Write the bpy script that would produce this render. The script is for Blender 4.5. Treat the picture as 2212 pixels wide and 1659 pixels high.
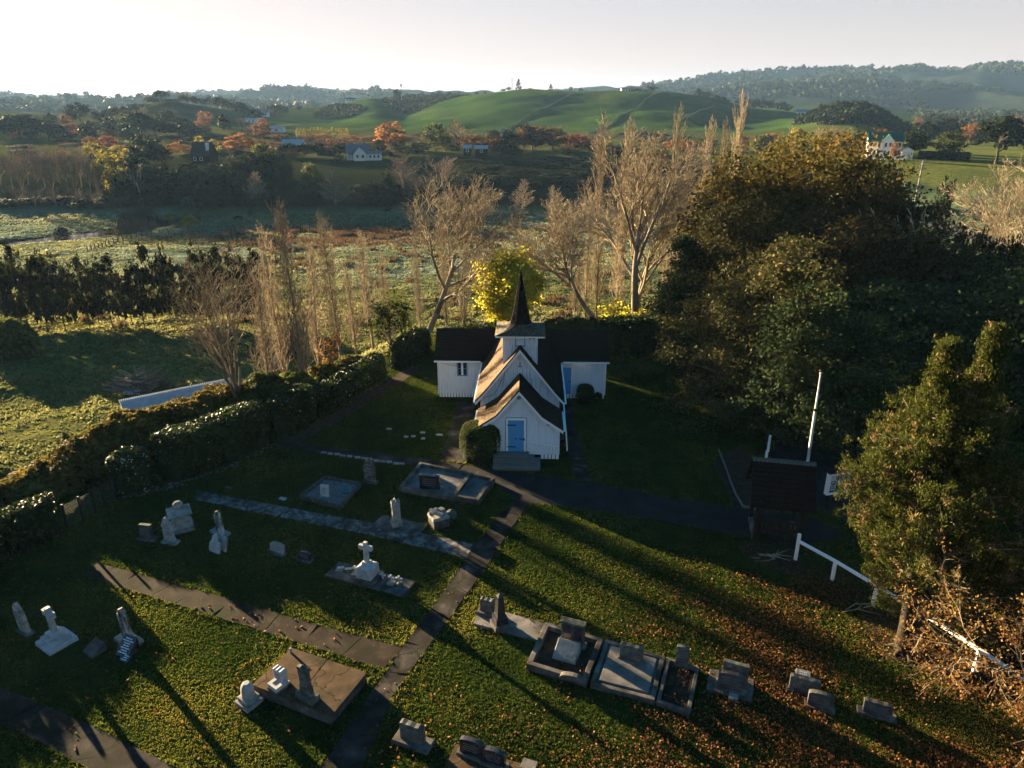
import bpy, bmesh, math, random
import numpy as np
from mathutils import Vector, Matrix

for _o in list(bpy.data.objects):
    bpy.data.objects.remove(_o, do_unlink=True)
scene = bpy.context.scene
COL = scene.collection
PI = math.pi
R = math.radians

# ------------------------------------------------------------------ camera, sky, sun, exposure
CAM_H = 20.0
PITCH = R(21.3)
FPX, CX, CY = 1550.0, 1106.0, 829.5        # focal length and centre, in units of a 2212 x 1659 picture
cd = bpy.data.cameras.new('camera')
cam = bpy.data.objects.new('camera', cd)
COL.objects.link(cam)
cam.location = (0, 0, CAM_H)
cam.rotation_euler = (PI / 2 - PITCH, 0, 0)
cd.sensor_width = 36.0
cd.lens = FPX / 2212.0 * 36.0
cd.clip_start = 0.5
cd.clip_end = 12000
scene.camera = cam

SUN_AZ, SUN_EL = R(-47.0), R(8.8)
world = bpy.data.worlds.new('World')
scene.world = world
world.use_nodes = True
wn = world.node_tree
wn.nodes.clear()
sky = wn.nodes.new('ShaderNodeTexSky')
sky.sky_type = 'NISHITA'
sky.sun_disc = False
sky.sun_elevation = SUN_EL
sky.sun_rotation = SUN_AZ % (2 * PI)
sky.altitude = 50
sky.air_density = 1.0
sky.dust_density = 0.6
sky.ozone_density = 1.0
bg = wn.nodes.new('ShaderNodeBackground')
bg.inputs['Strength'].default_value = 0.05
wo = wn.nodes.new('ShaderNodeOutputWorld')
gm = wn.nodes.new('ShaderNodeGamma')               # soften the sky's own contrast and colour: a clear hazy dawn, pale all over
gm.inputs['Gamma'].default_value = 0.41
hs_ = wn.nodes.new('ShaderNodeHueSaturation')
geo_ = wn.nodes.new('ShaderNodeNewGeometry'); sx_ = wn.nodes.new('ShaderNodeSeparateXYZ')
wn.links.new(geo_.outputs['Incoming'], sx_.inputs[0])
ab_ = wn.nodes.new('ShaderNodeMath'); ab_.operation = 'ABSOLUTE'; wn.links.new(sx_.outputs['Z'], ab_.inputs[0])
mr_ = wn.nodes.new('ShaderNodeMapRange')            # pale at the horizon, a clear blue overhead
mr_.inputs[1].default_value = 0.0; mr_.inputs[2].default_value = 0.40; mr_.inputs[3].default_value = 0.38; mr_.inputs[4].default_value = 3.3
wn.links.new(ab_.outputs[0], mr_.inputs[0]); wn.links.new(mr_.outputs[0], hs_.inputs['Saturation'])
tint = wn.nodes.new('ShaderNodeMix')
tint.data_type = 'RGBA'; tint.blend_type = 'MULTIPLY'; tint.inputs['Factor'].default_value = 1.0; tint.clamp_result = False
tint.inputs['B'].default_value = (0.83, 0.722, 0.80, 1)
wn.links.new(sky.outputs[0], gm.inputs['Color'])
wn.links.new(gm.outputs[0], hs_.inputs['Color'])
wn.links.new(hs_.outputs[0], tint.inputs['A'])
wn.links.new(tint.outputs['Result'], bg.inputs['Color'])
wn.links.new(bg.outputs[0], wo.inputs['Surface'])

sd = bpy.data.lights.new('sun', 'SUN')
sd.energy = 5.0
sd.angle = R(0.5)
sd.color = (1.0, 0.74, 0.42)
sun = bpy.data.objects.new('sun', sd)
COL.objects.link(sun)
SUN_DIR = Vector((math.sin(SUN_AZ) * math.cos(SUN_EL), math.cos(SUN_AZ) * math.cos(SUN_EL), math.sin(SUN_EL)))
sun.rotation_euler = SUN_DIR.to_track_quat('Z', 'Y').to_euler()
sun.location = (-60, 60, 60)

vs = scene.view_settings
vs.view_transform = 'Standard'
vs.look = 'None'
vs.exposure = 3.35
vs.gamma = 1.0
vs.use_curve_mapping = False
scene.cycles.max_bounces = 6
scene.cycles.diffuse_bounces = 3
scene.cycles.transmission_bounces = 4
scene.cycles.transparent_max_bounces = 8
scene.cycles.volume_bounces = 0
scene.cycles.use_denoising = True
scene.cycles.sample_clamp_indirect = 4

# ------------------------------------------------------------------ projection helpers (where things stand on the land)
def ray(px, py):
    u = (px - CX) / FPX
    v = (py - CY) / FPX
    return (u, math.cos(PITCH) - v * math.sin(PITCH), -math.sin(PITCH) - v * math.cos(PITCH))

def G(px, py, z=0.0):
    d = ray(px, py)
    t = (z - CAM_H) / d[2]
    return (d[0] * t, d[1] * t)

def G3(px, py, z=0.0):
    a = G(px, py, z)
    return (a[0], a[1], z)

def mpp(px, py, z=0.0):
    d = ray(px, py)
    return (z - CAM_H) / d[2] / FPX            # metres per pixel unit at that ground point

def az_of(px, y=300):
    d = ray(px, y)
    return math.atan2(d[0], d[1])

def elev_z(px, y, r):
    d = ray(px, y)
    return CAM_H + r * d[2] / math.hypot(d[0], d[1])

# ------------------------------------------------------------------ noise
def _hash(ix, iy, seed):
    n = (ix.astype(np.int64) * 374761393 + iy.astype(np.int64) * 668265263 + seed * 1442695) & 0x7fffffff
    n = ((n ^ (n >> 13)) * 1274126177) & 0x7fffffff
    return ((n ^ (n >> 16)) & 0xffff) / 65535.0

def vnoise(x, y, seed=0):
    x = np.asarray(x, float); y = np.asarray(y, float)
    ix = np.floor(x); iy = np.floor(y)
    fx = x - ix; fy = y - iy
    fx = fx * fx * (3 - 2 * fx); fy = fy * fy * (3 - 2 * fy)
    a = _hash(ix, iy, seed); b = _hash(ix + 1, iy, seed)
    c = _hash(ix, iy + 1, seed); d = _hash(ix + 1, iy + 1, seed)
    return (a * (1 - fx) + b * fx) * (1 - fy) + (c * (1 - fx) + d * fx) * fy

def fbm(x, y, octv=4, seed=0):
    s = 0.0; a = 0.5; t = 0
    for k in range(octv):
        s = s + a * vnoise(x, y, seed + k * 17); t += a
        x = x * 2.03; y = y * 2.03; a *= 0.5
    return s / t

def sstep(a, b, x):
    t = np.clip((x - a) / (b - a), 0, 1)
    return t * t * (3 - 2 * t)

def seg_dist(px, py, poly, closed=True):
    px = np.asarray(px, float); py = np.asarray(py, float)
    d = np.full(px.shape, 1e9)
    n = len(poly)
    for i in range(n if closed else n - 1):
        ax, ay = poly[i]; bx, by = poly[(i + 1) % n]
        vx, vy = bx - ax, by - ay
        t = np.clip(((px - ax) * vx + (py - ay) * vy) / (vx * vx + vy * vy + 1e-12), 0, 1)
        d = np.minimum(d, np.hypot(px - ax - t * vx, py - ay - t * vy))
    return d

def inside(px, py, poly):
    px = np.asarray(px, float); py = np.asarray(py, float)
    c = np.zeros(px.shape, bool)
    n = len(poly)
    for i in range(n):
        ax, ay = poly[i]; bx, by = poly[(i + 1) % n]
        if ay == by: continue
        cond = ((ay > py) != (by > py)) & (px < (bx - ax) * (py - ay) / (by - ay) + ax)
        c ^= cond
    return c

# ------------------------------------------------------------------ terrain height field
YARD = [(-27, -60), (-27, 20), (-25.6, 28), (-24, 31), (-23.4, 34.8), (-20, 39), (-17, 43), (-14, 47.5), (-10.5, 57),
        (-8, 63), (0, 66), (40, 74), (75, 72), (95, 45), (100, -60)]
_KN = {
    -700: [(330, 0), (450, 6), (700, 20), (1500, 20), (3000, 30)],
    -250: [(330, 0), (450, 5), (700, 'y238'), (900, 14), (1500, 14), (3000, 'y222')],
    0: [(330, 0), (450, 4), (700, 'y238'), (900, 12), (1500, 12), (3000, 'y224')],
    150: [(330, 0), (450, 4), (700, 'y247'), (900, 8), (1500, 8), (3000, 'y228')],
    260: [(330, 0), (450, 3), (600, 8), (700, 'y236'), (900, 8), (1500, 8), (3000, 'y220')],
    370: [(330, 0), (450, 3), (600, 14), (700, 'y214'), (850, 14), (1500, 8), (3000, 'y209')],
    460: [(330, 0), (450, 3), (600, 9), (700, 'y230'), (850, 14), (1500, 8), (3000, 'y205')],
    560: [(330, 0), (450, 3), (600, 6), (750, 'y243'), (850, 12), (1500, 8), (3000, 'y202')],
    680: [(330, 0), (500, 3), (650, 6), (800, 'y240'), (950, 12), (1500, 8), (3000, 'y207')],
    750: [(330, 0), (500, 3), (650, 8), (850, 'y220'), (950, 18), (1500, 8), (3000, 'y211')],
    810: [(330, 0), (500, 3), (650, 12), (850, 'y205'), (950, 20), (1500, 8), (3000, 'y213')],
    870: [(330, 0), (480, 2), (600, 6), (700, 9), (850, 'y222'), (950, 'y206'), (1500, 8), (3000, 'y216')],
    960: [(330, 0), (480, 2), (600, 10), (700, 18), (850, 'y212'), (950, 'y203'), (1500, 8), (3000, 'y216')],
    1050: [(330, 0), (480, 2), (600, 13), (700, 23), (850, 'y202'), (1000, 20), (1500, 10), (3000, 'y218')],
    1130: [(330, 0), (480, 2), (600, 13), (700, 25), (850, 'y191'), (1000, 25), (1500, 10), (3000, 'y218')],
    1250: [(330, 0), (480, 2), (600, 12), (700, 23), (850, 'y195'), (1000, 25), (1500, 10), (3000, 'y212')],
    1350: [(330, 0), (480, 2), (600, 12), (700, 23), (850, 'y192'), (1000, 25), (1500, 15), (3000, 'y187')],
    1430: [(330, 0), (480, 2), (600, 11), (700, 22), (850, 'y194'), (1000, 25), (1500, 15), (3000, 'y182')],
    1510: [(330, 0), (480, 2), (600, 9), (700, 19), (850, 'y207'), (1000, 15), (1500, 20), (2300, 60), (3000, 'y173')],
    1590: [(330, 1), (480, 1), (600, 5), (700, 11), (850, 'y228'), (1000, 12), (1500, 25), (2300, 70), (3000, 'y172')],
    1640: [(330, 1), (480, 1), (600, 4), (700, 9), (850, 'y236'), (1000, 12), (1500, 25), (2300, 75), (3000, 'y167')],
    1720: [(270, 1), (330, 1), (480, 2), (560, 6), (640, 8), (850, 'y244'), (1000, 11), (1500, 30), (2300, 75), (3000, 'y165')],
    1780: [(270, 2), (330, 2), (480, 4), (560, 'y240'), (640, 11), (850, 8), (1500, 30), (2300, 75), (3000, 'y167')],
    1850: [(160, -3.5), (230, 1), (270, 4.4), (310, 4), (480, 5), (560, 'y232'), (640, 11), (850, 6), (1500, 25), (2300, 80), (3000, 'y166')],
    1900: [(160, -4), (230, 1), (270, 4.4), (310, 4), (480, 4), (560, 'y245'), (640, 8), (850, 6), (1500, 20), (2300, 70), (3000, 'y169')],
    1945: [(160, -4), (230, 1.5), (270, 4.4), (310, 4), (480, 2), (560, 3), (850, 4), (1500, 18), (2300, 75), (3000, 'y163')],
    2031: [(160, -4), (230, 1.5), (270, 4.2), (310, 4), (480, 1), (700, 1), (1200, 5), (1700, 25), (2300, 70), (3000, 'y168')],
    2106: [(160, -4), (230, 1.5), (270, 4.2), (310, 4), (480, 1), (700, 1), (1200, 5), (1700, 25), (2300, 75), (3000, 'y167')],
    2212: [(160, -4), (230, 1.5), (270, 4), (310, 4), (480, 1), (700, 1), (1200, 5), (1700, 25), (2300, 75), (3000, 'y167')],
    2700: [(160, -3), (230, 1), (270, 2), (310, 3), (480, 1), (700, 1), (1200, 5), (1700, 25), (2300, 75), (3000, 'y170')],
}
_NEAR_L = [(0, -3), (35, -2.5), (50, -4.6), (65, -6), (95, -8), (140, -10), (185, -11.8), (218, -12), (232, -10.5), (262, -4), (300, -0.6)]
_NEAR_R = [(0, -1), (75, -1), (100, -2.4), (140, -4)]
NA, NR, RMAX = 1000, 460, 3650.0
RG = np.concatenate([[0.0], np.geomspace(6.0, RMAX, NR - 1)])
_f = np.radians(np.linspace(-58, 58, 760))
_b = np.linspace(math.radians(58), 2 * PI - math.radians(58), NA - 760 + 2)[1:-1]
AG = np.concatenate([_f, _b])                       # azimuths, clockwise from +Y
def _build_field():
    keys = sorted(_KN)
    colaz = np.array([az_of(k, 260) for k in keys])
    prof = []
    for k in keys:
        kn = [(r, (elev_z(k, float(z[1:]), r) if isinstance(z, str) else z)) for r, z in _KN[k]]
        w = float(sstep(1250, 1720, np.array(k)))
        near = _NEAR_R if k > 1840 else _NEAR_L
        kn = [(r, z - (26 if r == 3000 and k > 1300 else 0)) for r, z in kn]
        kn = [q for q in near if q[0] < kn[0][0]] + kn
        ca = max(.6, math.cos(az_of(k, 260))) if k < 1106 else 1.0      # the far bank runs straight across the view
        kn = [(r / ca if 90 < r < 560 else r, z) for r, z in kn]
        kn += [(3700, kn[-1][1] * 0.8)]
        prof.append(np.interp(RG, [q[0] for q in kn], [q[1] for q in kn]))
    prof = np.array(prof)
    a = np.where(AG > PI, AG - 2 * PI, AG)
    Z = np.empty((NA, NR))
    for j in range(NR):
        Z[:, j] = np.interp(a, colaz, prof[:, j])
    rear = np.abs(a) > R(62)
    Z[rear] = np.interp(RG, [0, 100, 400, 3700], [-1, -2, 0, 20])[None, :]
    def blur(M, n, axis):
        for _ in range(n):
            M = (np.roll(M, 1, axis) + 2 * M + np.roll(M, -1, axis)) / 4 if axis == 0 else \
                (np.concatenate([M[:, :1], M[:, :-1]], 1) + 2 * M + np.concatenate([M[:, 1:], M[:, -1:]], 1)) / 4
        return M
    Z = blur(Z, 26, 0)
    Z = blur(Z, 7, 1)
    X = np.sin(AG)[:, None] * RG[None, :]; Y = np.cos(AG)[:, None] * RG[None, :]
    rr = np.broadcast_to(RG[None, :], Z.shape)
    # folded hills: ridges and gullies grow with distance
    far = sstep(1100, 2200, rr)
    rid = 1 - np.abs(2 * fbm(X / 620.0, Y / 620.0, 5, 3) - 1)
    Z = Z + far * (rid - 0.72) * 120 * sstep(3300, 2600, rr) + far * (rid - 0.72) * 16
    mid = sstep(420, 560, rr) * (1 - far)
    Z = Z + mid * (fbm(X / 110.0, Y / 110.0, 4, 9) - 0.5) * 13.0 * sstep(1000, 750, rr)
    fwd = np.where(a[:, None] < 0, rr * np.maximum(.6, np.cos(a))[:, None], rr)
    padd = sstep(46, 70, rr) * (1 - sstep(215, 235, fwd))
    Z = Z + padd * (fbm(X / 9.0, Y / 9.0, 3, 5) - 0.5) * 1.1 + padd * (fbm(X / 1.6, Y / 1.6, 2, 8) - 0.5) * 0.38
    d = seg_dist(X, Y, YARD); ins = inside(X, Y, YARD)
    m = np.where(ins, 1.0, 1 - sstep(0, 15, d))
    Z = Z * (1 - m)
    # the brook: a shallow channel in the meadow
    bd = seg_dist(X, Y, BROOK, False)
    Z = np.where((rr < 300) & (rr > 120), Z - 0.9 * (1 - sstep(2.0, 7.0, bd)), Z)
    return X, Y, Z
BROOK = [G(-160, 545, -12), G(60, 522, -12), G(170, 511, -12), G(270, 500, -12), G(300, 485, -12), G(295, 466, -12)]
TX, TY, TZ = _build_field()
_alin = np.where(AG > PI, AG - 2 * PI, AG)
_ord = np.argsort(_alin)
_as = _alin[_ord]
_TZs = TZ[_ord]
def H(x, y):
    x = np.asarray(x, float); y = np.asarray(y, float)
    r = np.hypot(x, y); a = np.arctan2(x, y)
    fi = np.interp(a, _as, np.arange(len(_as)))
    fj = np.interp(r, RG, np.arange(NR))
    i = np.clip(fi.astype(int), 0, NA - 2); j = np.clip(fj.astype(int), 0, NR - 2)
    u = fi - i; v = fj - j
    return (_TZs[i, j] * (1 - u) + _TZs[i + 1, j] * u) * (1 - v) + (_TZs[i, j + 1] * (1 - u) + _TZs[i + 1, j + 1] * u) * v

def rdist(px, r):
    return r / math.cos(az_of(px)) if px < 1106 and 80 < r < 500 else r

def T(px, r, y=300):
    a = az_of(px, y); r = rdist(px, r)
    x, yy = r * math.sin(a), r * math.cos(a)
    return (x, yy, float(H(x, yy)))

def land(px, py, rmax=3000):
    """where the line of sight meets the land"""
    d = ray(px, py)
    hyp = math.hypot(d[0], d[1])
    rs = np.geomspace(15, rmax, 1500)
    t = rs / hyp
    hz = H(d[0] * t, d[1] * t)
    lz = CAM_H + d[2] * t
    k = np.argmax(lz <= hz)
    if lz[k] > hz[k]: k = len(rs) - 1
    return (d[0] * t[k], d[1] * t[k], float(hz[k]))
# ------------------------------------------------------------------ materials
def nm(name):
    m = bpy.data.materials.new(name)
    m.use_nodes = True
    m.node_tree.nodes.clear()
    return m, m.node_tree.nodes, m.node_tree.links

def ramp(n, stops):
    cr = n.new('ShaderNodeValToRGB')
    e = cr.color_ramp.elements
    while len(e) < len(stops): e.new(0.5)
    for k, (p, c) in enumerate(stops):
        e[k].position = p
        e[k].color = (c[0], c[1], c[2], 1)
    return cr

def noise_mat(name, stops, scale=3.0, rough=0.8, bump=0.0, bscale=None, spec=0.06, detail=6, dist=0.0, stain=None, coord='Object', stretch=None, crack=0, metal=0):
    m, n, l = nm(name)
    out = n.new('ShaderNodeOutputMaterial'); p = n.new('ShaderNodeBsdfPrincipled')
    l.new(p.outputs[0], out.inputs[0])
    tc = n.new('ShaderNodeTexCoord')
    src = tc.outputs[coord]
    if stretch:
        mp = n.new('ShaderNodeMapping'); mp.inputs['Scale'].default_value = stretch
        l.new(src, mp.inputs[0]); src = mp.outputs[0]
    t = n.new('ShaderNodeTexNoise'); t.inputs['Scale'].default_value = scale
    t.inputs['Detail'].default_value = detail; t.inputs['Distortion'].default_value = dist
    l.new(src, t.inputs['Vector'])
    cr = ramp(n, stops); l.new(t.outputs['Fac'], cr.inputs[0])
    col = cr.outputs[0]
    if stain:
        c2, sc2, lo, hi = stain
        t2 = n.new('ShaderNodeTexNoise'); t2.inputs['Scale'].default_value = sc2; t2.inputs['Detail'].default_value = 4
        l.new(src, t2.inputs['Vector'])
        mr = n.new('ShaderNodeMapRange'); mr.inputs[1].default_value = lo; mr.inputs[2].default_value = hi
        l.new(t2.outputs['Fac'], mr.inputs[0])
        mx = n.new('ShaderNodeMix'); mx.data_type = 'RGBA'
        l.new(mr.outputs[0], mx.inputs['Factor']); l.new(col, mx.inputs['A'])
        mx.inputs['B'].default_value = (*c2, 1); col = mx.outputs['Result']
    if crack:                                     # hairline cracks and moss in them
        vo = n.new('ShaderNodeTexVoronoi'); vo.feature = 'DISTANCE_TO_EDGE'; vo.inputs['Scale'].default_value = crack
        tw = n.new('ShaderNodeTexNoise'); tw.inputs['Scale'].default_value = 2.5; tw.inputs['Detail'].default_value = 5
        l.new(src, tw.inputs['Vector'])
        mv = n.new('ShaderNodeMix'); mv.data_type = 'RGBA'; mv.blend_type = 'LINEAR_LIGHT'; mv.inputs['Factor'].default_value = .35
        l.new(src, mv.inputs['A']); l.new(tw.outputs['Color'], mv.inputs['B']); l.new(mv.outputs['Result'], vo.inputs['Vector'])
        mk = n.new('ShaderNodeMapRange'); mk.inputs[1].default_value = .008; mk.inputs[2].default_value = .028; mk.inputs[3].default_value = .85; mk.inputs[4].default_value = 0
        l.new(vo.outputs['Distance'], mk.inputs[0])
        mc = n.new('ShaderNodeMix'); mc.data_type = 'RGBA'; l.new(mk.outputs[0], mc.inputs['Factor']); l.new(col, mc.inputs['A'])
        mc.inputs['B'].default_value = (.012, .016, .006, 1); col = mc.outputs['Result']
    l.new(col, p.inputs['Base Color'])
    p.inputs['Roughness'].default_value = rough
    p.inputs['Specular IOR Level'].default_value = spec
    p.inputs['Metallic'].default_value = metal
    if bump:
        tb = n.new('ShaderNodeTexNoise'); tb.inputs['Scale'].default_value = bscale or scale * 4; tb.inputs['Detail'].default_value = 5
        l.new(src, tb.inputs['Vector'])
        b = n.new('ShaderNodeBump'); b.inputs['Strength'].default_value = 1.0; b.inputs['Distance'].default_value = bump
        l.new(tb.outputs['Fac'], b.inputs['Height']); l.new(b.outputs[0], p.inputs['Normal'])
    return m

def leaf_mat(name, stops, trans=0.35, rough=0.7, spec=0.03, var=0.35):
    """leaves and twigs: colour by a random number stored on each leaf, a little by each tree"""
    m, n, l = nm(name)
    out = n.new('ShaderNodeOutputMaterial')
    at = n.new('ShaderNodeAttribute'); at.attribute_name = 'rnd'
    cr = ramp(n, stops); l.new(at.outputs['Fac'], cr.inputs[0])
    oi = n.new('ShaderNodeObjectInfo')
    mr = n.new('ShaderNodeMapRange'); mr.inputs[3].default_value = 1 - var; mr.inputs[4].default_value = 1 + var
    l.new(oi.outputs['Random'], mr.inputs[0])
    hs = n.new('ShaderNodeHueSaturation'); l.new(cr.outputs[0], hs.inputs['Color']); l.new(mr.outputs[0], hs.inputs['Value'])
    p = n.new('ShaderNodeBsdfPrincipled'); p.inputs['Roughness'].default_value = rough; p.inputs['Specular IOR Level'].default_value = spec
    l.new(hs.outputs[0], p.inputs['Base Color'])
    tr = n.new('ShaderNodeBsdfTranslucent'); l.new(hs.outputs[0], tr.inputs['Color'])
    mx = n.new('ShaderNodeMixShader'); mx.inputs[0].default_value = trans
    l.new(p.outputs[0], mx.inputs[1]); l.new(tr.outputs[0], mx.inputs[2]); l.new(mx.outputs[0], out.inputs[0])
    return m

def emit_free_glass(name, col=(0.02, 0.025, 0.03)):
    m, n, l = nm(name)
    out = n.new('ShaderNodeOutputMaterial'); p = n.new('ShaderNodeBsdfPrincipled')
    p.inputs['Base Color'].default_value = (*col, 1); p.inputs['Roughness'].default_value = 0.08
    p.inputs['Specular IOR Level'].default_value = 0.5
    l.new(p.outputs[0], out.inputs[0])
    return m

M = {}
# paint and church
M['white_boards'] = noise_mat('white_boards', [(0.3, (0.56, 0.595, 0.64)), (0.7, (0.66, 0.695, 0.735))], 2.5, 0.55, 0.002, 40, stretch=(6, 6, 0.6),
                              stain=((0.40, 0.42, 0.40), 1.2, 0.58, 0.85))
M['tower_boards'] = noise_mat('tower_boards', [(0.3, (0.48, 0.52, 0.56)), (0.7, (0.68, 0.72, 0.755))], 2.5, 0.6, 0.002, 40, stretch=(7, 7, 0.7),
                              stain=((0.26, 0.28, 0.28), 1.6, 0.52, 0.75))
M['white_trim'] = noise_mat('white_trim', [(0.3, (0.72, 0.72, 0.71)), (0.7, (0.8, 0.8, 0.79))], 4, 0.5)
M['blue_paint'] = noise_mat('blue_paint', [(0.3, (0.065, 0.24, 0.45)), (0.7, (0.085, 0.28, 0.51))], 3, 0.5, 0.001, 30, stretch=(6, 6, 0.6))
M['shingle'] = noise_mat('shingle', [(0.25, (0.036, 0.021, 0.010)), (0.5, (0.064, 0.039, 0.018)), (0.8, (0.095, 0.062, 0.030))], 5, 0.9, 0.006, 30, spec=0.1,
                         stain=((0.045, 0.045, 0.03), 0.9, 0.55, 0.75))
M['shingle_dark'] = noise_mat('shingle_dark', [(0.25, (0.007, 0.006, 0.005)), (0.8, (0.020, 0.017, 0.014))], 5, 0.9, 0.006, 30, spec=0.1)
M['shingle_lichen'] = noise_mat('shingle_lichen', [(0.35, (0.04, 0.032, 0.024)), (0.55, (0.085, 0.07, 0.05)), (0.68, (0.13, 0.16, 0.13)), (0.8, (0.22, 0.27, 0.23))], 6, 0.9, 0.006, 30, spec=0.1)
M['iron'] = noise_mat('iron', [(0.3, (0.012, 0.012, 0.013)), (0.7, (0.025, 0.024, 0.024))], 8, 0.5)
M['weathered_wood'] = noise_mat('weathered_wood', [(0.3, (0.10, 0.10, 0.095)), (0.7, (0.19, 0.18, 0.165))], 3, 0.85, 0.004, 30, stretch=(1, 9, 9))
M['plank_edge'] = noise_mat('plank_edge', [(0.3, (0.10, 0.075, 0.045)), (0.7, (0.17, 0.13, 0.08))], 3, 0.85, 0.004, 30, stretch=(1, 9, 9))
M['dark_wood'] = noise_mat('dark_wood', [(0.3, (0.014, 0.011, 0.009)), (0.7, (0.032, 0.026, 0.02))], 4, 0.85, 0.004, 30)
M['pale_wood'] = noise_mat('pale_wood', [(0.3, (0.16, 0.15, 0.13)), (0.7, (0.27, 0.25, 0.22))], 4, 0.8, 0.003, 30)
M['glass'] = emit_free_glass('glass')
M['paper'] = noise_mat('paper', [(0.3, (0.62, 0.62, 0.66)), (0.7, (0.7, 0.7, 0.73))], 3, 0.6)
M['notice_print'] = noise_mat('notice_print', [(0.3, (0.03, 0.05, 0.06)), (0.7, (0.05, 0.08, 0.08))], 3, 0.6)
M['notice_green'] = noise_mat('notice_green', [(0.3, (0.18, 0.30, 0.12)), (0.7, (0.22, 0.34, 0.15))], 3, 0.6)
M['notice_back'] = noise_mat('notice_back', [(0.3, (0.05, 0.03, 0.02)), (0.7, (0.09, 0.055, 0.035))], 3, 0.7)
# stone
M['marble'] = noise_mat('marble', [(0.3, (0.17, 0.17, 0.162)), (0.7, (0.36, 0.355, 0.34))], 3.5, 0.6, 0.004, 25, stain=((0.15, 0.14, 0.12), 2.2, 0.6, 0.8))
M['marble_clean'] = noise_mat('marble_clean', [(0.3, (0.24, 0.245, 0.25)), (0.55, (0.36, 0.365, 0.365)), (0.75, (0.43, 0.43, 0.425))], 3.5, 0.5, 0.003, 25)
M['marble_stained'] = noise_mat('marble_stained', [(0.36, (0.03, 0.028, 0.022)), (0.5, (0.20, 0.19, 0.165)), (0.62, (0.48, 0.47, 0.44))], 2.0, 0.7, 0.004, 25, stretch=(2.2, 2.2, 0.6))
M['grey_stone'] = noise_mat('grey_stone', [(0.3, (0.16, 0.155, 0.145)), (0.7, (0.30, 0.29, 0.27))], 3.5, 0.8, 0.006, 25, stain=((0.06, 0.06, 0.05), 2.4, 0.52, 0.7))
M['lichen_stone'] = noise_mat('lichen_stone', [(0.3, (0.035, 0.036, 0.032)), (0.55, (0.095, 0.098, 0.085)), (0.75, (0.21, 0.225, 0.19))], 4.5, 0.85, 0.007, 25, stain=((0.035, 0.035, 0.03), 2.0, 0.5, 0.7))
M['dark_stone'] = noise_mat('dark_stone', [(0.3, (0.035, 0.034, 0.033)), (0.7, (0.085, 0.082, 0.078))], 4, 0.75, 0.006, 25, stain=((0.15, 0.155, 0.13), 3.0, 0.6, 0.75))
M['polished_black'] = noise_mat('polished_black', [(0.3, (0.012, 0.012, 0.014)), (0.7, (0.03, 0.03, 0.034))], 6, 0.25, spec=0.5)
M['inscription'] = noise_mat('inscription', [(0.3, (0.55, 0.56, 0.58)), (0.7, (0.66, 0.67, 0.68))], 6, 0.5)
M['inscription_dark'] = noise_mat('inscription_dark', [(0.3, (0.10, 0.10, 0.10)), (0.7, (0.16, 0.16, 0.16))], 6, 0.7)
M['concrete'] = noise_mat('concrete', [(0.3, (0.050, 0.045, 0.040)), (0.5, (0.09, 0.083, 0.075)), (0.72, (0.16, 0.15, 0.138))], 2.2, 0.9, 0.008, 30, stain=((0.035, 0.033, 0.028), 1.3, 0.5, 0.68))
M['concrete_pale'] = noise_mat('concrete_pale', [(0.3, (0.075, 0.070, 0.065)), (0.5, (0.125, 0.118, 0.11)), (0.72, (0.20, 0.19, 0.178))], 2.2, 0.9, 0.008, 30, stain=((0.06, 0.058, 0.05), 1.1, 0.54, 0.7))
M['concrete_rust'] = noise_mat('concrete_rust', [(0.3, (0.036, 0.023, 0.0137)), (0.5, (0.0684, 0.0432, 0.0245)), (0.72, (0.108, 0.0706, 0.0403))], 1.1, 0.9, 0.008, 25, stain=((0.03, 0.024, 0.014), 0.8, 0.5, 0.68), crack=.6)
M['path'] = noise_mat('path', [(0.32, (0.0105, 0.0097, 0.009)), (0.5, (0.024, 0.021, 0.0188)), (0.62, (0.0435, 0.0375, 0.0338)), (0.75, (0.09, 0.081, 0.075))], 1.1, 0.92, 0.012, 22, stain=((0.012, 0.013, 0.007), 0.6, 0.48, 0.7), crack=.5)
M['path_mottled'] = noise_mat('path_mottled', [(0.36, (0.030, 0.028, 0.026)), (0.5, (0.075, 0.07, 0.066)), (0.6, (0.15, 0.142, 0.136)), (0.72, (0.26, 0.25, 0.24))], 2.4, 0.92, 0.012, 22, dist=1.0, stain=((0.02, 0.02, 0.016), 0.5, 0.5, 0.75))
M['path_leafy'] = noise_mat('path_leafy', [(0.32, (0.0112, 0.0081, 0.0062)), (0.5, (0.0223, 0.0161, 0.0118)), (0.62, (0.036, 0.026, 0.0198)), (0.75, (0.0527, 0.0422, 0.0341))], 1.3, 0.92, 0.012, 22, stain=((0.012, 0.016, 0.006), 0.7, 0.5, 0.7), crack=.55)
M['asphalt'] = noise_mat('asphalt', [(0.3, (0.011, 0.0115, 0.012)), (0.7, (0.024, 0.024, 0.024))], 1.2, 0.9, 0.008, 40, stain=((0.04, 0.036, 0.03), 0.7, 0.56, 0.8))
M['soil'] = noise_mat('soil', [(0.3, (0.018, 0.012, 0.008)), (0.7, (0.05, 0.034, 0.022))], 3, 0.95, 0.02, 20)
M['gravel'] = noise_mat('gravel', [(0.35, (0.03, 0.03, 0.03)), (0.5, (0.10, 0.10, 0.10)), (0.65, (0.22, 0.22, 0.225))], 22, 0.9, 0.02, 40)
M['iron_roof'] = noise_mat('iron_roof', [(0.3, (0.22, 0.225, 0.23)), (0.7, (0.34, 0.345, 0.35))], 1.5, 0.55, spec=0.4)
M['clear_glass'], n_, l_ = nm('clear_glass')
_o = n_.new('ShaderNodeOutputMaterial'); _t = n_.new('ShaderNodeBsdfTransparent'); _g = n_.new('ShaderNodeBsdfGlossy'); _g.inputs['Roughness'].default_value = .05
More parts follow.
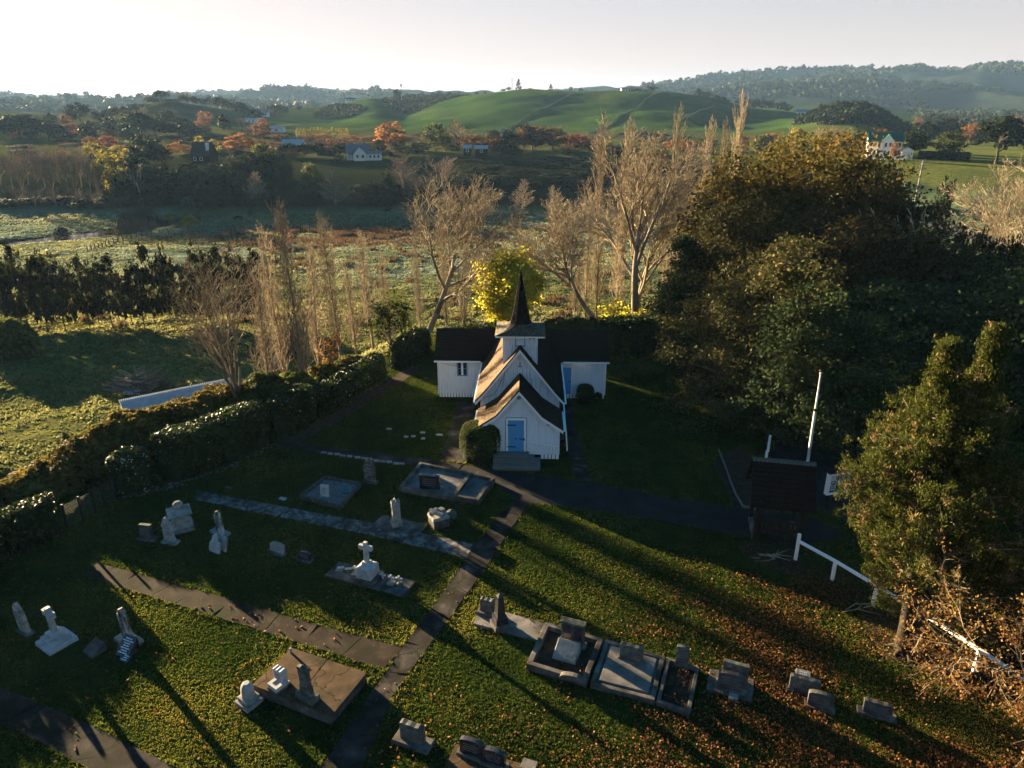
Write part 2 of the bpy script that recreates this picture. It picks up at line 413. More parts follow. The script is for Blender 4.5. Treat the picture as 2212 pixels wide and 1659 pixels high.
_m = n_.new('ShaderNodeMixShader'); _m.inputs[0].default_value = .10
l_.new(_t.outputs[0], _m.inputs[1]); l_.new(_g.outputs[0], _m.inputs[2]); l_.new(_m.outputs[0], _o.inputs[0])
M['flag_pole'] = noise_mat('flag_pole', [(0.35, (0.30, 0.27, 0.25)), (0.6, (0.66, 0.66, 0.66))], 2.0, 0.6, stretch=(3, 3, 0.5))
M['wire'] = noise_mat('wire', [(0.3, (0.045, 0.075, 0.05)), (0.7, (0.07, 0.11, 0.075))], 5, 0.7)
M['teal'] = noise_mat('teal', [(0.3, (0.03, 0.13, 0.15)), (0.7, (0.04, 0.17, 0.19))], 5, 0.5)
# vegetation
M['bark_pale'] = leaf_mat('bark_pale', [(0.0, (0.085, 0.068, 0.053)), (0.5, (0.165, 0.132, 0.104)), (1.0, (0.25, 0.205, 0.165))], 0.0, 0.9, 0.1, 0.15)
M['bark_brown'] = leaf_mat('bark_brown', [(0.0, (0.08, 0.060, 0.044)), (0.5, (0.145, 0.108, 0.08)), (1.0, (0.23, 0.175, 0.13))], 0.0, 0.9, 0.1, 0.2)
M['bark_dark'] = leaf_mat('bark_dark', [(0.0, (0.02, 0.016, 0.012)), (1.0, (0.06, 0.048, 0.036))], 0.0, 0.9, 0.1, 0.2)
M['twig_pale'] = leaf_mat('twig_pale', [(0.0, (0.120, 0.097, 0.066)), (0.5, (0.230, 0.188, 0.128)), (1.0, (0.35, 0.295, 0.20))], 0.0, 0.9, 0.1, 0.15)
M['twig_brown'] = leaf_mat('twig_brown', [(0.0, (0.095, 0.074, 0.050)), (0.5, (0.18, 0.142, 0.096)), (1.0, (0.285, 0.23, 0.155))], 0.0, 0.9, 0.1, 0.2)
M['twig_grey'] = leaf_mat('twig_grey', [(0.0, (0.06, 0.045, 0.04)), (0.5, (0.11, 0.082, 0.07)), (1.0, (0.18, 0.135, 0.11))], 0.0, 0.9, 0.1, 0.2)
M['leaf_dark'] = leaf_mat('leaf_dark', [(0.0, (0.0116, 0.0203, 0.0087)), (0.6, (0.0261, 0.0421, 0.0145)), (1.0, (0.058, 0.0754, 0.0261))], 0.22)
M['leaf_bank'] = leaf_mat('leaf_bank', [(0.0, (0.008, 0.013, 0.007)), (0.6, (0.016, 0.025, 0.011)), (1.0, (0.032, 0.042, 0.018))], 0.22, var=0.5)
M['leaf_shelter'] = leaf_mat('leaf_shelter', [(0.0, (0.007, 0.009, 0.004)), (0.6, (0.018, 0.021, 0.008)), (1.0, (0.050, 0.048, 0.017))], 0.25)
M['leaf_totara'] = leaf_mat('leaf_totara', [(0.0, (0.0161, 0.0196, 0.0069)), (0.5, (0.0414, 0.0414, 0.0138)), (0.85, (0.0851, 0.0736, 0.0276)), (1.0, (0.1495, 0.115, 0.0517))], 0.22)
M['leaf_cypress'] = leaf_mat('leaf_cypress', [(0.0, (0.016, 0.024, 0.005)), (0.45, (0.046, 0.056, 0.011)), (0.72, (0.10, 0.098, 0.022)), (0.82, (0.15, 0.092, 0.042)), (1.0, (0.21, 0.15, 0.075))], 0.3, var=0.0)
M['leaf_plane'] = leaf_mat('leaf_plane', [(0.0, (0.028, 0.031, 0.008)), (0.4, (0.060, 0.053, 0.013)), (0.75, (0.105, 0.074, 0.018)), (1.0, (0.20, 0.125, 0.032))], 0.4, var=0.1)
M['leaf_plane_dull'] = leaf_mat('leaf_plane_dull', [(0.0, (0.0234, 0.0208, 0.0091)), (0.5, (0.0546, 0.0416, 0.0156)), (0.85, (0.0975, 0.0715, 0.026)), (1.0, (0.195, 0.13, 0.039))], 0.35, var=0.1)
M['leaf_gold'] = leaf_mat('leaf_gold', [(0.0, (0.16, 0.165, 0.022)), (0.5, (0.36, 0.335, 0.035)), (1.0, (0.58, 0.49, 0.08))], 0.6, var=0.0)
M['leaf_orange'] = leaf_mat('leaf_orange', [(0.0, (0.085, 0.042, 0.014)), (0.5, (0.19, 0.088, 0.028)), (1.0, (0.32, 0.16, 0.05))], 0.4, var=0.25)
M['leaf_red'] = leaf_mat('leaf_red', [(0.0, (0.065, 0.026, 0.014)), (0.5, (0.14, 0.050, 0.025)), (1.0, (0.23, 0.09, 0.042))], 0.4, var=0.25)
M['leaf_yellow'] = leaf_mat('leaf_yellow', [(0.0, (0.09, 0.085, 0.015)), (0.5, (0.17, 0.15, 0.025)), (1.0, (0.29, 0.24, 0.04))], 0.4, var=0.25)
M['leaf_rust'] = leaf_mat('leaf_rust', [(0.0, (0.065, 0.032, 0.016)), (0.5, (0.13, 0.066, 0.03)), (1.0, (0.20, 0.11, 0.05))], 0.35, var=0.25)
M['leaf_green'] = leaf_mat('leaf_green', [(0.0, (0.020, 0.028, 0.008)), (0.5, (0.045, 0.056, 0.014)), (1.0, (0.085, 0.09, 0.025))], 0.35, var=0.3)
M['leaf_far'] = leaf_mat('leaf_far', [(0.0, (0.010, 0.015, 0.010)), (0.5, (0.018, 0.026, 0.014)), (1.0, (0.034, 0.040, 0.020))], 0.15, var=0.3)
M['leaf_camellia'] = leaf_mat('leaf_camellia', [(0.0, (0.010, 0.019, 0.005)), (0.6, (0.028, 0.046, 0.010)), (1.0, (0.075, 0.095, 0.022))], 0.25, 0.5, 0.10, var=0.1)
M['leaf_gorse'] = leaf_mat('leaf_gorse', [(0.0, (0.044, 0.0352, 0.0099)), (0.5, (0.1155, 0.0924, 0.022)), (1.0, (0.231, 0.1705, 0.044))], 0.35, var=0.2)
M['leaf_scrub'] = leaf_mat('leaf_scrub', [(0.0, (0.032, 0.042, 0.012)), (0.5, (0.075, 0.088, 0.024)), (1.0, (0.14, 0.15, 0.045))], 0.4, var=0.2)
M['leaf_box'] = leaf_mat('leaf_box', [(0.0, (0.0234, 0.0338, 0.0091)), (0.5, (0.0585, 0.0754, 0.0182)), (1.0, (0.156, 0.1625, 0.0455))], 0.35, 0.6, 0.05, var=0.0)
M['leaf_silver'] = leaf_mat('leaf_silver', [(0.0, (0.06, 0.085, 0.075)), (1.0, (0.14, 0.18, 0.16))], 0.3, var=0.1)
M['petal_white'] = leaf_mat('petal_white', [(0.0, (0.34, 0.30, 0.31)), (1.0, (0.55, 0.52, 0.53))], 0.3, var=0.0)
M['petal_pink'] = leaf_mat('petal_pink', [(0.0, (0.42, 0.10, 0.14)), (1.0, (0.62, 0.28, 0.32))], 0.3, var=0.0)
M['petal_fallen'] = leaf_mat('petal_fallen', [(0.0, (0.08, 0.055, 0.065)), (1.0, (0.24, 0.19, 0.22))], 0.2, var=0.0)
M['fallen_leaf'] = leaf_mat('fallen_leaf', [(0.0, (0.040, 0.018, 0.008)), (0.5, (0.11, 0.046, 0.017)), (1.0, (0.25, 0.115, 0.042))], 0.35, 0.7, 0.08, var=0.0)
M['oak_leaf'] = leaf_mat('oak_leaf', [(0.0, (0.075, 0.038, 0.014)), (0.5, (0.155, 0.085, 0.030)), (1.0, (0.27, 0.165, 0.06))], 0.4, var=0.0)
M['grass_blade'] = leaf_mat('grass_blade', [(0.0, (0.020, 0.039, 0.006)), (0.5, (0.062, 0.084, 0.013)), (1.0, (0.200, 0.182, 0.032))], 0.5, var=0.0)
M['tussock'] = leaf_mat('tussock', [(0.0, (0.044, 0.055, 0.019)), (0.5, (0.110, 0.115, 0.040)), (1.0, (0.23, 0.215, 0.10))], 0.5, var=0.0)
M['tussock_frost'] = leaf_mat('tussock_frost', [(0.0, (0.060, 0.088, 0.070)), (0.5, (0.115, 0.155, 0.122)), (1.0, (0.20, 0.23, 0.175))], 0.4, var=0.0)
M['rush'] = leaf_mat('rush', [(0.0, (0.035, 0.022, 0.012)), (0.5, (0.085, 0.05, 0.026)), (1.0, (0.14, 0.09, 0.045))], 0.3, var=0.0)
M['hide_black'] = noise_mat('hide_black', [(0.3, (0.012, 0.011, 0.010)), (0.7, (0.022, 0.02, 0.018))], 6, 0.7)

def ground_mat():
    m, n, l = nm('ground_cover')
    out = n.new('ShaderNodeOutputMaterial'); p = n.new('ShaderNodeBsdfPrincipled')
    at = n.new('ShaderNodeAttribute'); at.attribute_name = 'cover'
    tc = n.new('ShaderNodeTexCoord')
    t = n.new('ShaderNodeTexNoise'); t.inputs['Scale'].default_value = 0.9; t.inputs['Detail'].default_value = 8; t.inputs['Roughness'].default_value = 0.7
    l.new(tc.outputs['Object'], t.inputs['Vector'])
    cr = ramp(n, [(0.3, (0.45, 0.45, 0.45)), (0.5, (0.95, 0.95, 0.9)), (0.72, (1.65, 1.5, 1.3))]); l.new(t.outputs['Fac'], cr.inputs[0])
    t3 = n.new('ShaderNodeTexNoise'); t3.inputs['Scale'].default_value = 0.035; t3.inputs['Detail'].default_value = 5
    l.new(tc.outputs['Object'], t3.inputs['Vector'])
    cr3 = ramp(n, [(0.3, (0.7, 0.75, 0.75)), (0.7, (1.3, 1.2, 1.05))]); l.new(t3.outputs['Fac'], cr3.inputs[0])
    mx = n.new('ShaderNodeMix'); mx.data_type = 'RGBA'; mx.blend_type = 'MULTIPLY'; mx.inputs['Factor'].default_value = 1
    l.new(at.outputs['Color'], mx.inputs['A']); l.new(cr.outputs[0], mx.inputs['B'])
    mx2 = n.new('ShaderNodeMix'); mx2.data_type = 'RGBA'; mx2.blend_type = 'MULTIPLY'; mx2.inputs['Factor'].default_value = 1
    l.new(mx.outputs['Result'], mx2.inputs['A']); l.new(cr3.outputs[0], mx2.inputs['B'])
    l.new(mx2.outputs['Result'], p.inputs['Base Color'])
    p.inputs['Roughness'].default_value = 1.0; p.inputs['Specular IOR Level'].default_value = 0.0
    tb = n.new('ShaderNodeTexNoise'); tb.inputs['Scale'].default_value = 3.0; tb.inputs['Detail'].default_value = 6
    l.new(tc.outputs['Object'], tb.inputs['Vector'])
    b = n.new('ShaderNodeBump'); b.inputs['Distance'].default_value = 0.12; b.inputs['Strength'].default_value = 0.8
    l.new(tb.outputs['Fac'], b.inputs['Height']); l.new(b.outputs[0], p.inputs['Normal'])
    l.new(p.outputs[0], out.inputs[0])
    return m
M['ground'] = ground_mat()
def water_mat():
    m, n, l = nm('water')
    out = n.new('ShaderNodeOutputMaterial'); p = n.new('ShaderNodeBsdfPrincipled')
    p.inputs['Base Color'].default_value = (0.02, 0.018, 0.014, 1); p.inputs['Roughness'].default_value = 0.06
    p.inputs['Specular IOR Level'].default_value = 0.5; p.inputs['IOR'].default_value = 1.33
    tc = n.new('ShaderNodeTexCoord'); t = n.new('ShaderNodeTexNoise'); t.inputs['Scale'].default_value = 1.5
    l.new(tc.outputs['Object'], t.inputs['Vector'])
    b = n.new('ShaderNodeBump'); b.inputs['Distance'].default_value = 0.02; l.new(t.outputs['Fac'], b.inputs['Height']); l.new(b.outputs[0], p.inputs['Normal'])
    l.new(p.outputs[0], out.inputs[0])
    return m
M['water'] = water_mat()

# ------------------------------------------------------------------ object helpers
def link(name, data, parent=None):
    o = bpy.data.objects.new(name, data)
    COL.objects.link(o)
    if parent is not None: o.parent = parent
    return o

def tag(o, label=None, cat=None, group=None, kind=None):
    if label: o['label'] = label
    if cat: o['category'] = cat
    if group: o['group'] = group
    if kind: o['kind'] = kind
    return o

def thing(name, label, cat, loc=(0, 0, 0), rz=0.0, group=None):
    o = link(name, None)
    o.empty_display_size = 0.2
    o.location = loc
    o.rotation_euler = (0, 0, rz)
    return tag(o, label, cat, group)

def copy_thing(root, loc=None, rz=None, scale=None, label=None, group=None):
    r = root.copy(); COL.objects.link(r)
    if loc is not None: r.location = loc
    if rz is not None: r.rotation_euler = (0, 0, rz)
    if scale is not None: r.scale = scale
    if label: r['label'] = label
    if group: r['group'] = group
    for ch in list(root.children):
        c = ch.copy(); COL.objects.link(c); c.parent = r
        for g in list(ch.children):
            d = g.copy(); COL.objects.link(d); d.parent = c
    return r

ORD = ['first', 'second', 'third', 'fourth', 'fifth', 'sixth', 'seventh', 'eighth', 'ninth', 'tenth', 'eleventh', 'twelfth', 'thirteenth', 'fourteenth', 'fifteenth', 'sixteenth', 'seventeenth', 'eighteenth',
       'nineteenth', 'twentieth', 'twenty-first', 'twenty-second', 'twenty-third', 'twenty-fourth', 'twenty-fifth']
class MB:
    def __init__(s):
        s.v = []; s.f = []
    def add(s, vs, fs):
        b = len(s.v); s.v += [tuple(q) for q in vs]; s.f += [tuple(b + i for i in q) for q in fs]
        return s
    def box(s, x0, x1, y0, y1, z0, z1, ins=0.0):
        i = ins
        return s.add([(x0, y0, z0), (x1, y0, z0), (x1, y1, z0), (x0, y1, z0), (x0 + i, y0 + i, z1), (x1 - i, y0 + i, z1), (x1 - i, y1 - i, z1), (x0 + i, y1 - i, z1)],
                     [(3, 2, 1, 0), (4, 5, 6, 7), (0, 1, 5, 4), (1, 2, 6, 5), (2, 3, 7, 6), (3, 0, 4, 7)])
    def prism(s, poly, z0, z1):
        n = len(poly)
        a = sum(poly[i][0] * poly[(i + 1) % n][1] - poly[(i + 1) % n][0] * poly[i][1] for i in range(n))
        if a < 0: poly = poly[::-1]
        vs = [(p[0], p[1], z0) for p in poly] + [(p[0], p[1], z1) for p in poly]
        return s.add(vs, [tuple(range(n - 1, -1, -1)), tuple(range(n, 2 * n))] + [(i, (i + 1) % n, n + (i + 1) % n, n + i) for i in range(n)])
    def slab(s, prof, y0, y1, tilt=0.0):
        """outline in x,z given thickness along y; tilt leans it back"""
        n = len(prof)
        a = sum(prof[i][0] * prof[(i + 1) % n][1] - prof[(i + 1) % n][0] * prof[i][1] for i in range(n))
        if a < 0: prof = prof[::-1]
        vs = [(x, y0 + z * tilt, z) for x, z in prof] + [(x, y1 + z * tilt, z) for x, z in prof]
        return s.add(vs, [tuple(range(n)), tuple(range(2 * n - 1, n - 1, -1))] + [((i + 1) % n, i, n + i, n + (i + 1) % n) for i in range(n)])
    def tube(s, p0, p1, r0, r1=None, n=8, cap=True):
        r1 = r0 if r1 is None else r1
        p0 = Vector(p0); p1 = Vector(p1); d = (p1 - p0).normalized()
        u = d.orthogonal().normalized(); w = d.cross(u)
        vs = []
        for p, r in ((p0, r0), (p1, r1)):
            for k in range(n):
                a = 2 * PI * k / n
                vs.append(p + (u * math.cos(a) + w * math.sin(a)) * r)
        fs = [(k, (k + 1) % n, n + (k + 1) % n, n + k) for k in range(n)]
        if cap: fs += [tuple(range(n - 1, -1, -1)), tuple(range(n, 2 * n))]
        return s.add(vs, fs)
    def bar(s, p0, p1, w, h):
        """rectangular bar, w across (horizontal), h along the up side"""
        p0 = Vector(p0); p1 = Vector(p1); d = (p1 - p0).normalized()
        up = Vector((0, 0, 1))
        if abs(d.z) > 0.99: up = Vector((0, 1, 0))
        x = d.cross(up).normalized(); u = x.cross(d)
        vs = [p + x * a * w / 2 + u * b * h / 2 for p in (p0, p1) for a, b in ((-1, -1), (1, -1), (1, 1), (-1, 1))]
        return s.add(vs, [(0, 1, 2, 3), (7, 6, 5, 4), (0, 4, 5, 1), (1, 5, 6, 2), (2, 6, 7, 3), (3, 7, 4, 0)])
    def lathe(s, prof, n=16, cx=0, cy=0):
        vs = []
        for r, z in prof:
            for k in range(n):
                a = 2 * PI * k / n
                vs.append((cx + r * math.cos(a), cy + r * math.sin(a), z))
        fs = []
        for i in range(len(prof) - 1):
            for k in range(n):
                fs.append((i * n + k, i * n + (k + 1) % n, (i + 1) * n + (k + 1) % n, (i + 1) * n + k))
        fs += [tuple(range(n - 1, -1, -1)), tuple((len(prof) - 1) * n + k for k in range(n))]
        return s.add(vs, fs)
    def quad(s, a, b, c, d):
        return s.add([a, b, c, d], [(0, 1, 2, 3)])
    def mesh(s, name, mat, smooth=False):
        me = bpy.data.meshes.new(name)
        me.from_pydata(s.v, [], s.f)
        me.materials.append(mat)
        if smooth:
            me.polygons.foreach_set('use_smooth', [True] * len(me.polygons))
        me.update()
        return me
    def build(s, name, mat, parent=None, smooth=False, bev=0.0):
        o = link(name, s.mesh(name, mat if not isinstance(mat, str) else M[mat], smooth), parent)
        if bev:
            b = o.modifiers.new('bevel', 'BEVEL'); b.width = bev; b.segments = 2; b.limit_method = 'ANGLE'; b.angle_limit = R(35)
        return o

def np_mesh(name, V, Q, mat, rnd=None, smooth=False, cover=None, mats=None, midx=None):
    """mesh from numpy arrays; Q is (n,4) or (n,3)"""
    me = bpy.data.meshes.new(name)
    V = np.asarray(V, np.float32); Q = np.asarray(Q, np.int32)
    nq, k = Q.shape
    me.vertices.add(len(V)); me.vertices.foreach_set('co', V.ravel())
    me.loops.add(nq * k); me.loops.foreach_set('vertex_index', Q.ravel())
    me.polygons.add(nq); me.polygons.foreach_set('loop_start', np.arange(0, nq * k, k, dtype=np.int32))
    if smooth: me.polygons.foreach_set('use_smooth', np.ones(nq, bool))
    for mm in (mats or [mat]): me.materials.append(mm if not isinstance(mm, str) else M[mm])
    if midx is not None: me.polygons.foreach_set('material_index', np.asarray(midx, np.int32))
    if rnd is not None:
        a = me.attributes.new('rnd', 'FLOAT', 'FACE'); a.data.foreach_set('value', np.asarray(rnd, np.float32))
    if cover is not None:
        a = me.attributes.new('cover', 'FLOAT_COLOR', 'POINT'); a.data.foreach_set('color', np.asarray(cover, np.float32).ravel())
    me.update(calc_edges=True)
    return me

def segs_mesh(name, S, mat, sides=3, rng=None):
    """S: (n,8) p0 p1 r0 r1 -> tapered sticks"""
    S = np.asarray(S, float)
    rng = rng or np.random.default_rng(1)
    p0, p1, r0, r1 = S[:, 0:3], S[:, 3:6], S[:, 6], S[:, 7]
    d = p1 - p0; d /= (np.linalg.norm(d, axis=1, keepdims=True) + 1e-9)
    ref = np.where(np.abs(d[:, 2:3]) > 0.9, np.array([[1.0, 0, 0]]), np.array([[0, 0, 1.0]]))
    u = np.cross(d, ref); u /= (np.linalg.norm(u, axis=1, keepdims=True) + 1e-9)
    w = np.cross(d, u)
    n = len(S); V = np.empty((n, 2 * sides, 3))
    for k in range(sides):
        a = 2 * PI * k / sides
        o = u * math.cos(a) + w * math.sin(a)
        V[:, k] = p0 + o * r0[:, None]; V[:, sides + k] = p1 + o * r1[:, None]
    b = (np.arange(n) * 2 * sides)[:, None]
    Q = np.concatenate([b + np.array([[k, (k + 1) % sides, sides + (k + 1) % sides, sides + k]]) for k in range(sides)], 0)
    rv = rng.random(n)
    return np_mesh(name, V.reshape(-1, 3), Q, mat, np.tile(rv, sides))

def cards(rng, C, size, up=0.0, out=None, asp=0.6, jit=0.5, axis=None):
    """leaf cards: diamond quads centred on C. returns V,Q"""
    n = len(C)
    nr = rng.normal(size=(n, 3))
    if out is not None: nr = nr * 0.8 + out
    nr[:, 2] += up
    nr /= np.linalg.norm(nr, axis=1, keepdims=True)
    a = rng.normal(size=(n, 3)) if axis is None else axis + rng.normal(size=(n, 3)) * 0.35
    a -= nr * np.sum(a * nr, 1, keepdims=True); a /= (np.linalg.norm(a, axis=1, keepdims=True) + 1e-9)
    b = np.cross(nr, a)
    s = size * (1 - jit + 2 * jit * rng.random((n, 1)))
    fold = nr * s * 0.18
    V = np.stack([C - a * s, C + b * s * asp - fold, C + a * s, C - b * s * asp + fold], 1).reshape(-1, 3)
    Q = np.arange(4 * n).reshape(n, 4)
    return V, Q

def merge(parts):
    V = []; Q = []; Rn = []; o = 0
    for v, q, r in parts:
        V.append(v); Q.append(q + o); Rn.append(r); o += len(v)
    return np.concatenate(V), np.concatenate(Q), np.concatenate(Rn)
# ------------------------------------------------------------------ ground
def build_ground():
    n = NA * NR
    V = np.stack([TX, TY, TZ], 2).reshape(-1, 3)
    i = np.arange(NA)[:, None]; j = np.arange(NR - 1)[None, :]
    i2 = (i + 1) % NA
    Q = np.stack([i * NR + j, i * NR + j + 1, i2 * NR + j + 1, i2 * NR + j], 2).reshape(-1, 4)[:, ::-1]
    r = np.hypot(V[:, 0], V[:, 1]); x = V[:, 0]; y = V[:, 1]
    az = np.arctan2(x, y)
    r = np.where((az < 0) & (r < 560), r * np.maximum(.6, np.cos(az)), r)
    C = np.empty((n, 4)); C[:, 3] = 1
    lawn = np.array([0.018, 0.029, 0.007])
    padd = np.array([0.085, 0.090, 0.034]); frost = np.array([0.13, 0.175, 0.14]); bank = np.array([0.022, 0.028, 0.013])
    flat = np.array([0.055, 0.066, 0.024]); hill = np.array([0.030, 0.064, 0.016]); far = np.array([0.020, 0.030, 0.024])
    c = np.tile(padd, (n, 1))
    def mixin(c, k, m):
        m = np.clip(m, 0, 1)[:, None]
        return c * (1 - m) + k * m
    fr = sstep(105, 150, r) * np.clip(0.25 + 1.5 * (fbm(x / 22, y / 22, 4, 21) - 0.3), 0, 1)
    c = mixin(c, frost, fr)
    c = mixin(c, np.array([0.05, 0.065, 0.022]), 0.6 * (fbm(x / 14, y / 14, 3, 33) > 0.56))
    rush = (1 - sstep(9, 26, np.hypot((x - RUSH[0]) / 1.9, y - RUSH[1]))) * np.clip(fbm(x / 7, y / 7, 3, 4) * 2.2 - 0.3, 0, 1)
    c = mixin(c, np.array([0.055, 0.036, 0.020]), rush)
    c = mixin(c, np.array([0.035, 0.028, 0.02]), (1 - sstep(4, 8, seg_dist(x, y, BROOK, False))) * (r > 120) * (r < 240))
    c = mixin(c, bank, sstep(222, 236, r + 6 * (fbm(x / 20, y / 20, 2, 2) - .5)) * (1 - 0.0))
    c = mixin(c, flat, sstep(296, 320, r))
    c = mixin(c, np.array([0.095, 0.058, 0.034]), sstep(330, 345, r) * (1 - sstep(400, 420, r)) * (np.abs(az - az_of(620)) < 0.12))
    right = sstep(az_of(1790), az_of(1850), az) * sstep(80, 100, r)
    c = mixin(c, np.array([0.070, 0.105, 0.062]), right)
    c = mixin(c, np.array([0.085, 0.105, 0.034]), right * sstep(205, 225, r))
    c = mixin(c, hill, sstep(470, 540, r))
    c = mixin(c, np.array([0.050, 0.050, 0.028]), sstep(520, 600, r) * (1 - sstep(az_of(600), az_of(720), az)) * np.clip(.4 + 1.6 * (fbm(x / 60, y / 60, 3, 61) - .3), 0, 1))
    c = mixin(c, np.array([0.075, 0.072, 0.024]), .5 * sstep(560, 760, r) * np.clip(3 * (fbm(x / 45, y / 45, 4, 66) - .52), 0, 1))
    c = mixin(c, far, sstep(1000, 1250, r))
    d = seg_dist(x, y, YARD); ins = inside(x, y, YARD)
    m = np.where(ins, 1.0, 1 - sstep(0, 5, d))
    c = mixin(c, lawn, m)
    C[:, :3] = c
    me = np_mesh('ground', V, Q, 'ground', smooth=True, cover=C)
    tag(link('ground', me), kind='structure')
RUSH = G(720, 515, -12)
build_ground()

# brook water
def water_strip():
    mb = MB()
    pts = BROOK
    L = []; Rr = []
    w = [4.0, 4.0, 4.2, 5.2, 9.0, 11.0]
    for i, p in enumerate(pts):
        q = pts[min(i + 1, len(pts) - 1)]; o = pts[max(i - 1, 0)]
        t = Vector((q[0] - o[0], q[1] - o[1])).normalized()
        L.append((p[0] - t.y * w[i], p[1] + t.x * w[i])); Rr.append((p[0] + t.y * w[i], p[1] - t.x * w[i]))
    zz = [float(H(p[0], p[1])) + .55 for p in pts]; zz = [min(zz[:4]) + .1 * k for k in range(len(pts))]
    for i in range(len(pts) - 1):
        mb.quad((*Rr[i], zz[i]), (*Rr[i + 1], zz[i + 1]), (*L[i + 1], zz[i + 1]), (*L[i], zz[i]))
    tag(mb.build('brook', 'water'), kind='structure')
water_strip()

EXCL = []                                            # patches where no lawn grows
def lerp2(pts, t):
    """point at fraction t along a polyline"""
    L = [math.hypot(pts[i + 1][0] - pts[i][0], pts[i + 1][1] - pts[i][1]) for i in range(len(pts) - 1)]
    s = t * sum(L)
    for i, k in enumerate(L):
        if s <= k or i == len(L) - 1:
            f = s / k
            return (pts[i][0] + (pts[i + 1][0] - pts[i][0]) * f, pts[i][1] + (pts[i + 1][1] - pts[i][1]) * f)
        s -= k

def path(name, left, right, n, mat, seed=0, z=0.03, gap=0.012, px=True, across=1):
    """a path cast in bays: one slab object per bay, dark joints between"""
    rng = random.Random(seed)
    A = [G(*p) for p in left] if px else left
    B = [G(*p) for p in right] if px else right
    N = 24
    poly = [lerp2(A, k / N) for k in range(N + 1)] + [lerp2(B, 1 - k / N) for k in range(N + 1)]
    EXCL.append(poly)
    bed = MB().prism(poly, -0.06, 0.006).build(name, 'soil')
    tag(bed, kind='structure')
    L = math.hypot(A[-1][0] - A[0][0], A[-1][1] - A[0][1])
    cuts = [0] + [(k + rng.uniform(-0.18, 0.18)) / n for k in range(1, n)] + [1]
    e = gap / L
    for k in range(n):
        a, b = cuts[k] + e, cuts[k + 1] - e
        js = 0.02
        skew = rng.uniform(-0.01, 0.01)
        m = max(2, int((b - a) * N))
        pl = []
        for i in range(m + 1):
            t = a + (b - a) * i / m
            q = lerp2(A, min(1, max(0, t + skew)))
            pl.append((q[0] + rng.uniform(-js, js), q[1] + rng.uniform(-js, js)))
        for i in range(m, -1, -1):
            t = a + (b - a) * i / m
            q = lerp2(B, min(1, max(0, t - skew)))
            pl.append((q[0] + rng.uniform(-js, js), q[1] + rng.uniform(-js, js)))
        dz = rng.uniform(-0.006, 0.006)
        MB().prism(pl, -0.05, z + dz).build('slab', mat, bed)
    return bed

path('cross_path', [(425, 1060), (600, 1093), (820, 1134), (1030, 1177)], [(418, 1080), (600, 1117), (800, 1157), (1008, 1206)], 9, 'path_mottled', 1)
path('cross_path', [(212, 1216), (430, 1277), (650, 1340), (872, 1400)], [(174, 1243), (400, 1312), (620, 1380), (832, 1447)], 8, 'path_leafy', 2)
path('cross_path', [(-120, 1440), (0, 1486), (200, 1569), (420, 1680)], [(-150, 1500), (0, 1566), (110, 1615), (240, 1690)], 5, 'path', 3)
path('main_path', [(1112, 1077), (1075, 1120), (1028, 1180), (965, 1270), (890, 1372), (800, 1500), (680, 1680)],
     [(1146, 1085), (1105, 1140), (1052, 1222), (990, 1310), (915, 1412), (850, 1500), (765, 1700)], 11, 'path', 4, z=0.034)
path('upper_path', [(600, 953), (760, 972), (900, 990), (1000, 1004)], [(592, 966), (760, 988), (870, 1003), (985, 1022)], 6, 'path', 5)
path('church_side_path', [(987, 868), (978, 910), (965, 950), (952, 992)], [(1029, 868), (1022, 910), (1012, 950), (1002, 1001)], 4, 'path', 6, z=0.026)
path('brick_side_path', [(1213, 868), (1224, 920), (1232, 980), (1243, 1040)], [(1232, 865), (1246, 920), (1258, 975), (1277, 1040)], 8, 'path', 7, z=0.026)
def sheet(name, pts, mat, z=0.012, kind='structure', excl=True):
    poly = [G(*p) for p in pts]
    if excl: EXCL.append(poly)
    return tag(MB().prism(poly, -0.05, z).build(name, mat), kind=kind)
sheet('driveway', [(985, 1022), (1000, 1003), (1245, 1040), (1282, 1043), (1400, 1068), (1600, 1100), (1700, 1110), (1760, 1120), (1830, 1160), (1700, 1180), (1620, 1162),
                   (1450, 1130), (1300, 1105), (1146, 1085), (1112, 1077), (1060, 1042)], 'asphalt', 0.012)
sheet('parking_area', [(1660, 1000), (1690, 930), (1760, 905), (1860, 930), (1990, 965), (2150, 980), (2150, 1060), (2000, 1120), (1850, 1135), (1770, 1100), (1740, 1060)], 'asphalt', 0.010)
# earth strip under the hedge, mulch round the cypress
sheet('hedge_bed', [(592, 962), (700, 905), (790, 850), (870, 800), (900, 790), (905, 800), (830, 850), (740, 905), (640, 960)], 'soil', 0.008)
sheet('bare_earth', [(1590, 1165), (1720, 1185), (1760, 1250), (1690, 1240), (1600, 1195)], 'soil', 0.006, excl=False)
sheet('bare_earth', [(1860, 1330), (1960, 1290), (2010, 1370), (1990, 1425), (1930, 1430), (1880, 1390)], 'soil', 0.006, excl=False)
sheet('bare_earth', [(1540, 1000), (1590, 1100), (1660, 1100), (1640, 1010), (1600, 960)], 'soil', 0.006)

# ------------------------------------------------------------------ church
CH = thing('wooden_church', 'white weatherboard church with blue doors, dark shingle roofs and a pointed spire', 'church', (0.42, 38.8, 0), R(-1.6))
def cpart(mb, name, mat, parent=None, **k): return mb.build(name, mat, parent or CH, **k)

def interp_top(prof, u):
    return float(np.interp(u, [p[0] for p in prof], [p[1] for p in prof]))

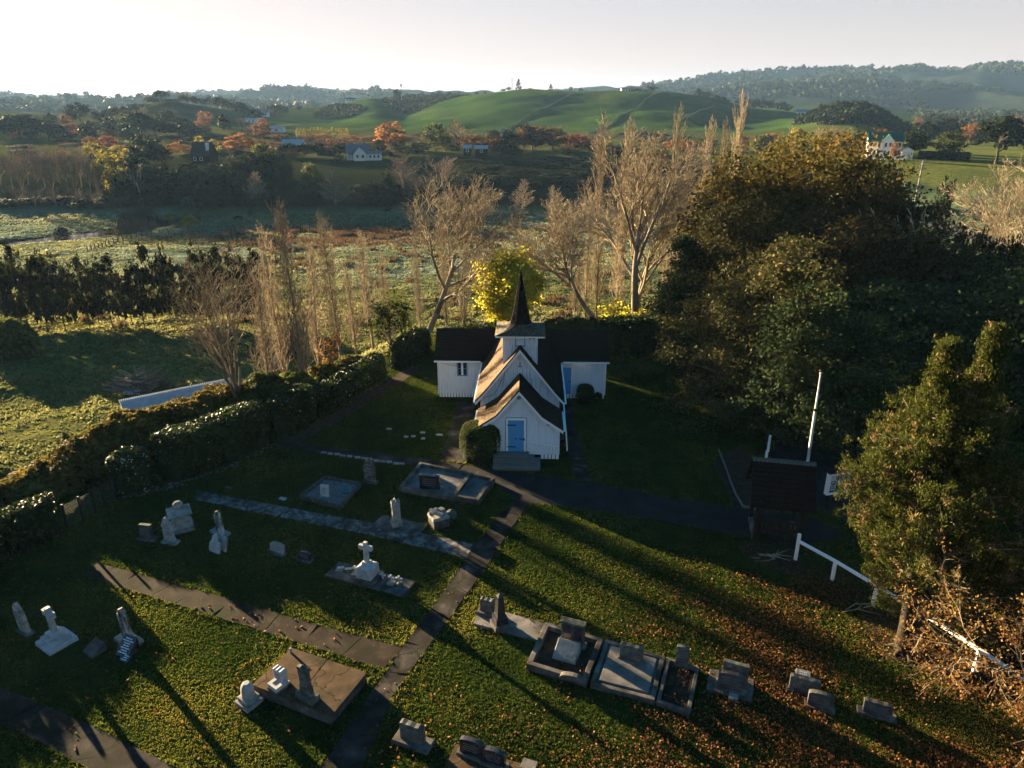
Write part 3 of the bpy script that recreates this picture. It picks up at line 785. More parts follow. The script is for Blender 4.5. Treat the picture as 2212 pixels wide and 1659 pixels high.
def wall_boards(x0, x1, y, zb, top, mat, w=0.2, holes=(), axis='x', face=-1, seed=0, name='board'):
    """upright boards on a wall in the plane y (or x when axis is y); top is a list of (u, z); holes are (u0,u1,z0,z1)"""
    rng = random.Random(seed)
    n = max(1, round((x1 - x0) / w)); ws = (x1 - x0) / n
    wallp = [(x0, zb)] + [(x1, zb)] + [(u, z) for u, z in reversed(top) if x0 <= u <= x1]
    for k in range(n):
        a = x0 + k * ws + 0.008; b = x0 + (k + 1) * ws - 0.008
        us = sorted(set([a, b] + [u for u, z in top if a < u < b]))
        spans = [(zb + rng.uniform(-0.01, 0.01), None)]
        for h in holes:
            if b > h[0] + 0.02 and a < h[1] - 0.02:
                # whole board crosses the opening: split in two
                spans = [(spans[0][0], h[2])] if h[2] > zb + 0.03 else []
                spans.append((h[3], None))
        for z0, z1 in spans:
            pts = [(a, z0), (b, z0)]
            if z1 is None: pts += [(u, interp_top(top, u)) for u in reversed(us)]
            else: pts += [(b, z1), (a, z1)]
            if min(p[1] for p in pts[2:]) - z0 < 0.02: continue
            t = 0.024 + rng.uniform(0, 0.008)
            mb = MB()
            if axis == 'x': mb.slab(pts, y - t if face < 0 else y, y if face < 0 else y + t)
            else:
                mb.slab(pts, y - t if face < 0 else y, y if face < 0 else y + t)
                mb.v = [(q[1], q[0], q[2]) for q in mb.v]; mb.f = [f[::-1] for f in mb.f]
            cpart(mb, name, mat)

def shingle_slope(name, A, B, C, D, mat, exposure=0.24, wid=0.2, parent=None, seed=0, clip=None, prof=None):
    """courses of shingles between the eave A-B and the ridge D-C (or along an eave-to-ridge profile)"""
    rng = np.random.default_rng(seed)
    A, B, C, D = [np.array(q, float) for q in (A, B, C, D)]
    prof = prof or [(0, A, B), (1, D, C)]
    V = []; Q = []
    for (t0, a0, b0), (t1, a1, b1) in zip(prof[:-1], prof[1:]):
        a0, b0, a1, b1 = [np.array(q, float) for q in (a0, b0, a1, b1)]
        L = np.linalg.norm(a1 - a0); W = np.linalg.norm(b0 - a0)
        if L < 0.05: continue
        nrm = np.cross(b0 - a0, a1 - a0); nrm /= np.linalg.norm(nrm)
        rows = max(1, round(L / exposure)); cols = max(1, round(W / wid))
        for i in range(rows):
            s0 = i / rows; s1 = min(1.0, (i + 1.25) / rows)
            off = 0.5 * (i % 2) / cols
            for k in range(-1, cols + 1):
                u0 = max(0, k / cols + off + rng.uniform(-.1, .1) / cols); u1 = min(1, (k + 1) / cols + off - 0.05 / cols)
                if u1 - u0 < 0.2 / cols: continue
                h = 0.026 + rng.uniform(0, 0.014)
                jj = rng.uniform(-0.03, 0.03) / L
                def P(u, s, hh):
                    e = a0 + (b0 - a0) * u; g = a1 + (b1 - a1) * u
                    return e + (g - e) * s + nrm * hh
                q = [P(u0, max(0, s0 + jj), h), P(u1, max(0, s0 + jj), h), P(u1, s1, 0.012), P(u0, s1, 0.012), P(u0, max(0, s0 + jj), 0.0), P(u1, max(0, s0 + jj), 0.0)]
                if clip is not None and not clip((q[0] + q[2]) / 2): continue
                b = len(V); V += q
                Q += [(b, b + 1, b + 2, b + 3), (b + 4, b + 5, b + 1, b)]
    return tag(link(name, np_mesh(name, V, Q, mat), parent or CH), kind='stuff')

# profiles (half outline, mirrored): roof top surfaces
PP = [(-2.62, 2.12), (-1.36, 2.98), (0, 4.60), (1.36, 2.98), (2.62, 2.12)]        # porch, kicked out at the eaves
NP = [(-2.78, 2.80), (-2.2, 3.45), (0, 6.27), (2.2, 3.45), (2.78, 2.80)]            # nave
def roof_deck(prof, y0, y1, name, mat, th=0.09, parent=None):
    mb = MB()
    low = [(x, z - th) for x, z in prof]
    n = len(prof)
    vs = [(x, y0, z) for x, z in prof] + [(x, y0, z) for x, z in low] + [(x, y1, z) for x, z in prof] + [(x, y1, z) for x, z in low]
    fs = []
    for i in range(n - 1):
        fs += [(i, i + 1, 2 * n + i + 1, 2 * n + i), (n + i + 1, n + i, 3 * n + i, 3 * n + i + 1), (i + 1, i, n + i, n + i + 1), (2 * n + i, 2 * n + i + 1, 3 * n + i + 1, 3 * n + i)]
    fs += [(0, 2 * n, 3 * n, n), (n - 1, 2 * n - 1, 4 * n - 1, 3 * n - 1)]
    mb.add(vs, fs)
    return cpart(mb, name, mat, parent)
def barge(prof, y, name='barge_board', w=0.17, th=0.05, mat='white_trim'):
    for sgn in (-1, 1):
        pts = [(x, z) for x, z in prof if (x * sgn >= 0)]
        pts.sort(key=lambda q: abs(q[0]))
        top = [(x, z - 0.10) for x, z in pts]; bot = [(x, z - 0.10 - w) for x, z in pts]
        mb = MB(); mb.slab(top + bot[::-1], y - th, y)
        cpart(mb, name, mat)

# -- porch
pw = [(u, z - 0.12) for u, z in PP]
cpart(MB().slab([(-2.4, 0.36), (2.4, 0.36)] + [(u, z) for u, z in reversed([(-2.4, interp_top(pw, -2.4))] + pw[1:4] + [(2.4, interp_top(pw, 2.4))])], 0.0, 0.12), 'wall', 'tower_boards')
cpart(MB().box(-2.4, -2.28, 0.121, 2.59, 0.36, 2.2), 'wall', 'tower_boards')
cpart(MB().box(2.28, 2.4, 0.121, 2.59, 0.36, 2.2), 'wall', 'tower_boards')
DX0, DX1, DZ0, DZ1 = -0.66, 0.30, 0.56, 2.58
wall_boards(-2.43, 2.43, 0.0, 0.33, pw, 'white_boards', 0.2, [(DX0 - .09, DX1 + .09, 0.5, DZ1 + 0.09)], seed=1)
wall_boards(0.0, 2.55, 2.4, 0.33, [(0, 2.2), (2.6, 2.2)], 'white_boards', 0.2, axis='y', face=1, seed=2)
wall_boards(0.0, 2.55, -2.4, 0.33, [(0, 2.2), (2.6, 2.2)], 'white_boards', 0.2, axis='y', face=-1, seed=3)
roof_deck(PP, -0.30, 2.58, 'roof', 'shingle')
for s in (-1, 1):
    e = sorted([p for p in PP if p[0] * s >= 0], key=lambda q: -abs(q[0]))
    yy = (2.58, -0.31) if s < 0 else (-0.31, 2.58)
    pr = [(k, (p[0], yy[0], p[1] + 0.003), (p[0], yy[1], p[1] + 0.003)) for k, p in enumerate(e)]
    shingle_slope('shingles', *[(0, 0, 0)] * 4, 'shingle' if s < 0 else 'shingle_dark', seed=5 + s, prof=pr)  # the right slope's shade is put into a darker shingle colour
barge(PP, -0.26)
def plinth(x0, x1, y, axis='x', n=None, name='plinth_slat'):
    n = n or round((x1 - x0) / 0.21)
    w = (x1 - x0) / n
    for k in range(n):
        a, b = x0 + k * w + 0.025, x0 + (k + 1) * w - 0.025
        zt = 0.33
        cpart(MB().slab([(a, 0.03), (b, 0.03), (b, zt - 0.05), (b - w * .3, zt), (a + w * .3, zt), (a, zt - 0.05)], y, y + 0.03), name, 'white_trim')
cpart(MB().box(-2.38, 2.38, 0.08, 0.12, 0.0, 0.36), 'plinth_backing', 'iron')
cpart(MB().box(2.26, 2.38, 0.13, 2.5, 0.0, 0.36), 'plinth_backing', 'iron')
plinth(1.3, 2.42, 0.0)
# door and frame
fr = cpart(MB().slab([(DX0 - .11, DZ0 - .03), (DX0, DZ0 - .03), (DX0, DZ1), (DX1, DZ1), (DX1, DZ0 - .03), (DX1 + .11, DZ0 - .03), (DX1 + .11, DZ1 + .11), (DX0 - .11, DZ1 + .11)], -0.055, -0.001), 'door_frame', 'white_trim')
dr = cpart(MB().box(DX0 + .01, DX1 - .01, -0.036, -0.002, DZ0, DZ1 - .01), 'door', 'blue_paint')
dr['label'] = 'blue front door with black strap hinges'
for z in (DZ0 + 0.28, DZ1 - 0.32): MB().box(DX0 - 0.06, DX0 + 0.46, -0.068, -0.0365, z - 0.025, z + 0.03).build('hinge', 'iron', dr)
MB().box(DX1 - .27, DX1 - 0.03, -0.07, -0.0365, 1.34, 1.375).box(DX1 - .02, DX1 + .05, -0.09, -0.056, 1.27, 1.42).build('latch', 'iron', dr)
MB().lathe([(0.045, 0), (0.05, 0.02), (0.02, 0.03)], 10).build('knob', 'iron', dr).matrix_local = Matrix.Translation((DX1 - .5, -0.036, 1.38)) @ Matrix.Rotation(PI / 2, 4, 'X')
mb = MB()
cp = [(DX0 - .16, .55), (DX0 - .15, 2.62), (DX0 - .08, 2.76), (DX1 + .08, 2.76), (DX1 + .15, 2.66), (DX1 + .14, .62), (DX1 + .22, .5)]
for a, b in zip(cp[:-1], cp[1:]): mb.tube((a[0], -0.045, a[1]), (b[0], -0.045, b[1]), 0.012, n=6)
cpart(mb, 'cable', 'iron')
# handrail down to the right, lamp under the gable
mb = MB(); mb.bar((DX1 + .16, -0.16, 1.28), (2.32, -0.16, 0.92), 0.05, 0.07)
hr = cpart(mb, 'handrail', 'white_trim')
for t in (0.06, 0.5, 0.95):
    x = DX1 + .16 + (2.32 - DX1 - .16) * t
    MB().tube((x, -0.02, 1.17 - .36 * t), (x, -0.15, 1.21 - .36 * t), 0.018, n=6).build('bracket', 'iron', hr)
MB().lathe([(0.03, 0), (0.11, 0.05), (0.12, 0.11), (0.03, 0.2)], 12).build('wall_lamp', 'grey_stone', CH).location = (0.0, -0.14, 3.95)
MB().lathe([(0.02, 0), (0.07, 0.04), (0.08, 0.1), (0.02, 0.14)], 12).build('wall_lamp', 'grey_stone', CH).location = (1.75, -0.12, 2.28)
# steps: three broad timber steps, planks on top
for (x0, x1, y0, z0, z1) in [(-1.5, 1.26, -1.52, 0.0, 0.19), (-1.5, 0.93, -1.12, 0.19, 0.37), (-1.5, 0.58, -0.72, 0.37, 0.55)]:
    st = cpart(MB().box(x0, x1, y0, -0.07, z0 + (0.002 if z0 else 0), z1 - 0.035), 'step', 'plank_edge')
    n = round((-0.07 - y0) / 0.145); w = (-0.07 - y0) / n
    for k in range(n):
        MB().box(x0 - 0.02, x1 + 0.02, y0 - (0.03 if k == 0 else -0.006) + k * w, y0 + (k + 1) * w - 0.004, z1 - 0.033, z1).build('plank', 'weathered_wood', st)
# -- nave gable
nwp = [(u, z - 0.12) for u, z in NP]
cpart(MB().slab([(-2.44, 0.3), (2.44, 0.3)] + [(u, z) for u, z in reversed([(-2.44, interp_top(nwp, -2.44))] + nwp[1:4] + [(2.44, interp_top(nwp, 2.44))])], 2.63, 2.75), 'wall', 'tower_boards')
cpart(MB().box(-2.44, -2.3, 2.751, 10.4, 0.3, 3.0), 'wall', 'tower_boards')
cpart(MB().box(2.3, 2.44, 2.751, 10.4, 0.3, 3.0), 'wall', 'tower_boards')
cpart(MB().slab([(-2.3, 0.3), (2.3, 0.3)] + [(u, z) for u, z in reversed([(-2.3, interp_top(nwp, -2.3))] + nwp[1:4] + [(2.3, interp_top(nwp, 2.3))])], 10.2, 10.39), 'wall', 'tower_boards')
def nave_low(u): return max(0.33, interp_top([(a, b - 0.05) for a, b in PP], u))
rng0 = random.Random(9)
nb = 24; ws = 4.9 / nb
for k in range(nb):
    a = -2.45 + k * ws + .008; b = -2.45 + (k + 1) * ws - .008
    us = sorted(set([a, b] + [u for u, z in nwp if a < u < b] + [u for u, z in PP if a < u < b]))
    pts = [(u, nave_low(u) - 0.03) for u in us] + [(u, interp_top(nwp, u)) for u in reversed(us)]
    t = 0.024 + rng0.uniform(0, .008)
    cpart(MB().slab(pts, 2.63 - t, 2.63), 'board', 'tower_boards')
wall_boards(2.65, 9.6, 2.44, 0.33, [(0, 2.95), (20, 2.95)], 'white_boards', 0.2, axis='y', face=1, seed=12)
wall_boards(2.65, 9.6, -2.44, 0.33, [(0, 2.95), (20, 2.95)], 'white_boards', 0.2, axis='y', face=-1, seed=13)
roof_deck(NP, 2.30, 10.55, 'roof', 'shingle')
def not_tower(p): return not (abs(p[0]) < 1.06 and 3.02 < p[1] < 5.1)
for s in (-1, 1):
    e = sorted([p for p in NP if p[0] * s >= 0], key=lambda q: -abs(q[0]))
    yy = (10.56, 2.29) if s < 0 else (2.29, 10.56)
    pr = [(k, (p[0], yy[0], p[1] + 0.003), (p[0], yy[1], p[1] + 0.003)) for k, p in enumerate(e)]
    shingle_slope('shingles', *[(0, 0, 0)] * 4, 'shingle' if s < 0 else 'shingle_dark', seed=15 + s, prof=pr, clip=not_tower)  # same shingles both sides; darker colour stands in for shade on the right
barge(NP, 2.34)
for s in (-1, 1):
    cpart(MB().box(min(s * 2.78, s * 2.9), max(s * 2.78, s * 2.9), 2.3, 9.3, 2.66, 2.78), 'gutter', 'white_trim')
    cpart(MB().box(min(s * 2.625, s * 2.73), max(s * 2.625, s * 2.73), -0.3, 2.5, 2.0, 2.1), 'gutter', 'white_trim')
MB().tube((2.72, 2.3, 2.74), (2.74, 0.0, 2.3), 0.035, n=8).tube((2.74, 0.0, 2.3), (2.78, -0.25, 2.0), 0.035, n=8).tube((2.78, -0.25, 2.0), (2.88, -0.3, 0.75), 0.035, n=8).build('downpipe', 'white_trim', CH)
MB().box(-0.03, 0.03, 2.52, 2.57, 5.0, 5.3).box(-0.12, 0.12, 2.52, 2.57, 5.0, 5.04).build('vent', 'grey_stone', CH)
mb = MB()
for (a, b) in [((-2.2, 2.2, 3.1), (-1.6, 2.45, 3.2)), ((-1.6, 2.45, 3.2), (-1.0, 2.55, 4.3)), ((-1.0, 2.55, 4.3), (-0.8, 2.5, 5.2))]: mb.tube(a, b, 0.012, n=5)
cpart(mb, 'cable', 'iron')
# -- bell tower
TY0, TY1, TW = 3.02, 5.14, 1.07
tcy = (TY0 + TY1) / 2
cpart(MB().box(-TW + .04, TW - .04, TY0 + .04, TY1 - .04, 4.0, 6.88), 'tower_core', 'tower_boards')
nb = 11; ws = 2 * TW / nb
for face in range(4):
    for k in range(nb):
        a = -TW + k * ws + .007; b = -TW + (k + 1) * ws - .007
        t = 0.035 + rng0.uniform(0, .006)
        def low(u): return (interp_top(NP, u) - 0.06) if face in (0, 2) else interp_top(NP, TW) - 0.1
        us = sorted(set([a, b] + ([0.0] if a < 0 < b else [])))
        top = 6.87
        segs_ = [None]
        if face == 0 and b > -0.27 and a < 0.27: segs_ = ['lo', 'hi']
        for sg in segs_:
            z0s = [low(u) for u in us]; zt = top
            if sg == 'lo': zt = 6.22
            if sg == 'hi': z0s = [6.76] * len(us)
            if zt - max(z0s) < 0.03: continue
            pts = list(zip(us, z0s)) + [(b, zt), (a, zt)]
            mb = MB().slab(pts, -t, 0)
            ang = [0, PI / 2, PI, -PI / 2][face]
            dist = [tcy - TY0 - .04, TW - .04, TY1 - tcy - .04, TW - .04][face]
            mb.v = [(q[0] * (1 if face in (0, 2) else (TY1 - TY0) / (2 * TW)), q[1] - dist, q[2]) for q in mb.v]
            ca, sa = math.cos(ang), math.sin(ang)
            mb.v = [(q[0] * ca - q[1] * sa, q[0] * sa + q[1] * ca + tcy, q[2]) for q in mb.v]
            cpart(mb, 'board', 'tower_boards')
lv = cpart(MB().slab([(-.31, 6.18), (.31, 6.18), (.31, 6.23), (-.31, 6.23)], TY0 - .05, TY0 + .02).slab([(-.31, 6.75), (.31, 6.75), (.31, 6.80), (-.31, 6.80)], TY0 - .05, TY0 + .02)
           .slab([(-.31, 6.231), (-.25, 6.231), (-.25, 6.749), (-.31, 6.749)], TY0 - .05, TY0 + .02).slab([(.25, 6.231), (.31, 6.231), (.31, 6.749), (.25, 6.749)], TY0 - .05, TY0 + .02), 'louvre_frame', 'blue_paint')
MB().box(-.25, .25, TY0 + .036, TY0 + .0395, 6.2, 6.78).build('louvre_back', 'iron', lv)
for k in range(5):
    z = 6.25 + k * 0.1
    MB().add([(-.25, TY0 - .03, z), (.25, TY0 - .03, z), (.25, TY0 + .03, z + .05), (-.25, TY0 + .03, z + .05), (-.25, TY0 - .03, z + .02), (.25, TY0 - .03, z + .02), (.25, TY0 + .03, z + .065), (-.25, TY0 + .03, z + .065)],
             [(3, 2, 1, 0), (4, 5, 6, 7), (0, 1, 5, 4), (2, 3, 7, 6), (1, 2, 6, 5), (3, 0, 4, 7)]).build('slat', 'white_trim', lv)
fl = MB().box(0.55, 0.68, TY0 - .16, TY0 - .05, 6.70, 6.80).box(0.76, 0.89, TY0 - .16, TY0 - .05, 6.70, 6.80).box(0.6, 0.84, TY0 - .05, TY0 - .001, 6.79, 6.83).build('floodlight', 'iron', CH)
# spire: broad bell-cast skirt rising into an eight-sided needle
EH = 1.50
mb = MB()
mb.box(-EH, EH, tcy - EH, tcy + EH, 6.84, 6.93)
cpart(mb, 'eave_board', 'white_trim')
rings = [(1.53, .985, 6.95), (1.28, .97, 7.0), (0.96, .90, 7.10), (0.73, .72, 7.22), (0.61, .55, 7.40), (0.54, .45, 7.65), (0.43, .42, 8.15), (0.33, .42, 8.75), (0.20, .42, 9.55), (0.09, .42, 10.25), (0.03, .42, 10.66)]
def ringp(a, bfrac, z):
    b = a * bfrac
    return [(b, -a, z), (a, -b, z), (a, b, z), (b, a, z), (-b, a, z), (-a, b, z), (-a, -b, z), (-b, -a, z)]
def spire_mesh(rs, nm_, mat):
    mb = MB(); vs = []; fs = []
    for q in rs: vs += [(p[0], p[1] + tcy, p[2]) for p in ringp(*q)]
    for i in range(len(rs) - 1):
        for k in range(8): fs.append((i * 8 + k, i * 8 + (k + 1) % 8, i * 8 + 8 + (k + 1) % 8, i * 8 + 8 + k))
    fs.append(tuple(range(7, -1, -1))); fs.append(tuple((len(rs) - 1) * 8 + k for k in range(8)))
    mb.add(vs, fs)
    return cpart(mb, nm_, mat)
spire_mesh(rings, 'spire', 'shingle_dark')
def spire_shingles(rs, mat, seed, name='shingles'):
    rng = np.random.default_rng(seed); V = []; Q = []
    for (q0, q1) in zip(rs[:-1], rs[1:]):
        r0 = np.array(ringp(*q0)); r1 = np.array(ringp(*q1)); r0[:, 1] += tcy; r1[:, 1] += tcy
        for k in range(8):
            a0, b0, a1, b1 = r0[k], r0[(k + 1) % 8], r1[k], r1[(k + 1) % 8]
            W = np.linalg.norm(b0 - a0); L = np.linalg.norm(a1 - a0)
            if W < 0.03: continue
            nn = np.cross(b0 - a0, a1 - a0); nn /= np.linalg.norm(nn)
            rows = max(1, round(L / 0.17)); cols = max(1, round(W / 0.17))
            for i in range(rows):
                for c in range(cols):
                    s0, s1 = i / rows, min(1, (i + 1.15) / rows)
                    u0, u1 = (c + .03) / cols, (c + .97) / cols
                    P = lambda u, s, h: (a0 + (b0 - a0) * u) * (1 - s) + (a1 + (b1 - a1) * u) * s + nn * h
                    h = 0.022 + rng.uniform(0, .012)
                    b = len(V); V += [P(u0, s0, h), P(u1, s0, h), P(u1, s1, .008), P(u0, s1, .008), P(u0, s0, 0), P(u1, s0, 0)]
                    Q += [(b, b + 1, b + 2, b + 3), (b + 4, b + 5, b + 1, b)]
    return tag(link(name, np_mesh(name, V, Q, mat), CH), kind='stuff')
spire_shingles(rings[:5], 'shingle_lichen', 31)
spire_shingles(rings[4:], 'shingle_dark', 32)
MB().tube((0, tcy, 10.6), (0, tcy, 11.35), 0.022, n=6).tube((-.17, tcy, 11.1), (.17, tcy, 11.1), 0.02, n=6).build('finial_cross', 'iron', CH)
# -- transept wings
WY0, WY1, WR, WE, WZ, RZ = 9.70, 13.2, 11.45, 6.25, 2.95, 4.72
for s in (-1, 1):
    xa, xb = (-6.02, -2.44) if s < 0 else (2.44, 6.02)
    holes = [(-4.66, -3.9, 1.70, 2.78)] if s < 0 else [(2.72, 3.62, 0.3, 2.42)]
    cpart(MB().box(xa, xb, WY0, WY0 + .12, 0.3, 2.82), 'wall', 'tower_boards')
    cpart(MB().box(xa, xb, WY1 - .12, WY1, 0.3, 2.82), 'wall', 'tower_boards')
    xe = -6.02 if s < 0 else 6.02
    gp = [(WY0 + .121, .3), (WY1 - .121, .3), (WY1 - .121, 2.9), (WR, RZ - .12), (WY0 + .121, 2.9)]
    mb = MB().slab(gp, 0, .12); mb.v = [(xe + (q[1] if s < 0 else -q[1]), q[0], q[2]) for q in mb.v]
    cpart(mb, 'wall', 'tower_boards')
    wall_boards(xa, xb, WY0, 0.33, [(-7, 2.82), (7, 2.82)], 'white_boards', 0.2, holes, seed=40 + s)
    wall_boards(WY0, WY1, xe, 0.33, [(WY0, 2.85), (WR, RZ - .14), (WY1, 2.85)], 'white_boards', 0.2, axis='y', face=s, seed=44 + s)
    x0, x1 = (-WE, -1.0) if s < 0 else (1.0, WE)
    mb = MB()
    mb.add([(x0, WY0 - .28, WZ), (x1, WY0 - .28, WZ), (x1, WR, RZ), (x0, WR, RZ), (x0, WY1 + .28, WZ), (x1, WY1 + .28, WZ),
            (x0, WY0 - .28, WZ - .09), (x1, WY0 - .28, WZ - .09), (x1, WR, RZ - .09), (x0, WR, RZ - .09), (x0, WY1 + .28, WZ - .09), (x1, WY1 + .28, WZ - .09)],
           [(0, 1, 2, 3), (3, 2, 5, 4), (7, 6, 9, 8), (8, 9, 10, 11), (1, 0, 6, 7), (4, 5, 11, 10), (0, 3, 9, 6), (3, 4, 10, 9), (2, 1, 7, 8), (5, 2, 8, 11)])
    cpart(mb, 'roof', 'shingle_dark')
    shingle_slope('shingles', (x0, WY0 - .29, WZ + .003), (x1, WY0 - .29, WZ + .003), (x1, WR, RZ + .003), (x0, WR, RZ + .003), 'shingle_dark', seed=50 + s)
    shingle_slope('shingles', (x1, WY1 + .29, WZ + .003), (x0, WY1 + .29, WZ + .003), (x0, WR, RZ + .003), (x1, WR, RZ + .003), 'shingle_dark', seed=53 + s)
    xa2, xb2 = (-WE, -2.95) if s < 0 else (2.95, WE)
    cpart(MB().box(xa2, xb2, WY0 - .39, WY0 - .285, WZ - .12, WZ - .02), 'gutter', 'white_trim')
    cpart(MB().box(xe - .05 if s < 0 else xe + .0, xe if s < 0 else xe + .05, WY0 - .04, WY0 + .05, 0.3, 2.82), 'corner_board', 'white_trim')
    cpart(MB().box(xa + .05, xb - .05, WY0 + .07, WY0 + .119, 0.0, 0.3), 'plinth_backing', 'iron')
    plinth(xa, xb, WY0 - .03)
    MB().tube((xe - s * .12, WY0 - .1, 2.8), (xe - s * .12, WY0 - .1, 0.1), 0.035, n=8).build('downpipe', 'white_trim', CH)
# wing window: pair of narrow lights in a blue frame
wf = cpart(MB().slab([(-4.66, 1.68), (-3.9, 1.68), (-3.9, 1.76), (-4.66, 1.76)], WY0 - .07, WY0 + .005).slab([(-4.66, 1.761), (-4.6, 1.761), (-4.6, 2.78), (-4.66, 2.78)], WY0 - .05, WY0 + .005)
           .slab([(-3.96, 1.761), (-3.9, 1.761), (-3.9, 2.78), (-3.96, 2.78)], WY0 - .05, WY0 + .005), 'window', 'blue_paint')
MB().box(-4.345, -4.215, WY0 - .055, WY0 + .003, 1.761, 2.79).build('mullion', 'white_trim', wf)
for xx in (-4.6, -4.215):
    MB().box(xx, xx + .255, WY0 - .02, WY0 - .003, 1.761, 2.79).build('pane', 'glass', wf)
    MB().box(xx, xx + .03, WY0 - .035, WY0 - .021, 1.762, 2.788).box(xx + .225, xx + .255, WY0 - .035, WY0 - .021, 1.762, 2.788).box(xx + .031, xx + .224, WY0 - .035, WY0 - .021, 2.24, 2.27).build('sash', 'blue_paint', wf)
d2 = cpart(MB().box(2.76, 3.58, WY0 - .035, WY0 - .004, 0.35, 2.40), 'door', 'blue_paint')
d2['label'] = 'plain blue side door in the right wing'
MB().box(3.44, 3.52, WY0 - .075, WY0 - .036, 1.28, 1.36).build('knob', 'iron', d2)
cpart(MB().box(3.582, 3.66, WY0 - .05, WY0 - .003, 0.33, 2.46), 'door_frame', 'white_trim')
mb = MB(); 
for (a, b) in [((-5.8, 9.42, 2.78), (-5.2, 9.42, 2.6)), ((-5.2, 9.42, 2.6), (-4.6, 9.42, 2.55)), ((-4.6, 9.42, 2.55), (-4.0, 9.42, 2.66))]: mb.tube(a, b, 0.014, n=5)
cpart(mb, 'cable', 'iron')
_c, _s = math.cos(R(-1.6)), math.sin(R(-1.6))
def cw(x, y): return (0.42 + x * _c - y * _s, 38.8 + x * _s + y * _c)
EXCL.append([cw(-1.6, -1.6), cw(1.4, -1.6), cw(2.6, -0.2), cw(2.6, 9.6), cw(6.1, 9.6), cw(6.1, 13.4), cw(-6.1, 13.4), cw(-6.1, 9.6), cw(-2.6, 9.6), cw(-2.6, -.2), cw(-1.6, -.2)])
# ------------------------------------------------------------------ graves
YAW = R(-21.5)
def grave(name, label, cat, px, py, group=None, yaw=None, z=0.0, kind=None):
    x, y = G(px, py, z)
    return thing(name, label, cat, (x, y, z), YAW if yaw is None else yaw, group)

def stone_profile(kind, w, h):
    a = w / 2
    if kind == 'square': return [(-a, 0), (a, 0), (a, h), (-a, h)]
    if kind == 'bow':
        return [(-a, 0), (a, 0)] + [(a * math.cos(t), h - 0.12 * w + 0.12 * w * math.sin(t)) for t in np.linspace(0, PI, 9)]
    if kind == 'round':
        return [(-a, 0), (a, 0)] + [(a * math.cos(t), h - a + a * math.sin(t)) for t in np.linspace(0, PI, 13)]
    if kind == 'gothic':
        hh = w * 0.95
        rt = [(a - 2 * a * (1 - math.cos(t)) if False else a * (1 - (k / 7) ** 1.7), h - hh + hh * (k / 7) ** 0.85) for k, t in enumerate(np.linspace(0, 1, 8))]
        return [(-a, 0), (a, 0)] + rt + [(-x, z) for x, z in rt[-2::-1]]
    if kind == 'shoulder':
        sh = h - w * 0.62
        arc = [(a * .58 * math.cos(t), h - a * .58 + a * .58 * math.sin(t)) for t in np.linspace(0, PI, 11)]
        return [(-a, 0), (a, 0), (a * .93, sh * .5), (a, sh), (a, sh + .06), (a * .8, sh + .1), (a * .72, sh + .02), (a * .60, sh + .06)] + arc + [(-a * .60, sh + .06), (-a * .72, sh + .02), (-a * .8, sh + .1), (-a, sh + .06), (-a, sh), (-a * .93, sh * .5)]
    if kind == 'ogee':
        sh = h - w * 0.85
        rt = [(a * 1.12, sh), (a * 1.12, sh + .07), (a * .95, sh + .07), (a * .9, sh + .16), (a * .72, sh + w * .42), (a * .42, sh + w * .68), (a * .12, h - .02)]
        return [(-a * 1.12, 0), (a * 1.12, 0), (a * 1.12, .16), (a, .24), (a, sh - .06)] + rt + [(0, h)] + [(-x, z) for x, z in rt[::-1]] + [(-a, sh - .06), (-a, .24), (-a * 1.12, .16)]
    if kind == 'gable':
        sh = h - w * .32
        return [(-a * 1.15, 0), (a * 1.15, 0), (a * 1.1, .3), (a * .9, .42), (a * .9, sh - .1), (a * 1.05, sh - .02), (a, sh + .05), (a * .3, h - .09), (0, h), (-a * .3, h - .09), (-a, sh + .05), (-a * 1.05, sh - .02), (-a * .9, sh - .1), (-a * .9, .42), (-a * 1.1, .3)]
    if kind == 'broken':
        return [(-a, 0), (a, 0), (a, h * .93), (a * .62, h * .975), (a * .3, h * .955), (-a * .1, h * .985), (-a * .45, h * .97), (-a * .8, h), (-a, h * .96)]
    raise KeyError(kind)

def lines(parent, w, z0, z1, y, n, mat='inscription_dark', tilt=0.0, seed=0, name='inscription'):
    """rows of worn, illegible lettering cut on a face"""
    rng = random.Random(seed); mb = MB()
    for k in range(n):
        z = z1 - (z1 - z0) * (k + .5) / n; h = (z1 - z0) / n * .34
        L = w * rng.uniform(.55, 1) / 2; x = -L
        while x < L:
            s = rng.uniform(.04, .10) * w * 1.3
            mb.box(x, min(L, x + s), y - .006 + z * tilt, y - .001 + z * tilt, z - h / 2, z + h / 2)
            x += s + .03 * w
    return tag(mb.build(name, mat, parent), kind='stuff')

def headstone(label, px, py, kind, w, h, t, mat, base=(0.16, 0.34, 0.16), base_mat=None, tilt=0.0, rows=4, rowmat='inscription_dark', yaw=None, z=0.0, rot=0.0, group=None, seed=0):
    """upright stone on a low base; base is (extra width, depth, height)"""
    g = grave('headstone', label, 'headstone', px, py, group, yaw, z)
    zb = 0
    if base:
        MB().box(-w / 2 - base[0] / 2, w / 2 + base[0] / 2, -base[1] / 2, base[1] / 2, -0.05, base[2], 0.015).build('base', base_mat or mat, g, bev=0.012)
        zb = base[2]
    st = MB().slab(stone_profile(kind, w, h), -t / 2, t / 2, tilt).build('stone', mat, g, bev=0.012)
    st.location.z = zb
    st.rotation_euler.y = rot
    if rows: lines(st, w * .74, h * .22, h * .78, -t / 2, rows, rowmat, tilt, seed)
    return g

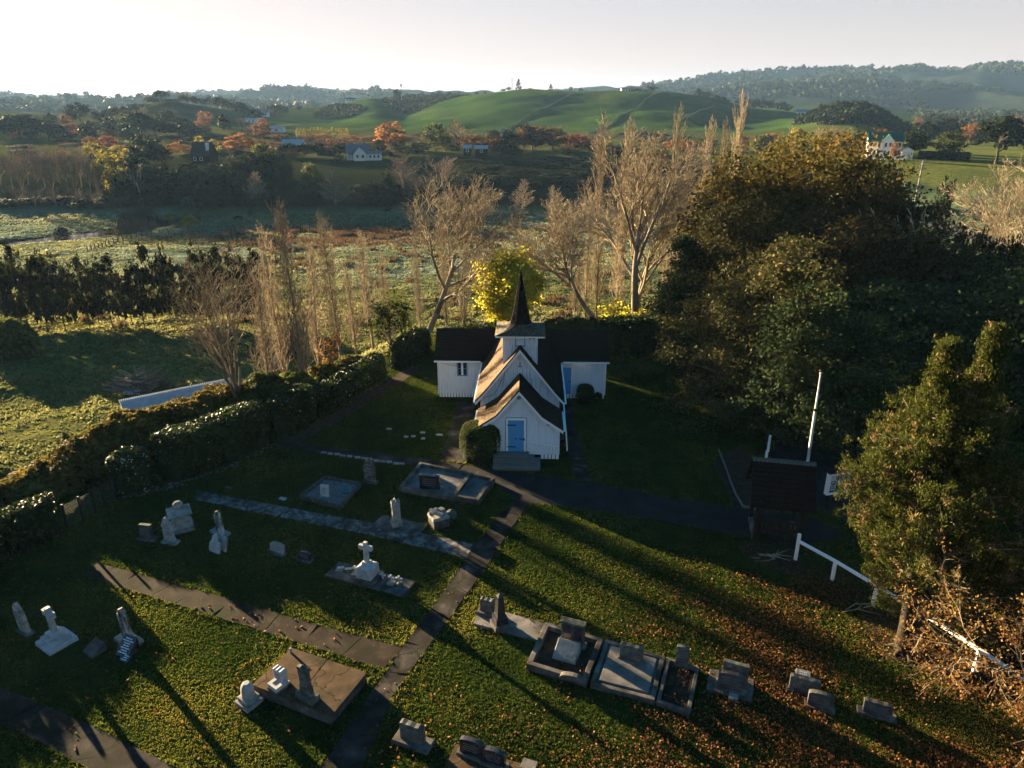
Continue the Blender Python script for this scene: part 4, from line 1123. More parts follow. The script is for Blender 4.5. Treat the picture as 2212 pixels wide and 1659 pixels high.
def flat_plaque(label, px, py, w, d, mat, group=None, yaw=None, z=0.0, h=0.05):
    x, y = G(px, py, z)
    o = MB().box(-w / 2, w / 2, -d / 2, d / 2, -0.03, h, 0.008).build('memorial_plaque', mat)
    o.location = (x, y, z); o.rotation_euler = (0, 0, YAW if yaw is None else yaw)
    return tag(o, label, 'plaque', group)

# left rows
headstone('small dark headstone with pale top edge, by the wire fence gap', 318, 1165, 'square', 0.62, 0.72, 0.2, 'dark_stone', (0.3, 0.5, 0.1), tilt=0.10, yaw=R(-9))
headstone('white marble headstone with ogee top and black lettering beside the square tomb', 369, 1172, 'ogee', 0.58, 1.28, 0.10, 'marble', (0.26, .42, .12), 'grey_stone', rows=6, tilt=0.03, rot=R(-4), yaw=R(-15))
g = grave('square_tomb', 'square chest tomb with corner posts and a draped urn on its lid', 'tomb', 393, 1140, yaw=R(30))
MB().box(-.56, .56, -.56, .56, -.03, .2).build('base', 'grey_stone', g, bev=.02)
MB().box(-.50, .50, -.50, .50, .2, .28).build('plinth', 'marble', g, bev=.02)
MB().box(-.36, .36, -.36, .36, .28, .92).build('chest', 'marble', g)
for sx in (-1, 1):
    for sy in (-1, 1): MB().lathe([(.075, .28), (.05, .33), (.05, .86), (.075, .92)], 8, sx * .37, sy * .37).build('corner_post', 'marble', g)
lid = MB(); lid.box(-.56, .56, -.56, .56, .92, .99); lid.box(-.54, .54, -.54, .54, .991, 1.16, .30); lid.build('lid', 'grey_stone', g, bev=.02)
MB().lathe([(.2, 1.16), (.17, 1.2), (.25, 1.3), (.25, 1.4), (.15, 1.5), (.05, 1.52)], 12).build('urn', 'grey_stone', g, smooth=True)
headstone('white headstone with round shoulders and a large black stain', 476, 1152, 'shoulder', 0.60, 1.18, 0.12, 'marble_stained', (0.5, .5, .12), 'grey_stone', yaw=R(-33), rot=R(3))
g = grave('broken_headstone', 'round topped white headstone fragment leaning in front of another fragment', 'headstone', 463, 1192, yaw=R(-28))
MB().slab([(-.30, 0), (.36, -.02), (.34, .4), (.26, .5), (.14, .52), (.1, .78), (-.06, .88), (-.2, .72), (-.22, .56), (-.33, .42), (-.36, .2)], -.05, .05, .32).build('stone', 'marble_clean', g, bev=.012)
lines(g.children[0], .4, .1, .45, -.05, 4, tilt=.32, seed=4)
g = grave('broken_headstone', 'square topped pale stone slab leaning behind the round topped fragment', 'headstone', 478, 1186, yaw=R(-38))
MB().slab([(-.42, 0), (.38, 0), (.38, .66), (-.42, .74)], -.06, .06, .25).build('stone', 'marble', g, bev=.012)
headstone('low grey headstone with bowed top in the middle of the lawn', 599, 1194, 'bow', 0.82, 0.42, 0.16, 'grey_stone', (0.2, .4, .08), 'dark_stone', tilt=.25, yaw=R(-27))
headstone('small black headstone right of the bow topped stone', 658, 1210, 'bow', 0.64, 0.34, 0.16, 'polished_black', (0.2, .42, .08), 'dark_stone', tilt=.3, yaw=R(-22))
# cross with its slab of little crosses
def cross_prof(w, h, t, ah):
    return [(-t, 0), (t, 0), (t * .85, ah - t), (w, ah - t), (w, ah + t), (t * .85, ah + t), (t * .85, h), (-t * .85, h), (-t * .85, ah + t), (-w, ah + t), (-w, ah - t), (-t * .85, ah - t)]
sl = [(720, 1246), (752, 1217), (882, 1258), (860, 1281)]
ctr = G(798, 1252)
g = thing('grave_slab', 'long dark grave slab under the white cross and little crosses', 'grave', (ctr[0], ctr[1], 0), YAW)
MB().box(-2.0, 2.05, -.55, .58, -.05, .09).build('slab', 'concrete', g, bev=.02)
EXCL.append([G(*p) for p in sl])
g = grave('stone_cross', 'bright white marble cross on a tall block, small crosses either side', 'cross', 796, 1252, z=0.09)
MB().box(-.46, .46, -.46, .46, 0, .27).build('base', 'dark_stone', g, bev=.02)
b = MB().box(-.38, .38, -.38, .38, .27, .78, .02).box(-.38 + .02, .36, -.36, .36, .781, .86, .16).build('block', 'marble_clean', g, bev=.015)
lines(b, .55, .34, .7, -.381, 4, seed=9)
MB().box(-.2, .2, -.18, .18, .861, 1.0, .03).build('foot', 'marble_clean', g, bev=.012)
MB().slab(cross_prof(.33, .98, .11, .70), -.09, .09).build('cross', 'marble_clean', g, bev=.03).location.z = 1.0
def mini(label, dx, base=True, cross=True):
    c, s = math.cos(YAW), math.sin(YAW)
    gx, gy = ctr[0] + dx * c - .12 * s * -1 * 0 , ctr[1] + dx * s
    q = thing('grave_ornament', label, 'grave ornament', (gx, gy, .09), YAW, 'ornaments on the cross grave slab')
    if base: MB().box(-.16, .16, -.16, .16, 0, .09).build('base', 'grey_stone', q, bev=.01)
    else: MB().lathe([(.10, 0), (.17, .05), (.15, .13), (.05, .16)], 10).build('bowl', 'dark_stone', q)
    z = .09 if base else .14
    if cross:
        MB().slab(cross_prof(.12, .34, .035, .24), -.03, .03).build('cross', 'marble_clean', q, bev=.008).location.z = z
        for (x, zz) in ((-.12, .24), (.12, .24), (0, .34)):
            MB().lathe([(.01, -.05), (.05, -.03), (.05, .03), (.01, .05)], 8).build('finial', 'marble_clean', q).location = (x, 0, z + zz)
    else:
        for k in range(3): MB().lathe([(.01, -.05), (.06, -.03), (.06, .03), (.01, .05)], 8).build('flower', 'marble_clean', q).location = (-.06 + .09 * k, -.04 + .05 * k, z + .07)
    return q
mini('square base with small white blooms, far left on the cross grave slab', -1.55, True, False)
mini('dark bowl with a white bloom, second from left on the cross grave slab', -1.12, False, False)
mini('little white cross on a square base, just left of the tall cross', -.72)
mini('little white cross in a bowl, just right of the tall cross', .72, False)
mini('little white cross on a square base between two bowl crosses', 1.15)
mini('little white cross in a bowl at the right end of the slab', 1.56, False)
# pillar and ruin
pc = G(862, 1135)
g = thing('grave_slab', 'dark grey grave slab under the square pillar next to the mottled path', 'grave', (pc[0], pc[1], 0), YAW)
MB().box(-1.25, 1.35, -.62, .5, -.05, .08).build('slab', 'concrete', g, bev=.02)
EXCL.append([G(*p) for p in [(818, 1136), (832, 1116), (932, 1138), (915, 1168)]])
g = grave('stone_pillar', 'slim grey stone pillar with four gabled faces on its own slab', 'monument', 857, 1133, z=0.08, yaw=R(20))
MB().box(-.28, .28, -.28, .28, 0, .28, .02).build('base', 'grey_stone', g, bev=.015)
MB().box(-.21, .21, -.21, .21, .28, 1.2, .02).build('shaft', 'grey_stone', g, bev=.012)
mb = MB()
for a in range(4):
    c, s = math.cos(a * PI / 2), math.sin(a * PI / 2)
    pr = [(-.21, 1.2), (.21, 1.2), (0, 1.46)]
    q = MB().slab(pr, -.21, 0); mb.add([(x * c - y * s, x * s + y * c, z) for x, y, z in q.v], q.f)
mb.build('gabled_cap', 'grey_stone', g)
g = grave('ruined_tomb', 'toppled stone monument, broken blocks heaped on a dark base', 'tomb', 948, 1133, yaw=R(28))
MB().box(-.42, .42, -.42, .42, -.03, .46).build('base', 'dark_stone', g, bev=.02)
MB().box(-.46, .46, -.42, .42, .46, .62, .03).build('cap', 'grey_stone', g, bev=.02)
o = MB().slab(cross_prof(.3, .8, .1, .55), -.09, .09).build('fallen_cross', 'grey_stone', g, bev=.02); o.rotation_euler = (R(-82), 0, R(35)); o.location = (.1, -.4, .70)
o = MB().lathe([(.1, -.25), (.28, -.2), (.3, .1), (.2, .25)], 10).build('broken_urn', 'lichen_stone', g); o.location = (.72, .1, .28); o.rotation_euler = (.4, .5, 0)
o = MB().box(-.2, .2, -.16, .16, 0, .2, .03).build('broken_block', 'grey_stone', g, bev=.015); o.location = (.18, .12, .62); o.rotation_euler = (.1, .12, .5)
headstone('tall pointed grey headstone standing alone near the upper path', 800, 1042, 'gothic', 0.68, 1.45, 0.14, 'lichen_stone', (0.2, .38, .10), 'dark_stone', yaw=R(-16))
# kerbed plot with gravel
def kerbed(label, pts, kw, kh, mat, fill, fill_z, name='kerbed_grave', zs=0.0):
    P = [G(*p) for p in pts]
    EXCL.append(P)
    cx = sum(p[0] for p in P) / 4; cy = sum(p[1] for p in P) / 4
    g = thing(name, label, 'grave', (cx, cy, 0))
    L = [Vector((p[0] - cx, p[1] - cy, 0)) for p in P]
    inn = []
    n = len(L)
    for i in range(n):
        a, b, c = L[i - 1], L[i], L[(i + 1) % n]
        d1 = (b - a).normalized(); d2 = (c - b).normalized()
        n1 = Vector((-d1.y, d1.x, 0)); n2 = Vector((-d2.y, d2.x, 0))
        if n1.dot(-b) < 0: n1 = -n1
        if n2.dot(-b) < 0: n2 = -n2
        k = (n1 + n2); k = k / max(.3, k.dot(n1))
        inn.append(b + k * kw)
    for i in range(n):
        j = (i + 1) % n
        MB().prism([(L[i].x, L[i].y), (L[j].x, L[j].y), (inn[j].x, inn[j].y), (inn[i].x, inn[i].y)], -.05, kh + random.Random(i).uniform(0, .004)).build('kerb', mat, g, bev=.015)
    if fill: MB().prism([((p.x * .995), (p.y * .995)) for p in inn], -.04, fill_z).build('bed', fill, g)
    return g, inn, (cx, cy)
kerbed('square plot with dark kerbs and pale gravel below the pointed headstone', [(648, 1078), (702, 1036), (782, 1050), (736, 1102)], .14, .26, 'dark_stone', 'gravel', .12)
headstone('slanted plain white headstone inside the gravel plot', 702, 1073, 'square', .46, .62, .16, 'marble_clean', (.1, .34, .06), 'grey_stone', tilt=.14, z=.12, yaw=R(-12))
g = grave('flower_bowl', 'small teal bowl on the gravel of the dark kerbed plot', 'bowl', 748, 1064, z=.12)
MB().lathe([(.10, 0), (.2, .06), (.22, .15), (.18, .15), (.14, .07)], 14).build('bowl', 'teal', g)
g, inn, c = kerbed('large concrete kerbed double plot beside the black headstone and church path', [(862, 1063), (908, 1008), (1070, 1042), (1034, 1092)], .2, .34, 'concrete', 'concrete_pale', .14)
A = Vector((*G(1018, 1031), 0)) - Vector((*c, 0)); B = Vector((*G(978, 1085), 0)) - Vector((*c, 0))
MB().bar((A.x, A.y, .19), (B.x, B.y, .19), .22, .33).build('divider', 'concrete', g, bev=.015)
headstone('broad rough topped black headstone inside the large concrete plot', 929, 1058, 'broken', 1.12, .86, .24, 'polished_black', (.14, .42, .1), 'concrete_pale', z=.14, yaw=R(-9))
# row of small plaques along the upper path
pr = random.Random(3)
for k in range(13):
    t = k / 12
    flat_plaque(ORD[k] + ' small plaque from the left in the border of the upper path', 700 + 168 * t + pr.uniform(-2, 2), 978 + 25 * t + pr.uniform(-1, 1), .34, .2, 'marble' if k % 3 else 'grey_stone', 'row of plaques beside the upper path', R(-11), .03)
lawnp = [(876, 920, .3), (915, 925, .32), (951, 926, .34), (1031, 936, .3), (988, 945, .24)]
for (px, py, w, lab) in [(840, 927, .34, 'leftmost flat plaque of the group on the sunlit lawn by the church'), (877, 944, .3, 'flat plaque nearest the upper path on the church lawn'), (893, 943, .28, 'flat plaque right of the one nearest the upper path'),
                         (913, 935, .34, 'flat plaque at the top right of the lawn group'), (914, 948, .24, 'smallest flat plaque lowest in the lawn group'), (949, 940, .42, 'largest flat plaque nearest the church side path')]:
    flat_plaque(lab, px, py, w, .24, 'marble', 'flat plaques on the church lawn', R(-8))
flat_plaque('lone white plaque flush in the lawn left of the gravel plot', 611, 1078, .42, .26, 'marble_clean')
flat_plaque('half buried brown plaque in the lawn near the path end', 494, 1054, .4, .26, 'concrete')
# front left row
headstone('tall leaning round headed grey headstone at the left edge', 56, 1366, 'gothic', .62, 1.36, .15, 'grey_stone', (.25, .4, .07), 'lichen_stone', rot=R(-6), yaw=R(-28))
g2 = bpy.data.objects[-1] if False else None
hs = [o for o in COL.objects if o.get('label', '').startswith('tall leaning round headed')][0]
st = [c for c in hs.children if c.name.startswith('stone')][0]
MB().box(-.15, .15, -.085, -.077, 1.02, 1.2).build('plate', 'marble_clean', st)
lines(st, .5, .4, .85, -.075, 4, seed=5)
g = grave('stone_cross', 'white cross on three square steps in the front left row', 'cross', 124, 1388, yaw=R(-33))
for (a, z0, z1) in ((.56, -.03, .18), (.40, .18, .38), (.26, .38, .56)): MB().box(-a, a, -a, a, z0, z1, .01).build('step', 'marble_clean', g, bev=.012)
lines(g, .5, .22, .34, -.395, 2, seed=6); lines(g, .3, .42, .52, -.255, 2, seed=7)
o = MB().slab(cross_prof(.36, 1.12, .12, .84), -.1, .1).build('cross', 'marble', g, bev=.012); o.location.z = .56; o.rotation_euler.y = R(-3)
g = grave('desk_tablet', 'low dark tablet sloping up from the grass in front row', 'headstone', 205, 1407, yaw=R(-30))
MB().add([(-.33, -.3, -.02), (.33, -.3, -.02), (.33, .3, -.02), (-.33, .3, -.02), (-.33, -.3, .1), (.33, -.3, .1), (.33, .3, .36), (-.33, .3, .36)], [(3, 2, 1, 0), (4, 5, 6, 7), (0, 1, 5, 4), (1, 2, 6, 5), (2, 3, 7, 6), (3, 0, 4, 7)]).build('tablet', 'dark_stone', g, bev=.02)
headstone('tall dark stained headstone with shoulders behind black tablets', 279, 1385, 'shoulder', .56, 1.42, .18, 'marble_stained', (.55, .6, .16), 'grey_stone', yaw=R(-32), rot=R(-2))
def tablet(label, px, py, w, d, rise, mat, rows, yaw):
    g = grave('lettered_tablet', label, 'tablet', px, py, yaw=yaw)
    MB().add([(-w / 2, -d / 2, -.02), (w / 2, -d / 2, -.02), (w / 2, d / 2, -.02), (-w / 2, d / 2, -.02), (-w / 2, -d / 2, .07), (w / 2, -d / 2, .07), (w / 2, d / 2, rise), (-w / 2, d / 2, rise)],
             [(3, 2, 1, 0), (4, 5, 6, 7), (0, 1, 5, 4), (1, 2, 6, 5), (2, 3, 7, 6), (3, 0, 4, 7)]).build('tablet', mat, g, bev=.012)
    rng = random.Random(8); mb = MB()
    for k in range(rows):
        t = .12 + .76 * (k + .5) / rows
        L = w * rng.uniform(.2, .4); x = -L
        while x < L:
            s = rng.uniform(.03, .07)
            y0 = d / 2 - t * d; hgt = d * .76 / rows * .45
            def zz(y): return .07 + (rise - .07) * (y + d / 2) / d + .004
            mb.quad((x, y0 - hgt / 2, zz(y0 - hgt / 2)), (min(L, x + s), y0 - hgt / 2, zz(y0 - hgt / 2)), (min(L, x + s), y0 + hgt / 2, zz(y0 + hgt / 2)), (x, y0 + hgt / 2, zz(y0 + hgt / 2)))
            x += s + .02
    tag(mb.build('inscription', 'inscription', g), kind='stuff')
tablet('sloping black tablet with white lettering before the tall stained headstone', 276, 1410, .66, .62, .62, 'polished_black', 7, R(-22))
tablet('small black plate with white lettering, lowest in the front row', 272, 1426, .42, .3, .16, 'polished_black', 3, R(-22))
g = grave('stone_pedestal', 'stump of a grey obelisk on two stepped blocks beside the rusty slab', 'monument', 539, 1518, yaw=R(-34))
MB().box(-.36, .36, -.36, .36, -.03, .16).build('base', 'grey_stone', g, bev=.02)
MB().box(-.28, .28, -.28, .28, .16, .34).build('plinth', 'grey_stone', g, bev=.02)
MB().lathe([(.25, .34), (.23, .7), (.19, .84), (.12, .92)], 8).build('shaft', 'marble', g, bev=.01)
# vault slab
vp = [(544, 1480), (630, 1399), (794, 1453), (716, 1548)]
VZ = .45
P = [G(p[0], p[1], VZ) for p in vp]
EXCL.append([G(*p) for p in [(544, 1500), (630, 1399), (800, 1460), (716, 1568)]])
c = (sum(p[0] for p in P) / 4, sum(p[1] for p in P) / 4)
g = thing('vault_slab', 'big cracked rust brown concrete slab with small monuments on it', 'grave', (c[0], c[1], 0))
L = [(p[0] - c[0], p[1] - c[1]) for p in P]
MB().prism([(x * .97, y * .97) for x, y in L], -.05, VZ - .05).build('vault_wall', 'dark_stone', g)
def cut_poly(poly, a, b):
    """split a convex polygon by the jagged line a-b into two lists"""
    d = (b[0] - a[0], b[1] - a[1]); s1 = []; s2 = []
    n = len(poly)
    side = lambda p: d[0] * (p[1] - a[1]) - d[1] * (p[0] - a[0])
    for i in range(n):
        p, q = poly[i], poly[(i + 1) % n]
        sp, sq = side(p), side(q)
        (s1 if sp >= 0 else s2).append(p)
        if sp * sq < 0:
            t = sp / (sp - sq); m = (p[0] + (q[0] - p[0]) * t, p[1] + (q[1] - p[1]) * t)
            s1.append(m); s2.append(m)
    return s1, s2
def shrink(poly, e):
    cx = sum(p[0] for p in poly) / len(poly); cy = sum(p[1] for p in poly) / len(poly)
    return [(p[0] + (cx - p[0]) * e / max(.2, math.hypot(cx - p[0], cy - p[1])), p[1] + (cy - p[1]) * e / max(.2, math.hypot(cx - p[0], cy - p[1]))) for p in poly]
vloc = lambda px, py: (G(px, py, VZ)[0] - c[0], G(px, py, VZ)[1] - c[1])
s1, s2 = cut_poly(L, vloc(707, 1424), vloc(672, 1470))
pieces = []
for q in (s1, s2):
    a, b = cut_poly(q, vloc(690, 1468), vloc(745, 1478)) if q is s2 else cut_poly(q, vloc(600, 1470), vloc(690, 1462))
    pieces += [a, b]
for k, q in enumerate(pieces):
    if len(q) >= 3: MB().prism(shrink(q, .012), VZ - .05, VZ + (0, .012, .006, .016)[k]).build('slab', 'concrete_rust', g, bev=.008)
VT = VZ + .017
headstone('small worn white headstone at the left end of the rusty slab', 608, 1474, 'broken', .46, .56, .24, 'marble_clean', (.14, .34, .08), 'marble', z=VT, yaw=R(-30))
g = grave('stone_book_rest', 'low white block with a hollow top in front of the worn headstone', 'monument', 600, 1487, z=VT, yaw=R(-36))
MB().box(-.27, .27, -.25, .25, 0, .1).build('base', 'dark_stone', g, bev=.01)
MB().box(-.25, .25, -.23, .23, .1, .2).build('block', 'marble_clean', g, bev=.01)
MB().box(-.25, .25, -.23, -.12, .2, .27).box(-.25, .25, .12, .23, .2, .27).box(-.25, -.12, -.119, .119, .2, .27).box(.12, .25, -.119, .119, .2, .27).build('rim', 'marble_clean', g)
headstone('tall narrow mossy headstone with gabled top on the rusty slab', 665, 1507, 'gable', .50, 1.22, .15, 'lichen_stone', (.36, .42, .22), 'lichen_stone', z=VT, yaw=R(-31), rot=R(-3))
g = grave('short_post', 'short metal post near the far corner of the rusty slab', 'post', 628, 1409, z=VT)
MB().tube((0, 0, 0), (0, 0, .2), .05, n=10).build('post', 'grey_stone', g)
# right hand plots
kp = [(1022, 1352), (1040, 1310), (1180, 1352), (1164, 1388)]
P = [G(*p) for p in kp]; EXCL.append(P)
c = (sum(p[0] for p in P) / 4, sum(p[1] for p in P) / 4)
g = thing('grave_slab', 'long cracked pale slab under the black obelisk', 'grave', (c[0], c[1], 0))
L = [(p[0] - c[0], p[1] - c[1]) for p in P]
s1, s2 = cut_poly(L, (G(1085, 1322)[0] - c[0], G(1085, 1322)[1] - c[1]), (G(1092, 1372)[0] - c[0], G(1092, 1372)[1] - c[1]))
a1, a2 = cut_poly(s2, (G(1120, 1335)[0] - c[0], G(1120, 1335)[1] - c[1]), (G(1105, 1376)[0] - c[0], G(1105, 1376)[1] - c[1]))
for k, q in enumerate((s1, a1, a2)):
    if len(q) >= 3: MB().prism(shrink(q, .012), -.05, .10 + .012 * k).build('slab', 'concrete_pale', g, bev=.01)
headstone('mossy broken headstone on a block left of the black obelisk', 1054, 1326, 'broken', .62, .6, .22, 'lichen_stone', (.3, .5, .16), 'concrete', z=.1)
g = grave('black_obelisk', 'polished black obelisk on a stepped plinth by the main path', 'obelisk', 1080, 1353, z=.1, yaw=R(24))
MB().box(-.32, .32, -.32, .32, 0, .24).build('base', 'dark_stone', g, bev=.02)
MB().box(-.25, .25, -.25, .25, .24, .56).build('plinth', 'polished_black', g, bev=.015)
MB().box(-.18, .18, -.18, .18, .56, 1.5, .06).box(-.12, .12, -.12, .12, 1.501, 1.66, .115).build('shaft', 'polished_black', g)
g, inn, c = kerbed('concrete kerbed plot of dead leaves around the sloping desk', [(1137, 1447), (1178, 1356), (1303, 1392), (1266, 1487)], .2, .3, 'concrete', 'soil', .1)
g2 = grave('scroll_kerb', 'curved concrete scroll lying on the front kerb of the leafy plot', 'ornament', 1238, 1467, z=.29)
MB().slab([(-.5, 0), (.5, 0)] + [(.5 * math.cos(t), .02 + .2 * math.sin(t)) for t in np.linspace(0, PI, 11)], -.11, .11).build('scroll', 'concrete', g2, bev=.02)
headstone('dark panelled headstone behind the sloping desk in kerbs', 1237, 1392, 'square', .92, .92, .2, 'dark_stone', (.2, .42, .12), 'dark_stone', z=.1, rows=0)
hs = [o for o in COL.objects if o.get('label', '').startswith('dark panelled headstone')][0]
MB().box(-.5, .5, -.17, .17, 1.04, 1.12).build('cap', 'lichen_stone', hs, bev=.02)
for s in (-1, 1): MB().box(s * .21 - .16, s * .21 + .16, -.115, -.101, .34, .96).build('panel', 'polished_black', hs)
g = grave('sloping_desk', 'sloping grey stone desk inside the leafy kerbed plot', 'monument', 1224, 1414, z=.1)
MB().add([(-.48, -.42, 0), (.48, -.42, 0), (.48, .38, 0), (-.48, .38, 0), (-.44, -.40, .12), (.44, -.40, .12), (.44, .36, .42), (-.44, .36, .42)], [(3, 2, 1, 0), (4, 5, 6, 7), (0, 1, 5, 4), (1, 2, 6, 5), (2, 3, 7, 6), (3, 0, 4, 7)]).build('desk', 'grey_stone', g, bev=.02)
g, inn, c = kerbed('kerbed plot with a raised pale ledger slab in the middle', [(1274, 1487), (1308, 1390), (1436, 1428), (1413, 1523)], .17, .22, 'concrete', 'concrete_pale', .12)
e = [(p.x * .9, p.y * .9) for p in inn]
MB().prism(e, .11, .24).build('ledger', 'concrete_pale', g, bev=.02)
headstone('grey headstone at the head of the ledger slab plot', 1363, 1424, 'broken', .88, .62, .2, 'lichen_stone', (.1, .3, .06), 'concrete', z=.24)
kerbed('kerbed plot filled with brown leaves at the right of the row', [(1416, 1524), (1440, 1428), (1510, 1449), (1490, 1549)], .14, .2, 'concrete', 'soil', .06)
headstone('narrow lichened headstone with rounded top above the leaf filled kerbs', 1472, 1436, 'bow', .46, .86, .2, 'lichen_stone', (.1, .3, .05), 'concrete', z=.1)
flat_plaque('small pale plaque in the leaves behind the ledger headstone', 1343, 1402, .46, .2, 'marble', z=0.02)
pl = G(1580, 1485)
g = thing('grave_slab', 'flat slab below the pair of lichened headstones', 'grave', (pl[0], pl[1], 0), YAW)
MB().box(-.85, .75, -.5, .62, -.05, .09).build('slab', 'concrete', g, bev=.015)
headstone('pale lichened headstone at the back of the pair', 1586, 1472, 'square', .92, .78, .18, 'lichen_stone', (.1, .3, .08), 'dark_stone', z=.09)
headstone('dark bowed headstone at the front of the pair', 1579, 1488, 'bow', .98, .66, .18, 'dark_stone', (.16, .36, .08), 'dark_stone', z=.09)
flat_plaque('grey plaque in the leaves below the headstone pair', 1584, 1508, .34, .3, 'grey_stone', h=.1)
headstone('wide lichened headstone with two tablets lying behind', 1735, 1495, 'broken', 1.02, .6, .2, 'lichen_stone', (.2, .4, .08), 'dark_stone')
tablet('brown framed tablet lying behind the wide lichened headstone', 1734, 1464, .52, .5, .16, 'grey_stone', 4, YAW)
headstone('squat dark headstone with bowed top in deep leaves', 1770, 1527, 'bow', .84, .56, .2, 'dark_stone', (.2, .46, .08), 'dark_stone', tilt=.05)
headstone('low dark headstone with a pale side, rightmost of the row', 1893, 1545, 'broken', .92, .46, .2, 'dark_stone', (.36, .4, .1), 'dark_stone', tilt=.12)
headstone('lichened headstone on a broad base at the bottom edge', 893, 1605, 'broken', .86, .70, .22, 'lichen_stone', (.5, .56, .16), 'concrete')
bp = [(955, 1668), (986, 1606), (1130, 1650), (1110, 1720)]
P = [G(p[0], p[1], .2) for p in bp]; EXCL.append([G(*p) for p in bp]); c = (sum(p[0] for p in P) / 4, sum(p[1] for p in P) / 4)
g = thing('grave_slab', 'brown concrete slab under the two black headstones at bottom', 'grave', (c[0], c[1], 0))
MB().prism([(p[0] - c[0], p[1] - c[1]) for p in P], -.05, .2).build('slab', 'concrete_rust', g, bev=.015)
headstone('black bowed headstone, the left of two on the brown slab', 1020, 1632, 'bow', .82, .60, .18, 'polished_black', (.2, .36, .1), 'concrete', z=.2, yaw=R(-22))
headstone('black bowed headstone, the right of two on the brown slab', 1068, 1652, 'bow', .76, .56, .18, 'polished_black', (.2, .36, .1), 'concrete', z=.2, yaw=R(-22))
flat_plaque('pale stone edge at the foot of the picture beside the black headstones', 1142, 1662, .5, .4, 'concrete_pale', h=.22)

# ------------------------------------------------------------------ lychgate, flagpole, notice board, rail, bench
LY = R(-12)
a = G(1635, 1164); b = G(1708, 1182)
lc = ((a[0] + b[0]) / 2, (a[1] + b[1]) / 2)
g = thing('lychgate', 'dark timber lychgate with steep shingled roof over a slatted gate', 'lychgate', (lc[0] + .30, lc[1] + .95, 0), LY)
hw, hd, ez, rz_ = 1.02, .95, 2.35, 4.0
for sx in (-1, 1):
    for sy in (-1, 1): MB().box(sx * hw - .09, sx * hw + .09, sy * hd - .09, sy * hd + .09, 0, ez + .1).build('post', 'dark_wood', g, bev=.01)
    MB().bar((sx * hw, -hd - .4, ez), (sx * hw, hd + .4, ez), .14, .16).build('beam', 'dark_wood', g)
    MB().bar((sx * hw, -hd, .12), (sx * hw, hd, .12), .2, .24).build('sill', 'concrete', g)
for sy in (-1, 1): MB().bar((-hw - .3, sy * hd, ez + .14), (hw + .3, sy * hd, ez + .14), .14, .16).build('beam', 'dark_wood', g)
ro = 1.46; yo = 1.42
rf = MB().add([(-ro, -yo, 2.2), (ro, -yo, 2.2), (ro, 0, rz_), (-ro, 0, rz_), (ro, yo, 2.2), (-ro, yo, 2.2), (-ro, -yo, 2.1), (ro, -yo, 2.1), (ro, 0, rz_ - .1), (-ro, 0, rz_ - .1), (ro, yo, 2.1), (-ro, yo, 2.1)],
              [(0, 1, 2, 3), (3, 2, 4, 5), (7, 6, 9, 8), (8, 9, 11, 10), (0, 6, 7, 1), (5, 4, 10, 11), (0, 3, 9, 6), (3, 5, 11, 9), (2, 1, 7, 8), (4, 2, 8, 10)]).build('roof', 'shingle_dark', g)
shingle_slope('shingles', (-ro, -yo - .01, 2.203), (ro, -yo - .01, 2.203), (ro, 0, rz_ + .003), (-ro, 0, rz_ + .003), 'shingle_dark', parent=g, seed=71)
shingle_slope('shingles', (ro, yo + .01, 2.203), (-ro, yo + .01, 2.203), (-ro, 0, rz_ + .003), (ro, 0, rz_ + .003), 'shingle_dark', parent=g, seed=72)
rc = np.random.default_rng(5)
for k in range(14):
    x = -ro + 2 * ro * (k + .5) / 14
    MB().slab([(-.16, -.09), (0, .07), (.16, -.09)], -ro / 14 + .006, ro / 14 - .006).build('ridge_tile', 'lichen_stone', g).matrix_local = Matrix.Translation((x, 0, rz_ + .02)) @ Matrix.Rotation(PI / 2, 4, 'Z')
gt = MB().bar((-hw + .1, -hd, 1.15), (hw - .1, -hd, 1.15), .06, .12).bar((-hw + .1, -hd, .72), (hw - .1, -hd, .72), .06, .16).bar((-hw + .1, -hd, .22), (hw - .1, -hd, .22), .06, .12).build('gate', 'dark_wood', g)
for k in range(10):
    x = -hw + .16 + (2 * hw - .32) * k / 9
    MB().box(x - .05, x + .05, -hd - .06, -hd - .031, .16, 1.24).build('slat', 'dark_wood', gt)
MB().box(-.06, .06, -hd - .09, -hd - .0605, .02, ez + .1).build('centre_post', 'dark_wood', g)

fx, fy = G(1733, 1075)
g = thing('flagpole', 'bare white painted flagpole rising behind the lychgate', 'flagpole', (fx, fy, 0))
ft = 9.3
d = ray(1773, 808); 
t = fy / d[1]; ft = CAM_H + d[2] * t
tx = d[0] * t - fx
MB().tube((0, 0, 0), (tx * .72, 0, ft * .72), .085, .07, 12).tube((tx * .72, 0, ft * .72), (tx, 0, ft), .06, .042, 12).build('pole', 'flag_pole', g, smooth=False)
MB().lathe([(.02, -.05), (.075, 0), (.08, .05), (.02, .1)], 10).build('cap', 'marble_clean', g).location = (tx, 0, ft)
MB().tube((tx * .715, 0, ft * .715), (tx * .735, 0, ft * .735), .09, .09, 12).build('collar', 'iron', g)

